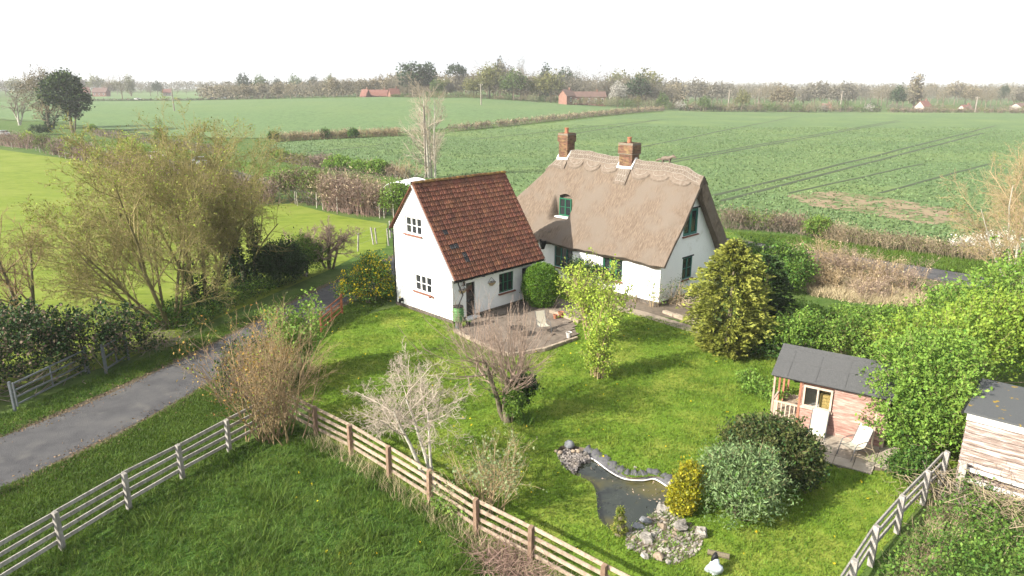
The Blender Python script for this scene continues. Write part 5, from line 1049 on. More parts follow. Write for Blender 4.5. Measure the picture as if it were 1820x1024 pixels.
bush('ivy_mound', 'dark rounded ivy covered mound beside the lane', 'bush', (-15.2, 44.2, 0), [(0, 0, 1.4, 1.35, 1.3, 1.5), (-.5, .2, 1.1, 1.2, 1.2, 1.2), (.4, -.1, 1.0, 1.1, 1.1, 1.2)], 800, 22, .16, .11, [(LM['dark'], 1)], shell=.3)
bush('hedge_bush', 'green leafy bush between the ivy mound and the thorn tree', 'bush', (-14.4, 46.6, 0), [(0, 0, 1.2, 1.0, 1.0, 1.3), (.5, .8, .9, .9, .9, 1.0)], 420, 18, .17, .1, [(LM['mid'], 2), (LM['fresh'], 2), (LM['olive'], 1)], (12, 2, .6, .03))
woody('thorn_tree', 'flat topped grey thorn tree with tangled pale twigs', 'tree', (-13.2, 48.4, 0), [(0, 0, (-.05, 0, 1), 2.5, .15), (.25, 0, (.35, 0, 1), 2.5, .1), (-.25, .1, (-.4, 0, 1), 2.4, .1)],
      [LV(K=4, wig=.1, up=0, taper=.6), LV(n=8, t0=.35, ang=55, lr=.72, K=4, wig=.18, up=.1, rr=.55, fall=.2), LV(n=8, t0=.2, ang=45, lr=.5, K=3, wig=.25, up=.12, rr=.5), LV(n=7, t0=.2, ang=45, lr=.5, K=3, wig=.25, up=.12, rr=.5, rmin=.009), LV(n=4, t0=.2, ang=45, lr=.5, K=3, wig=.25, up=.1, rr=.7, rmin=.008)], [7, 5, 3, 3, 3], M['bark'], M['twig_pinkish'], 1, [(LM['tan'], 1, .06, .03, dict(keep=.5))])
# --- shrubs by the garden gate
woody('willow_shrub', 'large tan and brown many stemmed shrub at the corner of the two fences', 'shrub', (-8.95, 23.3, 0),
      [(RNG.normal() * .45, RNG.normal() * .35, (math.cos(a) * t, math.sin(a) * t, 1), RNG.uniform(2.6, 4.6), .028) for a, t in zip(RNG.random(38) * 6.28, RNG.uniform(.08, .85, 38))],
      [LV(K=5, wig=.07, up=.03, taper=.4), LV(n=8, t0=.15, ang=32, lr=.5, K=4, wig=.12, up=.05, rr=.5), LV(n=6, t0=.2, ang=36, lr=.5, K=3, wig=.15, up=.04, rr=.6, rmin=.005)], [5, 3, 3], M['twig_mid'], M['twig_mid'], 1, [(LM['olive'], 1, .065, .03, dict(keep=.8)), (LM['ochre'], 2, .07, .03, dict(keep=.6, where=lambda Q: (Q[:, 0] < .0) & (Q[:, 2] > 1.4))), (LM['lime'], 1, .06, .03, dict(keep=.2))])
woody('willow_shrub', 'pinkish brown twiggy shrub low at the lane edge', 'shrub', (-10.9, 26.4, 0),
      [(RNG.normal() * .5, RNG.normal() * .4, (math.cos(a) * t - .25, math.sin(a) * t, 1), RNG.uniform(1.5, 2.6), .025) for a, t in zip(RNG.random(26) * 6.28, RNG.uniform(.1, .8, 26))],
      [LV(K=5, wig=.09, up=.02, taper=.4), LV(n=8, t0=.15, ang=34, lr=.5, K=4, wig=.14, up=.04, rr=.5), LV(n=5, t0=.2, ang=36, lr=.5, K=3, wig=.15, up=.04, rr=.6, rmin=.005)], [4, 3, 3], M['twig_red'], M['twig_red'], 1, [(LM['olive'], 1, .06, .03, dict(keep=.6)), (LM['ochre'], 1, .06, .03, dict(keep=.5))])
bush('laurel_bush', 'dark glossy green bush at the lane edge behind the brown shrub', 'bush', (-11.4, 28.0, 0), [(0, 0, .9, 1.0, 1.0, 1.1), (.6, .5, .7, .8, .8, .9), (-.4, -.6, .6, .8, .9, .8)], 380, 18, .16, .1, [(LM['dark'], 4), (LM['mid'], 2)], (8, 1.4, .6, .02))
woody('elder_shrub', 'tall fresh green elder growing above the ochre twigs', 'shrub', (-9.7, 29.0, 0), [(RNG.normal() * .3, RNG.normal() * .3, (math.cos(a) * .25, math.sin(a) * .25, 1), RNG.uniform(2.2, 3.4), .035) for a in RNG.random(22) * 6.28],
      [LV(K=5, wig=.06, up=.03, taper=.4), LV(n=8, t0=.25, ang=30, lr=.4, K=3, wig=.12, up=.08, rr=.5), LV(n=5, t0=.2, ang=36, lr=.5, K=3, wig=.15, up=.05, rr=.6, rmin=.005)], [5, 3, 3], M['twig_tan'], M['twig_tan'], 1, [(LM['fresh'], 8, .11, .08, dict(where=lambda Q: Q[:, 2] > 1.1)), (LM['ochre'], 2, .07, .04, dict(where=lambda Q: (Q[:, 2] < 2.2) & (Q[:, 0] < 0)))])
woody('ochre_shrub', 'ochre yellow leaved shrub in the middle of the corner thicket', 'shrub', (-10.3, 27.4, 0), [(RNG.normal() * .3, RNG.normal() * .3, (math.cos(a) * .4, math.sin(a) * .4, 1), RNG.uniform(1.8, 2.6), .03) for a in RNG.random(18) * 6.28],
      [LV(K=5, wig=.06, up=.03, taper=.4), LV(n=7, t0=.25, ang=34, lr=.45, K=3, wig=.12, up=.05, rr=.5), LV(n=4, t0=.2, ang=36, lr=.5, K=3, wig=.15, up=.05, rr=.6, rmin=.005)], [4, 3, 3], M['twig_orange'], M['twig_orange'], 1, [(LM['ochre'], 2, .07, .04, {}), (LM['olive'], 1, .07, .04, {})])
bush('mahonia_bush', 'green evergreen bush with yellow flower sprays beside the annex', 'bush', (-8.6, 40.2, 0), [(0, 0, 1.0, 1.3, 1.1, 1.3), (-1.0, -.5, .8, 1.0, .9, 1.0), (.5, .4, 1.4, .8, .8, 1.1), (-.1, .9, 1.5, .7, .7, 1.2)], 640, 18, .15, .1, [(LM['mid'], 4), (LM['fresh'], 1), (LM['dark'], 1), (LM['yellow'], 2.6)], (10, 2, .8, .03))
# --- lawn trees
woody('twiggy_tree', 'pale lichen covered bare tree in front of the garden fence', 'tree', (-2.55, 19.75, 0), [(0, 0, (-.42, .1, 1), 3.1, .085), (.05, .05, (-.28, .3, 1), 3.2, .07), (.1, 0, (-.1, -.05, 1), 2.9, .06)],
      [LV(K=6, wig=.05, up=.0, taper=.45), LV(n=7, t0=.62, ang=62, lr=.66, K=5, wig=.12, up=.045, rr=.45, var=12, fall=.15), LV(n=8, t0=.15, ang=46, lr=.5, K=4, wig=.17, up=.03, rr=.42), LV(n=8, t0=.12, ang=46, lr=.5, K=3, wig=.2, up=.04, rr=.5, rmin=.006), LV(n=5, t0=.15, ang=45, lr=.5, K=3, wig=.2, up=.05, rr=.7, rmin=.0045)], [8, 6, 4, 3, 3], M['bark_pale'], M['twig_pale'], 1, seed=15)
MB().tube([(-2.38, 19.7, 0), (-2.36, 19.7, .55)], [.1, .085], 8).build('tree_stump', M['bark']); tag(bpy.data.objects['tree_stump'], 'cut upright stump beside the pale bare tree', 'stump')
pol = woody('pollard_tree', 'gnarled leaning pollard with ivy and upright bare shoots', 'tree', (-.15, 24.6, 0), [(0, 0, (-.1, .1, 1), 1.9, .17), (-.1, .05, (-.5, .25, 1), 2.8, .11), (.05, .05, (.25, .1, 1), 2.1, .14), (.05, .1, (.06, .3, 1), 2.1, .12)],
      [LV(K=6, wig=.1, up=.0, taper=.75), LV(n=6, t0=.6, ang=48, lr=.5, K=4, wig=.1, up=.06, rr=.35, fall=.1), LV(n=8, t0=.1, ang=36, lr=2.1, K=5, wig=.05, up=.22, rr=.35, fall=.2, rmin=.011), LV(n=6, t0=.15, ang=26, lr=.4, K=3, wig=.08, up=.08, rr=.5, rmin=.005)], [9, 6, 4, 3], M['bark'], M['twig_pinkish'], 1, ivy=[(LM['mid'], 500, .3, .35, .9, .1)], seed=4)
bush('ivy_clump', 'light green ivy draped over the pollard trunk', 'ivy', (.05, 24.35, 0), [(.12, 0, .95, .3, .25, .5), (.0, 0, .6, .22, .2, .3)], 120, 16, .08, .085, [(LM['fresh'], 2), (LM['mid'], 1)])
bush('ivy_clump', 'dark ivy clump hanging right of the pollard trunk', 'ivy', (.3, 24.75, 0), [(.25, .05, 1.35, .38, .35, .45), (.0, 0, .8, .3, .3, .5)], 130, 18, .09, .09, [(LM['dark'], 2), (LM['mid'], 1)])
woody('silver_shrub', 'wispy silver green shrub leaning over the garden fence', 'shrub', (-.75, 18.5, 0), [(RNG.normal() * .35, RNG.normal() * .3, (math.cos(a) * t, math.sin(a) * t, 1), RNG.uniform(1.5, 2.6), .018) for a, t in zip(RNG.random(30) * 6.28, RNG.uniform(.1, .85, 30))],
      [LV(K=5, wig=.08, up=.02, taper=.4), LV(n=7, t0=.3, ang=32, lr=.45, K=3, wig=.14, up=.04, rr=.5), LV(n=4, t0=.2, ang=36, lr=.5, K=3, wig=.15, up=.02, rr=.6, rmin=.004)], [4, 3, 3], M['twig_tan'], M['twig_tan'], 1, [(LM['apple'], 2, .075, .04, {})])
woody('lime_shrub', 'tall feathery lime green shrub standing on the lawn', 'shrub', (3.95, 28.9, 0), [(RNG.normal() * .16, RNG.normal() * .16, (math.cos(a) * t, math.sin(a) * t, 1), RNG.uniform(1.8, 3.2), .035) for a, t in zip(RNG.random(18) * 6.28, RNG.uniform(.03, .18, 18))],
      [LV(K=5, wig=.05, up=.05, taper=.4), LV(n=11, t0=.1, ang=40, lr=.28, K=3, wig=.15, up=.02, rr=.4), LV(n=4, t0=.3, ang=36, lr=.5, K=3, wig=.15, up=.0, rr=.6, rmin=.004)], [5, 3, 3], M['twig_tan'], M['twig_tan'], 1, [(LM['lime'], 8, .085, .08, {}), (LM['fresh'], 2, .085, .08, {})])
woody('lime_shrub', 'broad airy lime green shrub in front of the sunlit cottage window', 'shrub', (4.1, 33.6, 0), [(RNG.normal() * .2, RNG.normal() * .2, (math.cos(a) * t, math.sin(a) * t, 1), RNG.uniform(2.7, 4.0), .035) for a, t in zip(RNG.random(20) * 6.28, RNG.uniform(.1, .75, 20))],
      [LV(K=5, wig=.08, up=.03, taper=.4), LV(n=8, t0=.35, ang=40, lr=.4, K=3, wig=.15, up=.04, rr=.45), LV(n=5, t0=.2, ang=36, lr=.5, K=3, wig=.15, up=.04, rr=.6, rmin=.005)], [5, 3, 3], M['twig_tan'], M['twig_tan'], 1, [(LM['lime'], 9, .1, .1, dict(where=lambda Q: Q[:, 2] > .9)), (LM['olive'], 1, .08, .06, {})])
bush('topiary_bush', 'dense clipped oval green bush between annex and cottage', 'bush', (1.75, 39.6, 0), [(0, 0, 1.25, 1.1, 1.1, 1.3)], 2100, 22, .06, .06, [(LM['topiary'], 1)], (6, 1.2, .3, .05), shell=.12, low=-.95, rough=.05, sprays=0)
bush('rose_bush', 'dark leaved climbing shrub between the two cottage front windows', 'bush', (4.6, 42.3, 0), [(0, 0, 1.3, .9, .5, .8), (.7, -.6, 1.0, .6, .5, .8), (-.6, .5, 1.2, .6, .5, .7)], 260, 12, .16, .1, [(LM['dark'], 3), (LM['mid'], 2)], (14, 2.2, .9, .018))
woody('rose_bush', 'thin climbing rose on the right corner of the cottage', 'climber', tuple(HF.world((-.3, -.35, 0))), [(RNG.normal() * .25, RNG.normal() * .12, (RNG.normal() * .22, RNG.normal() * .1, 1), RNG.uniform(1.2, 2.0), .016) for _ in range(8)],
      [LV(K=5, wig=.12, up=.03, taper=.4), LV(n=6, t0=.2, ang=45, lr=.35, K=3, wig=.2, up=.0, rr=.5)], [4, 3], M['twig_tan'], M['twig_tan'], 1, [(LM['fresh'], 5, .09, .08, {})])
woody('rose_bush', 'second thin climber left of the cottage corner', 'climber', tuple(HF.world((-1.5, -.3, 0))), [(RNG.normal() * .25, RNG.normal() * .12, (RNG.normal() * .3, RNG.normal() * .1, 1), RNG.uniform(.9, 1.6), .014) for _ in range(6)],
      [LV(K=5, wig=.12, up=.03, taper=.4), LV(n=5, t0=.2, ang=45, lr=.35, K=3, wig=.2, up=.0, rr=.5)], [4, 3], M['twig_tan'], M['twig_tan'], 1, [(LM['apple'], 3, .07, .06, {})])
woody('rose_bush', 'leafy rose against the gable wall beside the conifer', 'climber', tuple(HF.world((.5, 1.0, 0))), [(RNG.normal() * .4, RNG.normal() * .2, (RNG.normal() * .3, RNG.normal() * .2, 1), RNG.uniform(1.1, 1.9), .016) for _ in range(12)],
      [LV(K=5, wig=.12, up=.03, taper=.4), LV(n=6, t0=.2, ang=45, lr=.35, K=3, wig=.2, up=.0, rr=.5)], [4, 3], M['twig_tan'], M['twig_tan'], 1, [(LM['mid'], 4, .09, .08, {})])
def brushpile(name, label, x, y, L_, W_, H_, n, m, rot=0, r=.012):
    rng = np.random.default_rng(nseed(label)); root = empty(name, label, 'brush pile', (x, y, 0), rot)
    st = np.c_[rng.normal(size=n) * L_ * .33, rng.normal(size=n) * W_ * .33, np.abs(rng.normal(size=n)) * H_ * .4]; d = np.c_[rng.normal(size=(n, 2)), rng.normal(size=n) * .35 + .1]
    P, D, Rr = grow(st, d, rng.uniform(.3, 1.0, n), np.full(n, r) * rng.uniform(.5, 1.5, n), 4, .18, -.03, .5, rng); P[..., 2] = np.abs(P[..., 2]) + .01; V, F = tubes(P, Rr, 3); tag(mesh('sticks', V, [F], m, root), kind='stuff'); return root
p_ = G(1185, 535); brushpile('brush_pile', 'heap of pale cut branches under the cottage front wall', p_[0], p_[1], 3.2, 1.2, .7, 420, M['dead'], -.6)
p_ = G(930, 1000); brushpile('brush_pile', 'heap of brown sticks against the paddock side of the fence', p_[0] - .35, p_[1] - .25, 1.9, 1.1, .35, 520, M['twig_red'], -.75, .009)
p_ = G(275, 615); brushpile('brush_pile', 'untidy pile of grey branches at the lane edge under the spreading tree', p_[0], p_[1], 2.4, 1.4, .6, 300, M['twig_grey'], .9)
def conifer(name, label, x, y, H_, prof, nb, m, m2, size, rng_seed, dens=26, droop=.12):
    rng = np.random.default_rng(rng_seed); root = empty(name, label, 'conifer', (x, y, 0)); MB().tube([(0, 0, -.1), (.05, 0, H_ * .4), (0, 0, H_ * .93)], [.16, .11, .02], 8).build('trunk', M['bark'], root)
    z = H_ * rng.random(nb) ** 1.1; nl = int(H_ * 3.4); z = np.where(rng.random(nb) < .75, (np.floor(z / H_ * nl) + .5) / nl * H_ + rng.normal(size=nb) * .035 * H_ / 5, z); a = rng.random(nb) * 6.283; L_ = np.interp(z / H_, *prof) * rng.uniform(.6, 1.18, nb) * (1 + .12 * np.sin(a * 3 + z * 2)); t = .35 + .65 * rng.random((nb, dens)) ** .6
    lat = rng.normal(size=(nb, dens)) * .16 * (L_[:, None] * .5 + .12) * (1.15 - t); rr = L_[:, None] * t
    X = rr * np.cos(a)[:, None] - lat * np.sin(a)[:, None]; Y = rr * np.sin(a)[:, None] + lat * np.cos(a)[:, None]; Z = z[:, None] + .28 * rr - droop * rr ** 2 * 1.2 + rng.normal(size=rr.shape) * .035
    P = np.stack([X, Y, Z], -1).reshape(-1, 3); O = np.repeat(np.c_[np.cos(a), np.sin(a), np.full(nb, .1)], dens, 0); k = P[:, 2] > .05; P, O, tt = P[k], O[k], t.reshape(-1)[k]
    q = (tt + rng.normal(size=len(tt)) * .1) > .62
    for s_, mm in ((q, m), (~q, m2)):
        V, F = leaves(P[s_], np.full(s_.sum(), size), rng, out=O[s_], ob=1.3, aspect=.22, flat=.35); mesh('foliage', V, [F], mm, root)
    return root
cfx = G(1296, 640); conifer('golden_conifer', 'tall golden green conifer at the corner of the lawn', cfx[0] + .1, cfx[1] + .9, 5.6, ([0, .1, .35, .6, .85, 1], [1.0, 1.5, 2.0, 1.75, .95, .15]), 820, LM['goldgreen'], LM['olivespray'], .16, 3, 34)
cfx = G(1340, 600); conifer('dark_conifer', 'dark green conifer directly behind the golden conifer', cfx[0] + .55, cfx[1] + .5, 4.3, ([0, .2, .5, .8, 1], [1.0, 1.4, 1.3, .8, .1]), 380, LM['deepgreen'], LM['deepgreen'], .17, 8, 30)
cfx = G(1215, 918); bush('golden_conifer', 'bright golden yellow rounded conifer at the pond corner', 'conifer', (cfx[0] + .05, cfx[1] + .2, 0), [(0, 0, .75, .42, .4, .75), (.1, 0, 1.3, .32, .32, .4), (-.12, -.05, .5, .38, .36, .5)], 420, 18, .06, .07, [(LM['gold'], 4), (LM['goldgreen'], 1)], shell=.2, low=-.9, kw=dict(up=.8), rough=.12, sprays=0)
cfx = G(1100, 950); conifer('dwarf_conifer', 'small narrow green conifer at the near edge of the pond', cfx[0], cfx[1], .95, ([0, .15, .5, 1], [.16, .2, .15, .02]), 170, LM['goldgreen'], LM['mid'], .06, 12, 12, 0)
bush('round_shrub', 'large dark bronze round shrub in front of the summerhouse', 'shrub', (8.55, 20.3, 0), [(0, 0, 1.05, 1.35, 1.3, 1.15), (-.55, .2, 1.0, 1.0, 1.1, 1.05), (.5, -.2, .9, 1.0, 1.0, 1.0)], 1150, 24, .1, .085, [(LM['pieris'], 5), (LM['olive'], 2), (LM['dark'], 3)], (14, 1.4, 1, .03), shell=.4, low=-.6, rough=.14, sprays=90)
bush('round_shrub', 'grey green leafy shrub between golden conifer and dark round shrub', 'shrub', (6.95, 18.55, 0), [(0, 0, .85, 1.15, 1.1, 1.0), (.4, .1, 1.2, .8, .8, .75), (-.4, .2, 1.15, .7, .7, .8)], 640, 26, .11, .105, [(LM['greygreen'], 4), (LM['mid'], 1.5)], (16, 1.2, .8, .025), sprays=260, shell=.5, low=-.6, kw=dict(aspect=.16, up=.35))
# --- right hand thicket
bush('hedge_tree', 'tall bright green leafy thicket between summerhouse and white shed', 'shrub', (15.0, 23.0, 0), [(-1.1, -.6, 1.6, 1.2, 1.2, 1.6), (-.3, .3, 2.4, 1.4, 1.3, 1.5), (.9, 1.0, 2.6, 1.4, 1.4, 1.4), (-1.0, -1.2, .8, .9, .8, .9), (.2, -.9, 2.0, .9, .9, 1.2), (-.3, -1.4, 1.4, .8, .7, 1.3)], 800, 26, .15, .1, [(LM['fresh'], 7), (LM['mid'], 1.5)], (22, 2.8, 1.6, .04), shell=.6, rough=.35, sprays=420)
bush('hedge_tree', 'yellow green shrub mass behind the white shed roof', 'shrub', (19.0, 27.5, 0), [(0, 0, 1.7, 1.6, 1.5, 1.7), (2.0, 1.2, 1.9, 1.7, 1.6, 1.9), (-1.6, .8, 1.4, 1.4, 1.3, 1.5), (3.8, .2, 2.0, 1.7, 1.6, 2.0)], 620, 24, .18, .12, [(LM['limefresh'], 5), (LM['fresh'], 3)], (22, 2.6, 2.4, .04), shell=.6, rough=.35, sprays=420)
bush('hedge_tree', 'dense green hedge bushes at the right edge below the lane', 'shrub', (24.5, 34.0, 0), [(0, 0, 1.6, 1.9, 1.8, 1.8), (2.8, 1.0, 1.9, 2.0, 1.8, 2.2), (5.2, .5, 2.2, 2.0, 1.8, 2.4), (-2.2, -.6, 1.3, 1.6, 1.4, 1.4), (2.0, -2.4, 1.9, 1.8, 1.6, 2.0)], 800, 22, .2, .13, [(LM['fresh'], 5), (LM['mid'], 2), (LM['limefresh'], 1.5)], (24, 2.6, 3, .04), shell=.6, rough=.35, sprays=420)
bush('garden_bush', 'green bush left behind the summerhouse roof', 'bush', (13.6, 31.0, 0), [(0, 0, 1.1, 1.1, 1.0, 1.2), (.9, .3, 1.0, .9, .9, 1.1), (-.8, .4, .9, .8, .8, 1.0)], 420, 22, .13, .1, [(LM['fresh'], 3), (LM['mid'], 2)], (14, 1.8, .8, .03), shell=.6, sprays=140)
bush('garden_bush', 'olive green shrub right behind the summerhouse roof', 'bush', (15.7, 30.2, 0), [(0, 0, 1.1, 1.0, 1.0, 1.25), (.8, -.3, .9, .8, .8, 1.0)], 360, 22, .13, .1, [(LM['fresh'], 2), (LM['olive'], 2), (LM['mid'], 2)], (14, 1.8, .8, .03), shell=.6, sprays=140)
bush('garden_bush', 'low fresh green growth in front of the cream hedge bank', 'bush', (18.2, 35.2, 0), [(-2.5, .8, .5, 1.3, .9, .7), (0, 0, .5, 1.3, .9, .8), (2.0, -.6, .6, 1.2, .9, .8), (-4.2, 1.6, .5, 1.1, .9, .7)], 560, 18, .15, .11, [(LM['fresh'], 4), (LM['mid'], 1)], sprays=140)
bush('elder_shrub', 'fresh green elder bush between conifer and cream hedge bank', 'shrub', (16.8, 44.0, 0), [(0, 0, 1.3, 1.5, 1.3, 1.5), (1.5, -.3, 1.1, 1.3, 1.2, 1.3), (-1.3, .2, 1.3, 1.1, 1.1, 1.4), (.4, -1.6, .9, 1.2, 1.1, 1.1)], 800, 20, .2, .13, [(LM['mid'], 4), (LM['fresh'], 3)], (20, 2.2, 1.4, .03), sprays=180, shell=.6)
TWIGGY = (LM['purple'], LM['tan'], LM['brown'], LM['cream'])
def twighedge(name, label, cat, pts, wd, ht, n, mats_, twig, leafn, size, base=None, topvar=.25, group=None, rad=.012, lean=.35):
    rng = np.random.default_rng(nseed(label)); pts = np.array(pts, float); o = pts[0]; root = empty(name, label, cat, (o[0], o[1], float(hterr(o[0], o[1]))), 0, group)
    seg = np.r_[0, np.cumsum(np.linalg.norm(np.diff(pts, axis=0), axis=1))]; t = rng.random(n) * seg[-1]; c = np.stack([np.interp(t, seg, pts[:, 0]), np.interp(t, seg, pts[:, 1])], -1) + rng.normal(size=(n, 2)) * wd * .22
    z0 = hterr(c[:, 0], c[:, 1]) - float(hterr(o[0], o[1])); hh = ht * (1 + topvar * (np.sin(t * 1.1) * .3 + np.sin(t * .37 + 1) * .4 + rng.normal(size=n) * .25)); st = np.c_[c - o, z0 - .02]
    P, D, Rr = grow(st, unit(np.c_[rng.normal(size=(n, 2)) * lean, np.ones(n)]), hh * rng.uniform(.6, 1.05, n), np.full(n, rad * 1.5), 4, .14, .04, .4, rng); V, F = tubes(P, Rr, 3); V2, F2 = None, None
    L0 = hh; s2, d2, l2, r2 = kids(P, D, Rr, L0, 4, .3, 1, 42, 12, .4, .6, rng); P2, D2, R2 = grow(s2, d2, l2, np.maximum(r2, rad * .5), 3, .15, .03, .5, rng); V2, F2 = tubes(P2, R2, 3)
    mesh('stems', np.concatenate([V, V2]), [np.concatenate([F, F2 + len(V)])], twig, root)
    if leafn:
        Q = P2[rng.integers(0, len(P2), leafn), rng.integers(1, 3, leafn)] + rng.normal(size=(leafn, 3)) * [.12 * wd, .12 * wd, .07 * ht]; Q[:, 2] = np.maximum(Q[:, 2], .05 + np.minimum(0, Q[:, 2])); tt = vnoise(Q[:, :2] + o, .8, 3) + rng.normal(size=leafn) * .12; o_ = np.argsort(np.argsort(tt)) / leafn; a = 0; tot = sum(w for _, w in mats_)
        for m, w_ in mats_: s_ = (o_ >= a) & (o_ < a + w_ / tot); a += w_ / tot; leafobj('foliage', Q[s_], size * (1.7 if m in TWIGGY else 1), m, root, rng, aspect=.1 if m in TWIGGY else .32, up=.5 if m in TWIGGY else 0)
    return root
for k, (px, py, h_, sp_, l) in enumerate(((1420, 492, 2.5, .9, 'bare tan shrub at the left end of the dry bank below the lane'), (1465, 490, 3.0, 1.2, 'tallest tangle of bare twigs on the dry bank'), (1512, 500, 2.8, 1.2, 'bare tan shrub in the middle of the dry bank'), (1560, 508, 2.5, 1.1, 'fourth bare shrub along the dry bank'), (1600, 520, 2.3, 1.0, 'bare tan shrub at the right end of the dry bank'), (1480, 512, 1.8, 1.1, 'low dry shrub at the foot of the tallest tangle'), (1545, 528, 1.7, 1.1, 'low dry shrub at the foot of the bank right of centre'))):
    x, y, _ = G(px, py); r_ = np.random.default_rng(40 + k)
    woody('bare_shrub', l, 'shrub', (x, y, 0), [(r_.normal() * .5, r_.normal() * .4, (r_.normal() * .6 * sp_, r_.normal() * .5 * sp_, 1), h_ * r_.uniform(.6, 1.0), .03) for _ in range(26)],
          [LV(K=5, wig=.16, up=-.02, taper=.4), LV(n=8, t0=.15, ang=42, lr=.5, K=4, wig=.22, up=-.02, rr=.5), LV(n=6, t0=.2, ang=42, lr=.55, K=3, wig=.25, up=-.02, rr=.6, rmin=.008)], [4, 3, 3], M['twig_tan'], M['twig_tan'] if k % 2 else M['twig_pinkish'], 1, [(LM['tan'], 1, .08, .05, dict(keep=.6))], seed=60 + k)
q = scatter(np.array(G2((1400, 500), (1460, 488), (1560, 505), (1640, 528), (1650, 550), (1560, 545), (1450, 528))), 2600, RNG); V, F = blades(q, .45, .035, .6, RNG, 4, .1); tag(mesh('dead_grass', V, [F], LM['cream']), kind='stuff')
twighedge('bare_hedge', 'small brown bare bush at the left end of the cream bank', 'hedge', G2((1385, 505), (1415, 500)), 1.8, 1.9, 160, [(LM['brown'], 1), (LM['olive'], 1)], M['twig_red'], 1400, .11)
twighedge('bare_hedge', 'brown hedge along the field side of the lane right of the cottage', 'hedge', G2((1285, 405), (1340, 408), (1400, 412), (1450, 420)), 1.8, 1.7, 420, [(LM['brown'], 3), (LM['olive'], 1.5), (LM['fresh'], .7)], M['twig_grey'], 5000, .14)
twighedge('bare_hedge', 'pale dead reed strip beside the field right of the brown hedge', 'hedge', G2((1470, 425), (1560, 440), (1640, 450), (1740, 462)), 2.2, 1.3, 900, [(LM['tan'], 1.5), (LM['olive'], 2), (LM['brown'], 2.5)], M['cane'], 4200, .12, lean=.15)
bush('garden_bush', 'yellow green bush at the right end of the brown field hedge', 'bush', (*G(1452, 424)[:2], 0), [(0, 0, .8, 1.0, .8, .9)], 200, 16, .15, .12, [(LM['fresh'], 1), (LM['olive'], 1)])
bush('blossom_shrub', 'white blossoming low shrub in the field margin at the right', 'shrub', (*G(1765, 455)[:2], 0), [(0, 0, .8, 1.6, 1.0, .9), (-1.5, .8, .6, 1.3, .8, .6)], 200, 14, .2, .11, [(LM['white'], 2), (LM['tan'], 2)], (20, 1.3, 1.5, .02), stemm=M['twig_tan'])
woody('pale_tree', 'pale bare tree leaning in at the right edge above the lane', 'tree', (32.6, 43.2, 0), [(0, 0, (-.12, 0, 1), 7.2, .1), (.3, .2, (-.4, .1, 1), 7.0, .09), (-.2, 0, (-.7, .0, .8), 6.0, .08), (.4, 0, (.1, 0, 1), 7.4, .1), (.2, -.2, (-.55, -.3, .9), 6.2, .08)], TW[:4] + [LV(n=3, t0=.2, ang=38, lr=.55, K=3, wig=.12, up=.05, rr=.7, rmin=.006)], SD5, M['bark_pale'], M['twig_tan'], 1, [(LM['bud'], 1, .06, .03, dict(keep=.5))])
# --- bramble bank bottom right and plants at the fences
bb = np.array([(9.2, 14.7), (10.3, 16.1), (11.7, 17.4), (13.3, 18.9), (14.6, 19.6), (17, 17.4), (19, 15), (18, 11), (11, 11)])
n_ = 5200; q = scatter(bb, n_, RNG); P = np.c_[q, .1 + .55 * RNG.random(n_) ** .8 * (.5 + vnoise(q, 1.4))]; P = np.repeat(P, 6, 0) + RNG.normal(size=(n_ * 6, 3)) * [.07, .07, .07]; P[:, 2] = np.maximum(P[:, 2], .02)
V, F = leaves(P, np.full(len(P), .075), RNG, up=.5); tag(mesh('nettle_undergrowth', V, [F], leafm('nettle_leaf', (.05, .11, .018), (.09, .17, .028), (.14, .24, .04), isl=.35, scale=1.5)), kind='stuff')
q = scatter(np.array([(9.2, 14.7), (13.3, 18.9), (13.9, 18.3), (9.9, 14.2)]), 500, RNG); V, F = blades(q, .5, .014, .5, RNG, 3, .06); tag(mesh('dead_grass', V, [F], LM['cream']), kind='stuff')
brushpile('dead_bramble', 'tangle of dead bramble canes in front of the white shed fence', 15.3, 17.9, 4.6, 2.3, 1.2, 950, M['cane'], -.75, .011)
brushpile('dead_bramble', 'small grey dead branches at the end of the three rail fence', 13.7, 18.9, 1.4, .9, .9, 150, M['twig_grey'], -.75, .012)
n_ = 1400; q = np.concatenate([scatter(np.array([(a[0] - .35, a[1] - .55), (b[0] - .35, b[1] - .55), (b[0] + .1, b[1] + .05), (a[0] + .1, a[1] + .05)]), 110, RNG) for a, b in zip(f2[1:-1], f2[2:])])
V, F = blades(q, .55, .012, .45, RNG, 2, .06, .0); tag(mesh('dead_grass', V, [F], LM['cream']), kind='stuff')
def clump(label, px, py, n, h, m, cat='plant', name='daffodil_clump', w_=.03, fl=None):
    x, y, _ = G(px, py); r = empty(name, label, cat, (x, y, 0)); rng = np.random.default_rng(nseed(label)); V, F = blades(rng.normal(size=(n, 2)) * .16, h, w_, .5, rng); mesh('foliage', V, [F], m, r)
    return r
clump('clump of daffodil leaves right of the pollard foot', 935, 752, 130, .5, LM['mid']); clump('clump of daffodil leaves on the lawn behind the pollard', 858, 665, 110, .5, LM['mid']); clump('small green plant tuft on the summerhouse paving', 1556, 822, 60, .25, LM['fresh'], name='weed_tuft')
bush('weed_patch', 'tall green weeds beside the summerhouse veranda', 'plant', (*G(1335, 690)[:2], 0), [(0, 0, .2, .5, 1.0, .35), (.6, -.9, .2, .5, .7, .35)], 160, 14, .1, .09, [(LM['fresh'], 2), (LM['mid'], 1)])
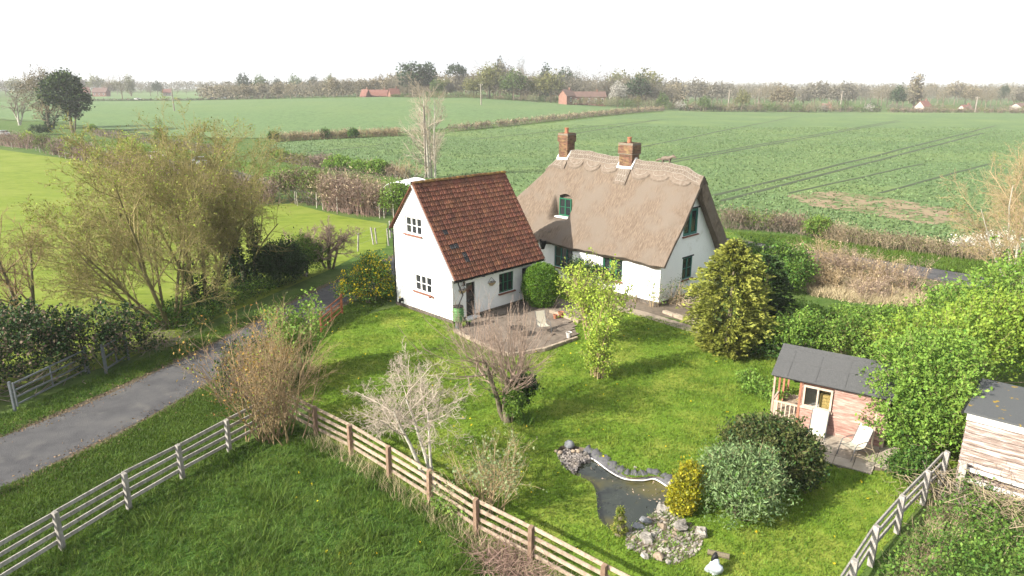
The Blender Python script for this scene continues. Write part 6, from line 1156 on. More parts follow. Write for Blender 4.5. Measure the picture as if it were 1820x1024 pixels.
bush('laurel_bush', 'low dark green bush at the end of the three rail fence', 'bush', (*G(1610, 850)[:2], 0), [(0, 0, .35, .55, .5, .5), (.4, .2, .4, .4, .4, .5)], 220, 16, .1, .08, [(LM['mid'], 3), (LM['dark'], 1)], (8, .7, .3, .015)); bush('fence_bush', 'leafy patch and fallen twigs beside the garden fence', 'bush', (*G(800, 905)[:2], 0), [(0, 0, .2, .5, .4, .35), (.5, -.4, .2, .5, .4, .3)], 160, 12, .1, .07, [(LM['fresh'], 1), (LM['mid'], 1)])
bush('garden_bush', 'dark shady growth under the golden conifer', 'bush', (12.2, 31.6, 0), [(0, 0, .5, 1.0, .8, .7), (1.0, -1.2, .5, .9, .8, .6), (-.6, .5, .4, .8, .8, .5)], 320, 16, .14, .1, [(LM['dark'], 2), (LM['mid'], 2)])

# ------------------------------------------------------------------ grass
LM['grass1'] = leafm('lawn_blade', (.085, .145, .014), (.13, .205, .022), (.19, .26, .036), isl=.35, trans=.3, scale=.9)
LM['grass2'] = leafm('paddock_blade', (.045, .095, .012), (.08, .145, .018), (.135, .2, .032), isl=.4, trans=.3, scale=.8)
LM['grass3'] = leafm('verge_blade', (.06, .11, .014), (.1, .165, .022), isl=.35, trans=.3, scale=.6)
house_holes = [[tuple(AF.world(p)[:2]) for p in ((-AW, 0, 0), (0, 0, 0), (0, AL, 0), (-AW, AL, 0))], [tuple(HF.world(p)[:2]) for p in ((XH, 0, 0), (0, 0, 0), (0, HD, 0), (XH, HD, 0))]]
holes = [pond_out, pat_poly, shp, rk_poly] + house_holes
q = scatter(np.array(lawn_poly), 95000, RNG, holes); q = q[RNG.random(len(q)) < np.clip(900 / (q[:, 1] ** 2 + 40), .35, 1)]
V, F = blades(q, .045 + .05 * vnoise(q, .9, 5), .03, .5, RNG, 3, .05); tag(mesh('lawn_grass', V, [F], LM['grass1']), kind='stuff')
q = scatter(np.array(paddock_poly)[:, :] * 1.0, 110000, RNG); q = q[(q[:, 1] > 11.5) & (np.abs(q[:, 0]) < q[:, 1] * .85 + 1)]
tf = q[RNG.random(len(q)) < .1]; V, F = blades(tf, .14 + .22 * np.clip(vnoise(tf, 1.1, 9), 0, 1) ** 2, .026, .7, RNG, 11, .075); tag(mesh('grass_tufts', V, [F], LM['grass3']), kind='stuff')
hh = .06 + .2 * np.clip(vnoise(q, 1.3, 7) - .2, 0, 1) ** 1.5; V, F = blades(q, hh, .024, .65, RNG, 3, .06); tag(mesh('paddock_grass', V, [F], LM['grass2']), kind='stuff')
q = scatter(rk_poly, 420, RNG); V, F = blades(q, .09, .03, .6, RNG, 4, .05); tag(mesh('rockery_weeds', V, [F], LM['fresh']), kind='stuff')
vp = np.array([(-18.4, 14), (-16.75, 19.8), (-14.85, 23.2), (-13.4, 28), (-12.4, 31), (-10.2, 26.5), (-9.9, 23.2), (-11.8, 19), (-12.7, 16.7), (-13.6, 14.5), (-14.4, 11.5)])
q = scatter(vp, 34000, RNG); V, F = blades(q, .1, .024, .55, RNG, 3, .06); tag(mesh('verge_grass', V, [F], LM['grass3']), kind='stuff')
q = scatter(np.array([(-20.6, 19), (-18.9, 24), (-16.4, 30), (-15.3, 33.5), (-14.2, 37.5), (-15.6, 37), (-17.4, 32), (-20, 26), (-23, 20)]), 9000, RNG); V, F = blades(q, .1, .026, .55, RNG, 3, .07); tag(mesh('verge_grass', V, [F], LM['grass2']), kind='stuff')
q = scatter(np.array(verge_poly), 9000, RNG); V, F = blades(q, .16, .12, .5, RNG, 3, .2); tag(mesh('verge_grass', V, [F], LM['grass3']), kind='stuff')
q = scatter(np.array([(20, 61.5), (27, 58), (34, 52), (38.5, 47.5), (37, 42.5), (32, 47), (25.5, 53), (20.5, 57.4)]), 8000, RNG); V, F = blades(q, .2, .05, .5, RNG, 3, .1); tag(mesh('verge_grass', V, [F], LM['grass3']), kind='stuff')
q = scatter(np.array([(-12.2, 33), (-9.4, 41), (-8, 45), (-7.3, 41), (-9.2, 36), (-10.6, 31)]), 7000, RNG); V, F = blades(q, .13, .03, .5, RNG, 3, .07); tag(mesh('verge_grass', V, [F], LM['grass3']), kind='stuff')
ll = np.concatenate([lane_pts[8:70] + np.stack([-np.gradient(lane_pts[8:70], axis=0)[:, 1], np.gradient(lane_pts[8:70], axis=0)[:, 0]], -1) / np.linalg.norm(np.gradient(lane_pts[8:70], axis=0), axis=1)[:, None] * sg * (lane_w[8:70, None] / 2 + .25) for sg in (-1, 1)])
lq = np.repeat(ll, 70, 0) + RNG.normal(size=(len(ll) * 70, 2)) * .36; V, F = leaves(np.c_[lq, np.full(len(lq), .03)], np.full(len(lq), .06), RNG, flat=.85); tag(mesh('fallen_leaves', V, [F], leafm('fallen_leaf', (.09, .06, .035), (.2, .14, .08), isl=.5, trans=.05)), kind='stuff')
dq = np.concatenate([scatter(np.array(lawn_poly), 170, RNG, holes), scatter(np.array([(-6, 17), (-8, 22), (0, 15), (-2, 14)]), 10, RNG)]); P = np.c_[dq, np.full(len(dq), .1)]
V, F = leaves(np.repeat(P, 3, 0), np.full(len(P) * 3, .05), RNG, flat=.8, aspect=.5); tag(mesh('dandelion_flowers', V, [F], LM['yellow']), kind='stuff')

# ------------------------------------------------------------------ field hedges, far trees, far houses, poles, cars
hg = GT2((488, 252), (560, 248), (640, 244), (712, 241))
twighedge('field_hedge', 'brown clipped hedge between the two crop fields left of the bare poplar', 'hedge', hg, 2.0, 2.2, 900, [(LM['tan'], 3), (LM['brown'], 2), (LM['olive'], 1)], M['twig_tan'], 5200, .24, topvar=.06, rad=.025)
twighedge('field_hedge', 'long brown clipped hedge between the two crop fields right of the bare poplar', 'hedge', GT2((800, 234), (900, 224), (1000, 213), (1090, 204), (1178, 197)), 2.4, 2.0, 1100, [(LM['brown'], 3), (LM['olive'], 1.5), (LM['tan'], 2)], M['twig_grey'], 11000, .32, topvar=.05, rad=.03)
for k, (px, py, l) in enumerate(((579, 247, 'small dark round bush in the clipped field hedge'), (628, 246, 'second dark bush in the clipped field hedge'), (487, 252, 'small green bush at the left end of the field hedge'))):
    x, y = GT(px, py); bush('field_bush', l, 'bush', (x, y, 0), [(0, 0, 1.0, 1.1, 1.0, 1.2)], 120, 12, .2, .24, [(LM['mid'], 2), (LM['dark'], 2)])
MH = [((-200, 258), (0, 258), (60, 265)), ((95, 272), (150, 284), (165, 287)), ((195, 296), (255, 311), (320, 326)), ((330, 328), (420, 352), (480, 362))]
for k, (pts, l) in enumerate(zip(MH, ('purple brown bare hedge at the left edge of the far meadow', 'middle purple brown stretch of the meadow hedge', 'purple brown bare hedge behind the spreading lane tree', 'brown bare hedge seen through the lane trees'))):
    twighedge('meadow_hedge', l, 'hedge', GT2(*pts), 3.2, 3.1 - .15 * k, 520, [(LM['purple'], 4), (LM['brown'], 1.5), (LM['olive'], .8)], M['twig_red'], 4600, .24, topvar=.12, rad=.025)
for px, py, w_, h_, l, ms in ((52, 262, 2.2, 3.2, 'yellow green bush near the left end of the meadow hedge', 'lime'), (80, 268, 2.6, 2.9, 'dark olive bush in the meadow hedge', 'olive'), (140, 282, 3.0, 3.3, 'bright green bush in the middle of the meadow hedge', 'fresh'), (182, 294, 2.0, 2.6, 'lime green bush in the meadow hedge', 'lime'), (238, 303, 3.0, 5.2, 'tall lime tree behind the spreading lane tree', 'lime'), (100, 275, 1.6, 2.6, 'narrow green bush between purple hedges', 'fresh')):
    x, y = GT(px, py); bush('meadow_bush', l, 'bush', (x, y, 0), [(0, 0, h_ * .5, w_ * .5, w_ * .5, h_ * .5), (w_ * .3, .2, h_ * .4, w_ * .4, w_ * .4, h_ * .4), (-w_ * .35, .2, h_ * .4, w_ * .4, w_ * .4, h_ * .38)], 230, 16, .24, .2, [(LM[ms], 3), (LM['fresh'], 1), (LM['brown'], 1)], (10, h_ * .6, w_ * .4, .04))
twighedge('brown_hedge', 'large pinkish brown twig hedge behind the thorn tree', 'hedge', GT2((590, 372), (630, 378), (672, 384)), 2.6, 4.0, 520, [(LM['purple'], 3), (LM['tan'], 2), (LM['olive'], 1.2)], M['twig_red'], 7600, .16, topvar=.08, rad=.018)
bush('hedge_bush', 'dark twiggy olive bush left of the pinkish brown hedge', 'bush', (*GT(530, 360), 0), [(0, 0, 1.9, 1.6, 1.4, 1.9), (-1.6, .8, 1.7, 1.4, 1.3, 1.7)], 330, 16, .25, .16, [(LM['brown'], 3), (LM['olive'], 3), (LM['fresh'], 1)], (40, 3, 2, .03))
bush('hedge_bush', 'olive and brown bush in the middle of the meadow side hedge', 'bush', (*GT(560, 364), 0), [(0, 0, 1.8, 1.5, 1.3, 1.8), (1.3, -.3, 1.6, 1.2, 1.2, 1.6)], 300, 16, .25, .16, [(LM['olive'], 3), (LM['fresh'], 2), (LM['brown'], 2)], (40, 3, 2, .03))
bush('hedge_bush', 'bright green bush beside the annex roof verge', 'bush', (*GT(703, 388), 0), [(0, 0, 1.6, 1.3, 1.2, 1.8), (.9, .5, 1.5, 1.2, 1.2, 1.6)], 330, 18, .2, .15, [(LM['fresh'], 3), (LM['olive'], 2)], (10, 2.4, .7, .04))
for px0, px1, py0, py1, h_, l, ms in ((165, 285, 240, 258, 1.7, 'low brown hedge along the far side of the grass verge', 'purple'), (300, 400, 262, 276, 1.6, 'low brown hedge behind the top of the spreading tree', 'purple'), (480, 560, 283, 297, 1.6, 'low olive hedge on the field side of the verge', 'olive'), (560, 600, 297, 302, 1.9, 'short pinkish brown hedge on the field side of the verge', 'purple'), (650, 720, 305, 318, 1.6, 'grey brown twiggy hedge left of the bare poplar', 'brown')):
    twighedge('verge_hedge', l, 'hedge', GT2((px0, py0), (px1, py1)), 2.0, h_, 260, [(LM[ms], 3), (LM['brown'], 1.5), (LM['olive'], 1)], M['twig_grey'], 2600, .24, topvar=.12, rad=.02)
for px, py, w_, h_, l in ((600, 303, 4.0, 2.0, 'bright green bush on the verge left of the bare poplar'), (640, 308, 2.8, 1.7, 'small green bush second from the bare poplar'), (672, 312, 2.8, 2.1, 'round bright green bush beside the bare poplar'), (282, 256, 2.0, 2.6, 'yellow green bush at the end of the low verge hedge'), (165, 240, 2.0, 2.8, 'small yellow green tree beside the ivy clad oak'), (70, 240, 5.0, 2.6, 'dark bush below the bare left hand trees'), (500, 287, 3, 1.6, 'green bush at the left end of the olive verge hedge')):
    x, y = GT(px, py); bush('verge_bush', l, 'bush', (x, y, 0), [(0, 0, h_ * .5, w_ * .5, w_ * .4, h_ * .5), (w_ * .3, 0, h_ * .4, w_ * .35, w_ * .35, h_ * .4)], 190, 14, .22, .2, [(LM['dark' if 'dark' in l else 'fresh'], 4), (LM['olive'], 1)])
x, y = GT(762, 317); yy = y
woody('bare_poplar', 'tall bare pale tree with upswept branches behind the annex roof', 'tree', (x, y, 0), [(0, 0, (0, 0, 1), 12.2, .24), (.9, .2, (.02, 0, 1), 11.0, .19), (.4, .5, (-.04, 0, 1), 9.5, .14)],
      [LV(K=8, wig=.025, up=.05, taper=.25), LV(n=20, t0=.08, ang=48, lr=.42, K=5, wig=.07, up=.045, rr=.32, fall=.5), LV(n=9, t0=.15, ang=34, lr=.45, K=4, wig=.1, up=.1, rr=.45), LV(n=7, t0=.2, ang=34, lr=.5, K=3, wig=.12, up=.1, rr=.6, rmin=.011)], [8, 5, 3, 3], M['bark_pale'], M['twig_pale'], 1, [(LM['cream'], 1, .08, .04, dict(keep=.5))])
woody('bare_shrub', 'grey tangled bare shrub at the foot of the bare poplar', 'shrub', (x - 2.6, y - .5, 0), [(RNG.normal() * 1.4, RNG.normal() * .4, (RNG.normal() * .5, RNG.normal() * .3, 1), RNG.uniform(1.8, 3.2), .05) for _ in range(20)],
      [LV(K=5, wig=.12, up=.02, taper=.4), LV(n=7, t0=.2, ang=45, lr=.5, K=4, wig=.18, up=.02, rr=.5), LV(n=5, t0=.2, ang=40, lr=.5, K=3, wig=.2, up=.02, rr=.6, rmin=.012)], [4, 3, 3], M['bark_pale'], M['twig_tan'], 1)
M['pole'] = mat('weathered_pole', (.19, .165, .135), (.26, .23, .19), scale=2)
def pole(label, px, pyb, pyt, arms=True, D=None):
    if D: X, Y = far_xy(px, D)
    else: X, Y = GT(px, pyb)
    z = float(hterr(X, Y)); h = zat(Y, pyt) - z; o = empty('utility_pole', label, 'utility pole', (X, Y, z)); r = max(.12, Y * .00075)
    MB().tube([(0, 0, 0), (0, 0, h)], [r * 1.2, r], 8).build('pole', M['pole'], o)
    if arms:
        MB().bar((-.9, 0, h - .5), (.9, 0, h - .5), .12, .16).build('crossarm', M['pole'], o)
        for a in (-.8, 0, .8): MB().lathe([(.0, 0), (.09, 0), (.06, .12), (.09, .16), (.0, .28)], 6, (a, 0, h - .42)).build('insulator', M['lead'], o)
pole('pale wooden pole standing against the bare poplar', 757, 317, 190, False)
pole('pale pole in the upper crop field right of the bare poplar', 855, 187, 149); pole('thin pole in the upper crop field at the left', 310, 198, 155)
for px, pyt, D, l in ((1282, 160, 372, 'pole beside the yellow green bush beyond the right field'), (1333, 157, 450, 'pole between the yellow green bush and the round brown tree'), (1475, 162, 385, 'pole in front of the brown scrub beyond the right field'), (1708, 172, 372, 'pole right of the red roofed house'), (1801, 174, 395, 'pole at the right edge of the far field')): pole(l, px, 0, pyt, True, D)

FAR = {}
FM = dict(grey=leafm('far_bare_crown', (.11, .102, .075), (.155, .145, .108), isl=.16, trans=.1, scale=.3), brown=leafm('far_brown_crown', (.135, .115, .07), (.185, .16, .1), isl=.18, trans=.1, scale=.3), olive=leafm('far_olive_crown', (.12, .13, .045), (.18, .18, .065), isl=.3, scale=.3), green=leafm('far_green_crown', (.06, .1, .025), (.1, .15, .04), isl=.35, scale=.3), dark=leafm('far_evergreen', (.018, .04, .016), (.035, .06, .022), isl=.4, trans=.1, scale=.3), white=leafm('far_blossom', (.3, .29, .25), (.42, .4, .36), isl=.2), pale=leafm('far_pale_green', (.16, .17, .09), (.22, .23, .13), isl=.3, scale=.3))
def far_proto(kind, var):
    """unit-height tree: tapered trunk with limbs and a broken crown of leaf clumps"""
    rng = np.random.default_rng(nseed(kind) + var * 77); mb = []; tv = MB()
    tv.tube([(0, 0, -.05), (.0, .01, .3), (.01, 0, .6), (0, 0, .85)], [.026, .02, .014, .004], 6)
    sh = {'round': [(0, 0, .6, .36, .34, .36), (-.2, .05, .5, .24, .24, .26), (.22, -.03, .52, .24, .24, .28)], 'bare': [(0, 0, .6, .38, .36, .39), (-.24, 0, .52, .22, .22, .28), (.24, .03, .5, .22, .22, .28)],
          'pine': [(0, 0, .86, .22, .2, .11), (-.12, 0, .7, .2, .2, .1), (.14, .02, .62, .19, .19, .09), (-.08, 0, .5, .2, .2, .09), (.02, 0, .4, .17, .17, .1)], 'umbrella': [(0, 0, .88, .34, .3, .1), (-.2, 0, .8, .2, .2, .08), (.24, 0, .76, .2, .2, .08)],
          'column': [(0, 0, .55, .1, .1, .44), (0, 0, .35, .12, .12, .3)], 'spire': [(0, 0, .3, .2, .2, .25), (0, 0, .5, .15, .15, .25), (0, 0, .75, .09, .09, .22)], 'bush': [(0, 0, .45, .6, .55, .48), (-.4, .1, .35, .4, .4, .36), (.42, -.1, .38, .42, .4, .38)]}[kind]
    for k in range(9 if kind in ('bare', 'round') else 4):
        a = rng.random() * 6.28; z = rng.uniform(.25, .6); l = rng.uniform(.15, .32); tv.tube([(0, 0, z), (l * .5 * math.cos(a), l * .5 * math.sin(a), z + l * .5), (l * math.cos(a), l * math.sin(a), z + l)], [.012, .008, .003], 4, False)
    n = {'bare': 190, 'round': 260, 'pine': 190, 'umbrella': 120, 'column': 150, 'spire': 170, 'bush': 170}[kind]; P, O = cloud(sh, n, 9, .04 if kind != 'bare' else .05, rng, .55, -.5, .22)
    Vl, Fl = leaves(P, np.full(len(P), .045 if kind != 'bare' else .036), rng, out=O, ob=.3, aspect=.4 if kind != 'bare' else .16)
    V = np.concatenate(tv.V); return V, [np.concatenate(f) for f in tv.F.values()], Vl, Fl
def far_tree(label, kind, m, px, D, pyt, wpx=None, dz=0, name='tree', group=None, cat='tree', hmin=2):
    v = int(RNG.integers(3)); key = (kind, m, v)
    if key not in FAR:
        V, Fs, Vl, Fl = far_proto(kind, v); F = Fs + [Fl + len(V)]; mi = np.concatenate([np.zeros(sum(len(f) for f in Fs)), np.ones(len(Fl))]); o = mesh(name, np.concatenate([V, Vl]), F, [M['bark'], FM[m]], mi=mi); FAR[key] = o.data; COL.objects.unlink(o); bpy.data.objects.remove(o)
    X, Y = far_xy(px, D); z = float(hterr(X, Y)) + dz; h = max(hmin, zat(Y, pyt) - z); w0 = {'bare': .82, 'round': .8, 'pine': .5, 'umbrella': .75, 'column': .24, 'spire': .4, 'bush': 1.5}[kind]
    s = (wpx * D / FPX) / w0 if wpx else h * RNG.uniform(.9, 1.15)
    o = bpy.data.objects.new(name, FAR[key]); COL.objects.link(o); o.location = (X, Y, z); o.scale = (s, s, h); o.rotation_euler = (0, 0, RNG.random() * 6.28); tag(o, label, cat, group); return o
# mid distance trees, left
for px, pyb, pyt, l, st, iv in ((130, 236, 128, 'dark ivy covered oak with its trunk bare at the foot', 'ivy', True), (88, 230, 120, 'pale brown budding oak left of the ivy covered oak', 'oak', False), (34, 223, 128, 'slender bare grey tree at the far left of the verge', 'bare', False)):
    X, Y = GT(px, pyb); z0 = float(hterr(X, Y)); h = zat(Y, pyt) - z0
    if st == 'ivy':
        root = woody('oak_tree', l, 'tree', (X, Y, z0), [(0, 0, (-.05, 0, 1), h * .55, .5), (.3, 0, (.35, .1, 1), h * .45, .3)], [LV(K=5, wig=.06, up=0, taper=.5), LV(n=6, t0=.4, ang=45, lr=.6, K=4, wig=.15, up=.05, rr=.55), LV(n=5, t0=.2, ang=45, lr=.55, K=3, wig=.2, up=.05, rr=.5), LV(n=5, t0=.2, ang=45, lr=.55, K=3, wig=.2, up=.05, rr=.5, rmin=.03)], [8, 5, 4, 3], M['bark'], M['twig_grey'], 1)
        P, O = cloud([(-1.0, 0, h * .7, h * .27, h * .25, h * .25), (h * .14, 0, h * .56, h * .2, h * .2, h * .24), (-h * .22, 0, h * .66, h * .2, h * .2, h * .2), (.5, 0, h * .35, h * .13, h * .13, h * .16), (.0, 0, h * .84, h * .2, h * .2, h * .14)], 700, 14, .5, RNG, .5, -.8, .2); leafobj('foliage', P, .5, FM['dark'], root, out=O, ob=.3, aspect=.4); k = P[RNG.random(len(P)) < .25] * [1.05, 1.05, 1.03]; leafobj('foliage', k, .45, FM['green'], root, aspect=.4)
    else:
        n4 = 6 if st == 'oak' else 5; sp = .5 if st == 'oak' else .25
        woody('oak_tree' if st == 'oak' else 'bare_tree', l, 'tree', (X, Y, z0), [(0, 0, (.02, 0, 1), h * .55, .45 if st == 'oak' else .3), (.3, 0, (-sp, .1, 1), h * .42, .28), (.2, .2, (sp, .1, 1), h * .42, .25)], [LV(K=5, wig=.06, up=0, taper=.4), LV(n=7, t0=.35, ang=42, lr=.65, K=4, wig=.15, up=.08, rr=.55), LV(n=6, t0=.2, ang=42, lr=.55, K=3, wig=.2, up=.06, rr=.5), LV(n=n4, t0=.2, ang=42, lr=.55, K=3, wig=.2, up=.06, rr=.5, rmin=.03)], [8, 5, 4, 3], M['bark'] if st == 'oak' else M['bark_pale'], M['twig_tan'] if st == 'oak' else M['twig_grey'], 1,
              [(FM['brown'] if st == 'oak' else FM['grey'], 2, .35, .25, {})] if st == 'oak' else None, ivy=[(FM['dark'], 900, .9, 0, .6, .4)] if st == 'oak' else None)
        if st == 'oak':
            P, O = cloud([(-.3, 0, h * .66, h * .3, h * .26, h * .26), (h * .2, 0, h * .62, h * .2, h * .2, h * .24), (-h * .25, 0, h * .6, h * .2, h * .2, h * .22), (0, 0, h * .84, h * .22, h * .2, h * .15)], 420, 12, .6, RNG, .6, -.8, .25); leafobj('foliage', P, .42, FM['brown'], bpy.data.objects[bpy.data.objects.keys()[-1]] if False else [o for o in COL.objects if o.get('label') == l][0], out=O, ob=.3, aspect=.25)
B = 'bare grey brown tree '
for t in [
    ('dark pine with broad layered crown beside the red roofs', 'pine', 'dark', 740, 400, 112, 44), ('second dark pine with thin layered crown', 'pine', 'dark', 767, 405, 111, 26), ('umbrella shaped pine on a bare trunk', 'umbrella', 'dark', 813, 420, 115, 26), ('smaller umbrella pine at the right of its neighbour', 'umbrella', 'dark', 826, 425, 120, 16),
    ('dark conifer tip rising above the budding trees', 'round', 'dark', 888, 430, 104, 20), ('tall thin bare tree rising above the round ivy green tree', 'bare', 'grey', 926, 440, 103, 20), ('round ivy green tree in the middle of the wood', 'round', 'green', 913, 385, 124, 42), ('dark spiky conifer right of the tall thin bare tree', 'spire', 'dark', 968, 435, 112, 22), ('dark pine above the brick house', 'round', 'dark', 1000, 430, 122, 40),
    ('pale lime budding tree left of the dark conifer tip', 'round', 'olive', 872, 395, 114, 50), ('white blossoming tree beside the brick house', 'round', 'white', 1092, 375, 144, 28), ('dark evergreen right of the white blossoming tree', 'round', 'dark', 1125, 385, 132, 40), ('greyish tree right of the dark evergreen', 'bare', 'grey', 1155, 390, 134, 40), ('small bright green tree in the far field hedge', 'round', 'green', 1168, 366, 164, 18),
    ('tall narrow poplar above the far right trees', 'column', 'brown', 1600, 430, 130, 18), ('dark evergreen tree left of the narrow poplar', 'round', 'dark', 1572, 395, 150, 26), ('dark conifer top above the far right trees', 'round', 'dark', 1752, 520, 150, 16), ('yellow green bush tree beside the far pole', 'round', 'olive', 1305, 368, 158, 22), ('second yellow green bush left of the far pole', 'round', 'green', 1240, 366, 170, 22), ('round brown tree right of the far poles', 'round', 'brown', 1372, 378, 152, 40),
    ('round dark yew beside the far small roofs', 'round', 'dark', 304, 640, 144, 18), ('bare tree with ivied trunk in front of the far field', 'bare', 'grey', 242, 490, 133, 32), ('pale upright budding tree right of the ivied bare tree', 'column', 'pale', 258, 640, 135, 12), ('pale brown tree beside the far left houses', 'round', 'brown', 222, 650, 145, 24),
    ('dark tree group leader at the left end of the far evergreens', 'round', 'dark', 452, 560, 130, 26), ('second tree of the far evergreens', 'round', 'green', 480, 560, 133, 24), ('third tree of the far evergreens', 'round', 'dark', 510, 570, 138, 20), ('fourth tree of the far evergreens', 'round', 'green', 540, 580, 133, 22), ('fifth tree of the far evergreens', 'round', 'dark', 572, 570, 134, 20), ('last tree of the far evergreens', 'round', 'green', 601, 570, 133, 20),
    ('green bush tree below the umbrella pines', 'round', 'green', 782, 385, 140, 26), ('two toned olive tree left of the round ivy green tree', 'round', 'olive', 845, 385, 136, 40), ('low dark shrub tree at the end of the right hand field hedge', 'bush', 'dark', 1530, 378, 181, 26)]:
    l, kd, m, px, D, pt, w_ = t; far_tree(l, kd, m, px, D, pt, w_, cat='tree', name={'pine': 'pine_tree', 'umbrella': 'pine_tree', 'spire': 'conifer_tree', 'column': 'poplar_tree'}.get(kd, 'tree'))
LMK = [(34, 'slender bare tree'), (130, 'ivy covered oak'), (180, 'far red roof'), (242, 'ivied bare tree'), (304, 'round dark yew'), (452, 'first dark evergreen'), (510, 'third evergreen'), (601, 'last evergreen'), (680, 'red barns'), (740, 'broad dark pine'), (767, 'thin pine'), (813, 'umbrella pine'), (872, 'lime budding tree'), (913, 'round ivy green tree'), (968, 'spiky conifer'), (1004, 'brick house'), (1040, 'brick terrace'), (1092, 'white blossoming tree'), (1125, 'dark evergreen'), (1168, 'small bright green tree'), (1240, 'lone green bush tree'), (1282, 'first far pole'), (1305, 'yellow green bush tree'), (1333, 'second far pole'), (1372, 'round brown tree'), (1475, 'scrub pole'), (1530, 'end of the dark hedge'), (1572, 'lone evergreen'), (1600, 'narrow poplar'), (1617, 'red roofed house'), (1690, 'half hidden house'), (1708, 'right hand pole'), (1752, 'dark conifer top'), (1790, 'low pale house')]
BL = []
def bearing(px):
    k = min(LMK, key=lambda q: abs(q[0] - px)); d = px - k[0]
    return (('straight behind' if abs(d) < 7 else 'just left of' if d < 0 and d > -28 else 'well left of' if d < 0 else 'just right of' if d < 28 else 'well right of') + ' the ' + k[1])
def band(px0, px1, n, D0, D1, top, kinds, where, jit=6, w_=None):
    for k in range(n):
        px = px0 + (px1 - px0) * (k + RNG.uniform(.2, .8)) / n; kd, m = kinds[RNG.integers(len(kinds))]; D = RNG.uniform(D0, D1)
        wk = {'skyline': 'left skyline', 'brown wood': 'brown wood', 'tall wood behind': 'tall wood', 'long belt': 'far belt', 'far right beyond': 'far right', 'far edge of the crop': 'crop edge', 'foot of': 'wood foot', 'far right field': 'right field edge'}
        sf_ = next((v_ for k_, v_ in wk.items() if k_ in where), '')
        BL.append((px, far_tree({'grey': 'bare grey tree ', 'brown': 'brown twiggy tree ', 'olive': 'olive budding tree ', 'green': 'green leafed tree ', 'dark': 'dark evergreen tree ', 'pale': 'pale budding tree ', 'white': 'white blossom bush '}[m] + bearing(px) + ', ' + sf_, kd, m, px, D, np.interp(px, *top) + RNG.normal() * jit, w_, group='trees ' + where)))
GB = [('bare', 'grey'), ('bare', 'brown'), ('bare', 'grey'), ('round', 'grey'), ('bare', 'brown')]
band(-60, 440, 26, 620, 820, ([-60, 0, 120, 200, 330, 440], [132, 128, 138, 140, 150, 150]), GB + [('round', 'olive')], 'on the skyline of the far left fields', 4)
band(420, 730, 24, 400, 520, ([420, 560, 640, 730], [148, 146, 138, 140]), GB + [('round', 'brown')], 'in the brown wood left of the pines', 4)
band(720, 1190, 40, 385, 450, ([720, 800, 870, 930, 1000, 1080, 1190], [148, 138, 118, 126, 128, 132, 145]), GB + [('round', 'olive'), ('round', 'brown'), ('bare', 'brown')], 'in the tall wood behind the centre field', 6)
band(1180, 1560, 40, 430, 620, ([1180, 1280, 1400, 1560], [142, 146, 148, 152]), GB + [('round', 'grey')], 'in the long belt beyond the right field', 4)
band(1540, 1860, 34, 420, 620, ([1540, 1640, 1720, 1860], [152, 150, 153, 156]), GB + [('round', 'brown'), ('round', 'olive')], 'at the far right beyond the field', 4)
band(1000, 1540, 44, 362, 378, ([1000, 1180, 1230, 1400, 1540], [168, 178, 180, 180, 184]), [('bush', 'olive'), ('bush', 'brown'), ('bush', 'pale'), ('bush', 'green'), ('bush', 'brown'), ('bush', 'white')], 'along the far edge of the crop', 3, 26)
band(700, 1010, 22, 378, 388, ([700, 1010], [164, 170]), [('bush', 'olive'), ('bush', 'brown'), ('bush', 'pale'), ('bush', 'green')], 'at the foot of the tall wood', 3, 26)
band(1560, 1860, 16, 372, 384, ([1560, 1860], [186, 188]), [('bush', 'olive'), ('bush', 'brown'), ('bush', 'grey')], 'along the far right field edge', 3, 26)
twighedge('field_hedge', 'dark clipped hedge along the far edge of the right field', 'hedge', [far_xy(1200, 372), far_xy(1350, 374), far_xy(1545, 372)], 2.4, 2.6, 500, [(LM['brown'], 2), (LM['dark'], 2)], M['twig_grey'], 5200, .5, topvar=.05, rad=.05)
twighedge('field_hedge', 'low brown hedge along the far right edge of the field', 'hedge', [far_xy(1560, 366), far_xy(1700, 362), far_xy(1850, 350)], 2.2, 1.9, 420, [(LM['brown'], 2), (LM['olive'], 1)], M['twig_grey'], 4200, .5, topvar=.05, rad=.05)
twighedge('field_hedge', 'thin dark hedge across the far left fields', 'hedge', [far_xy(165, 480), far_xy(300, 476), far_xy(430, 470), far_xy(520, 466)], 2.0, 1.3, 500, [(LM['dark'], 2), (LM['brown'], 1)], M['twig_grey'], 3000, .5, topvar=.1, rad=.05)
_d = {}
for px_, o_ in BL: _d.setdefault(o_['label'], []).append((px_, o_))
for l_, v_ in _d.items():
    if len(v_) > 1:
        for k_, (px_, o_) in enumerate(sorted(v_, key=lambda q: q[0])): o_['label'] = (['left', 'right'] if len(v_) == 2 else ['first', 'second', 'third', 'fourth', 'fifth', 'sixth'])[min(k_, 5)] + ' ' + l_
def woodland(name, px0, px1, n, D0, D1, hgt, m):
    px = RNG.uniform(px0, px1, n); D = RNG.uniform(D0, D1, n); X = (px - CX) / FPX * D; c = np.c_[X, D, hterr(X, D) + hgt * RNG.uniform(.15, 1, n) ** .8]
    P = c[:, None] + RNG.normal(size=(n, 16, 3)) * [2.2, 2.2, 1.6]; P = P.reshape(-1, 3); V, F = leaves(P, np.full(len(P), 1.35), RNG, aspect=.3, up=.3); tag(mesh(name, V, [F], m), kind='stuff')
woodland('woodland', -300, 720, 2600, 830, 1050, 11, FM['grey']); woodland('woodland', 1100, 2100, 3600, 640, 900, 11, FM['grey']); woodland('woodland', 700, 1200, 1500, 450, 520, 12, FM['brown']); woodland('woodland', 1200, 2200, 2600, 1000, 1600, 17, FM['grey']); woodland('woodland', 380, 760, 1500, 480, 600, 7, FM['brown'])
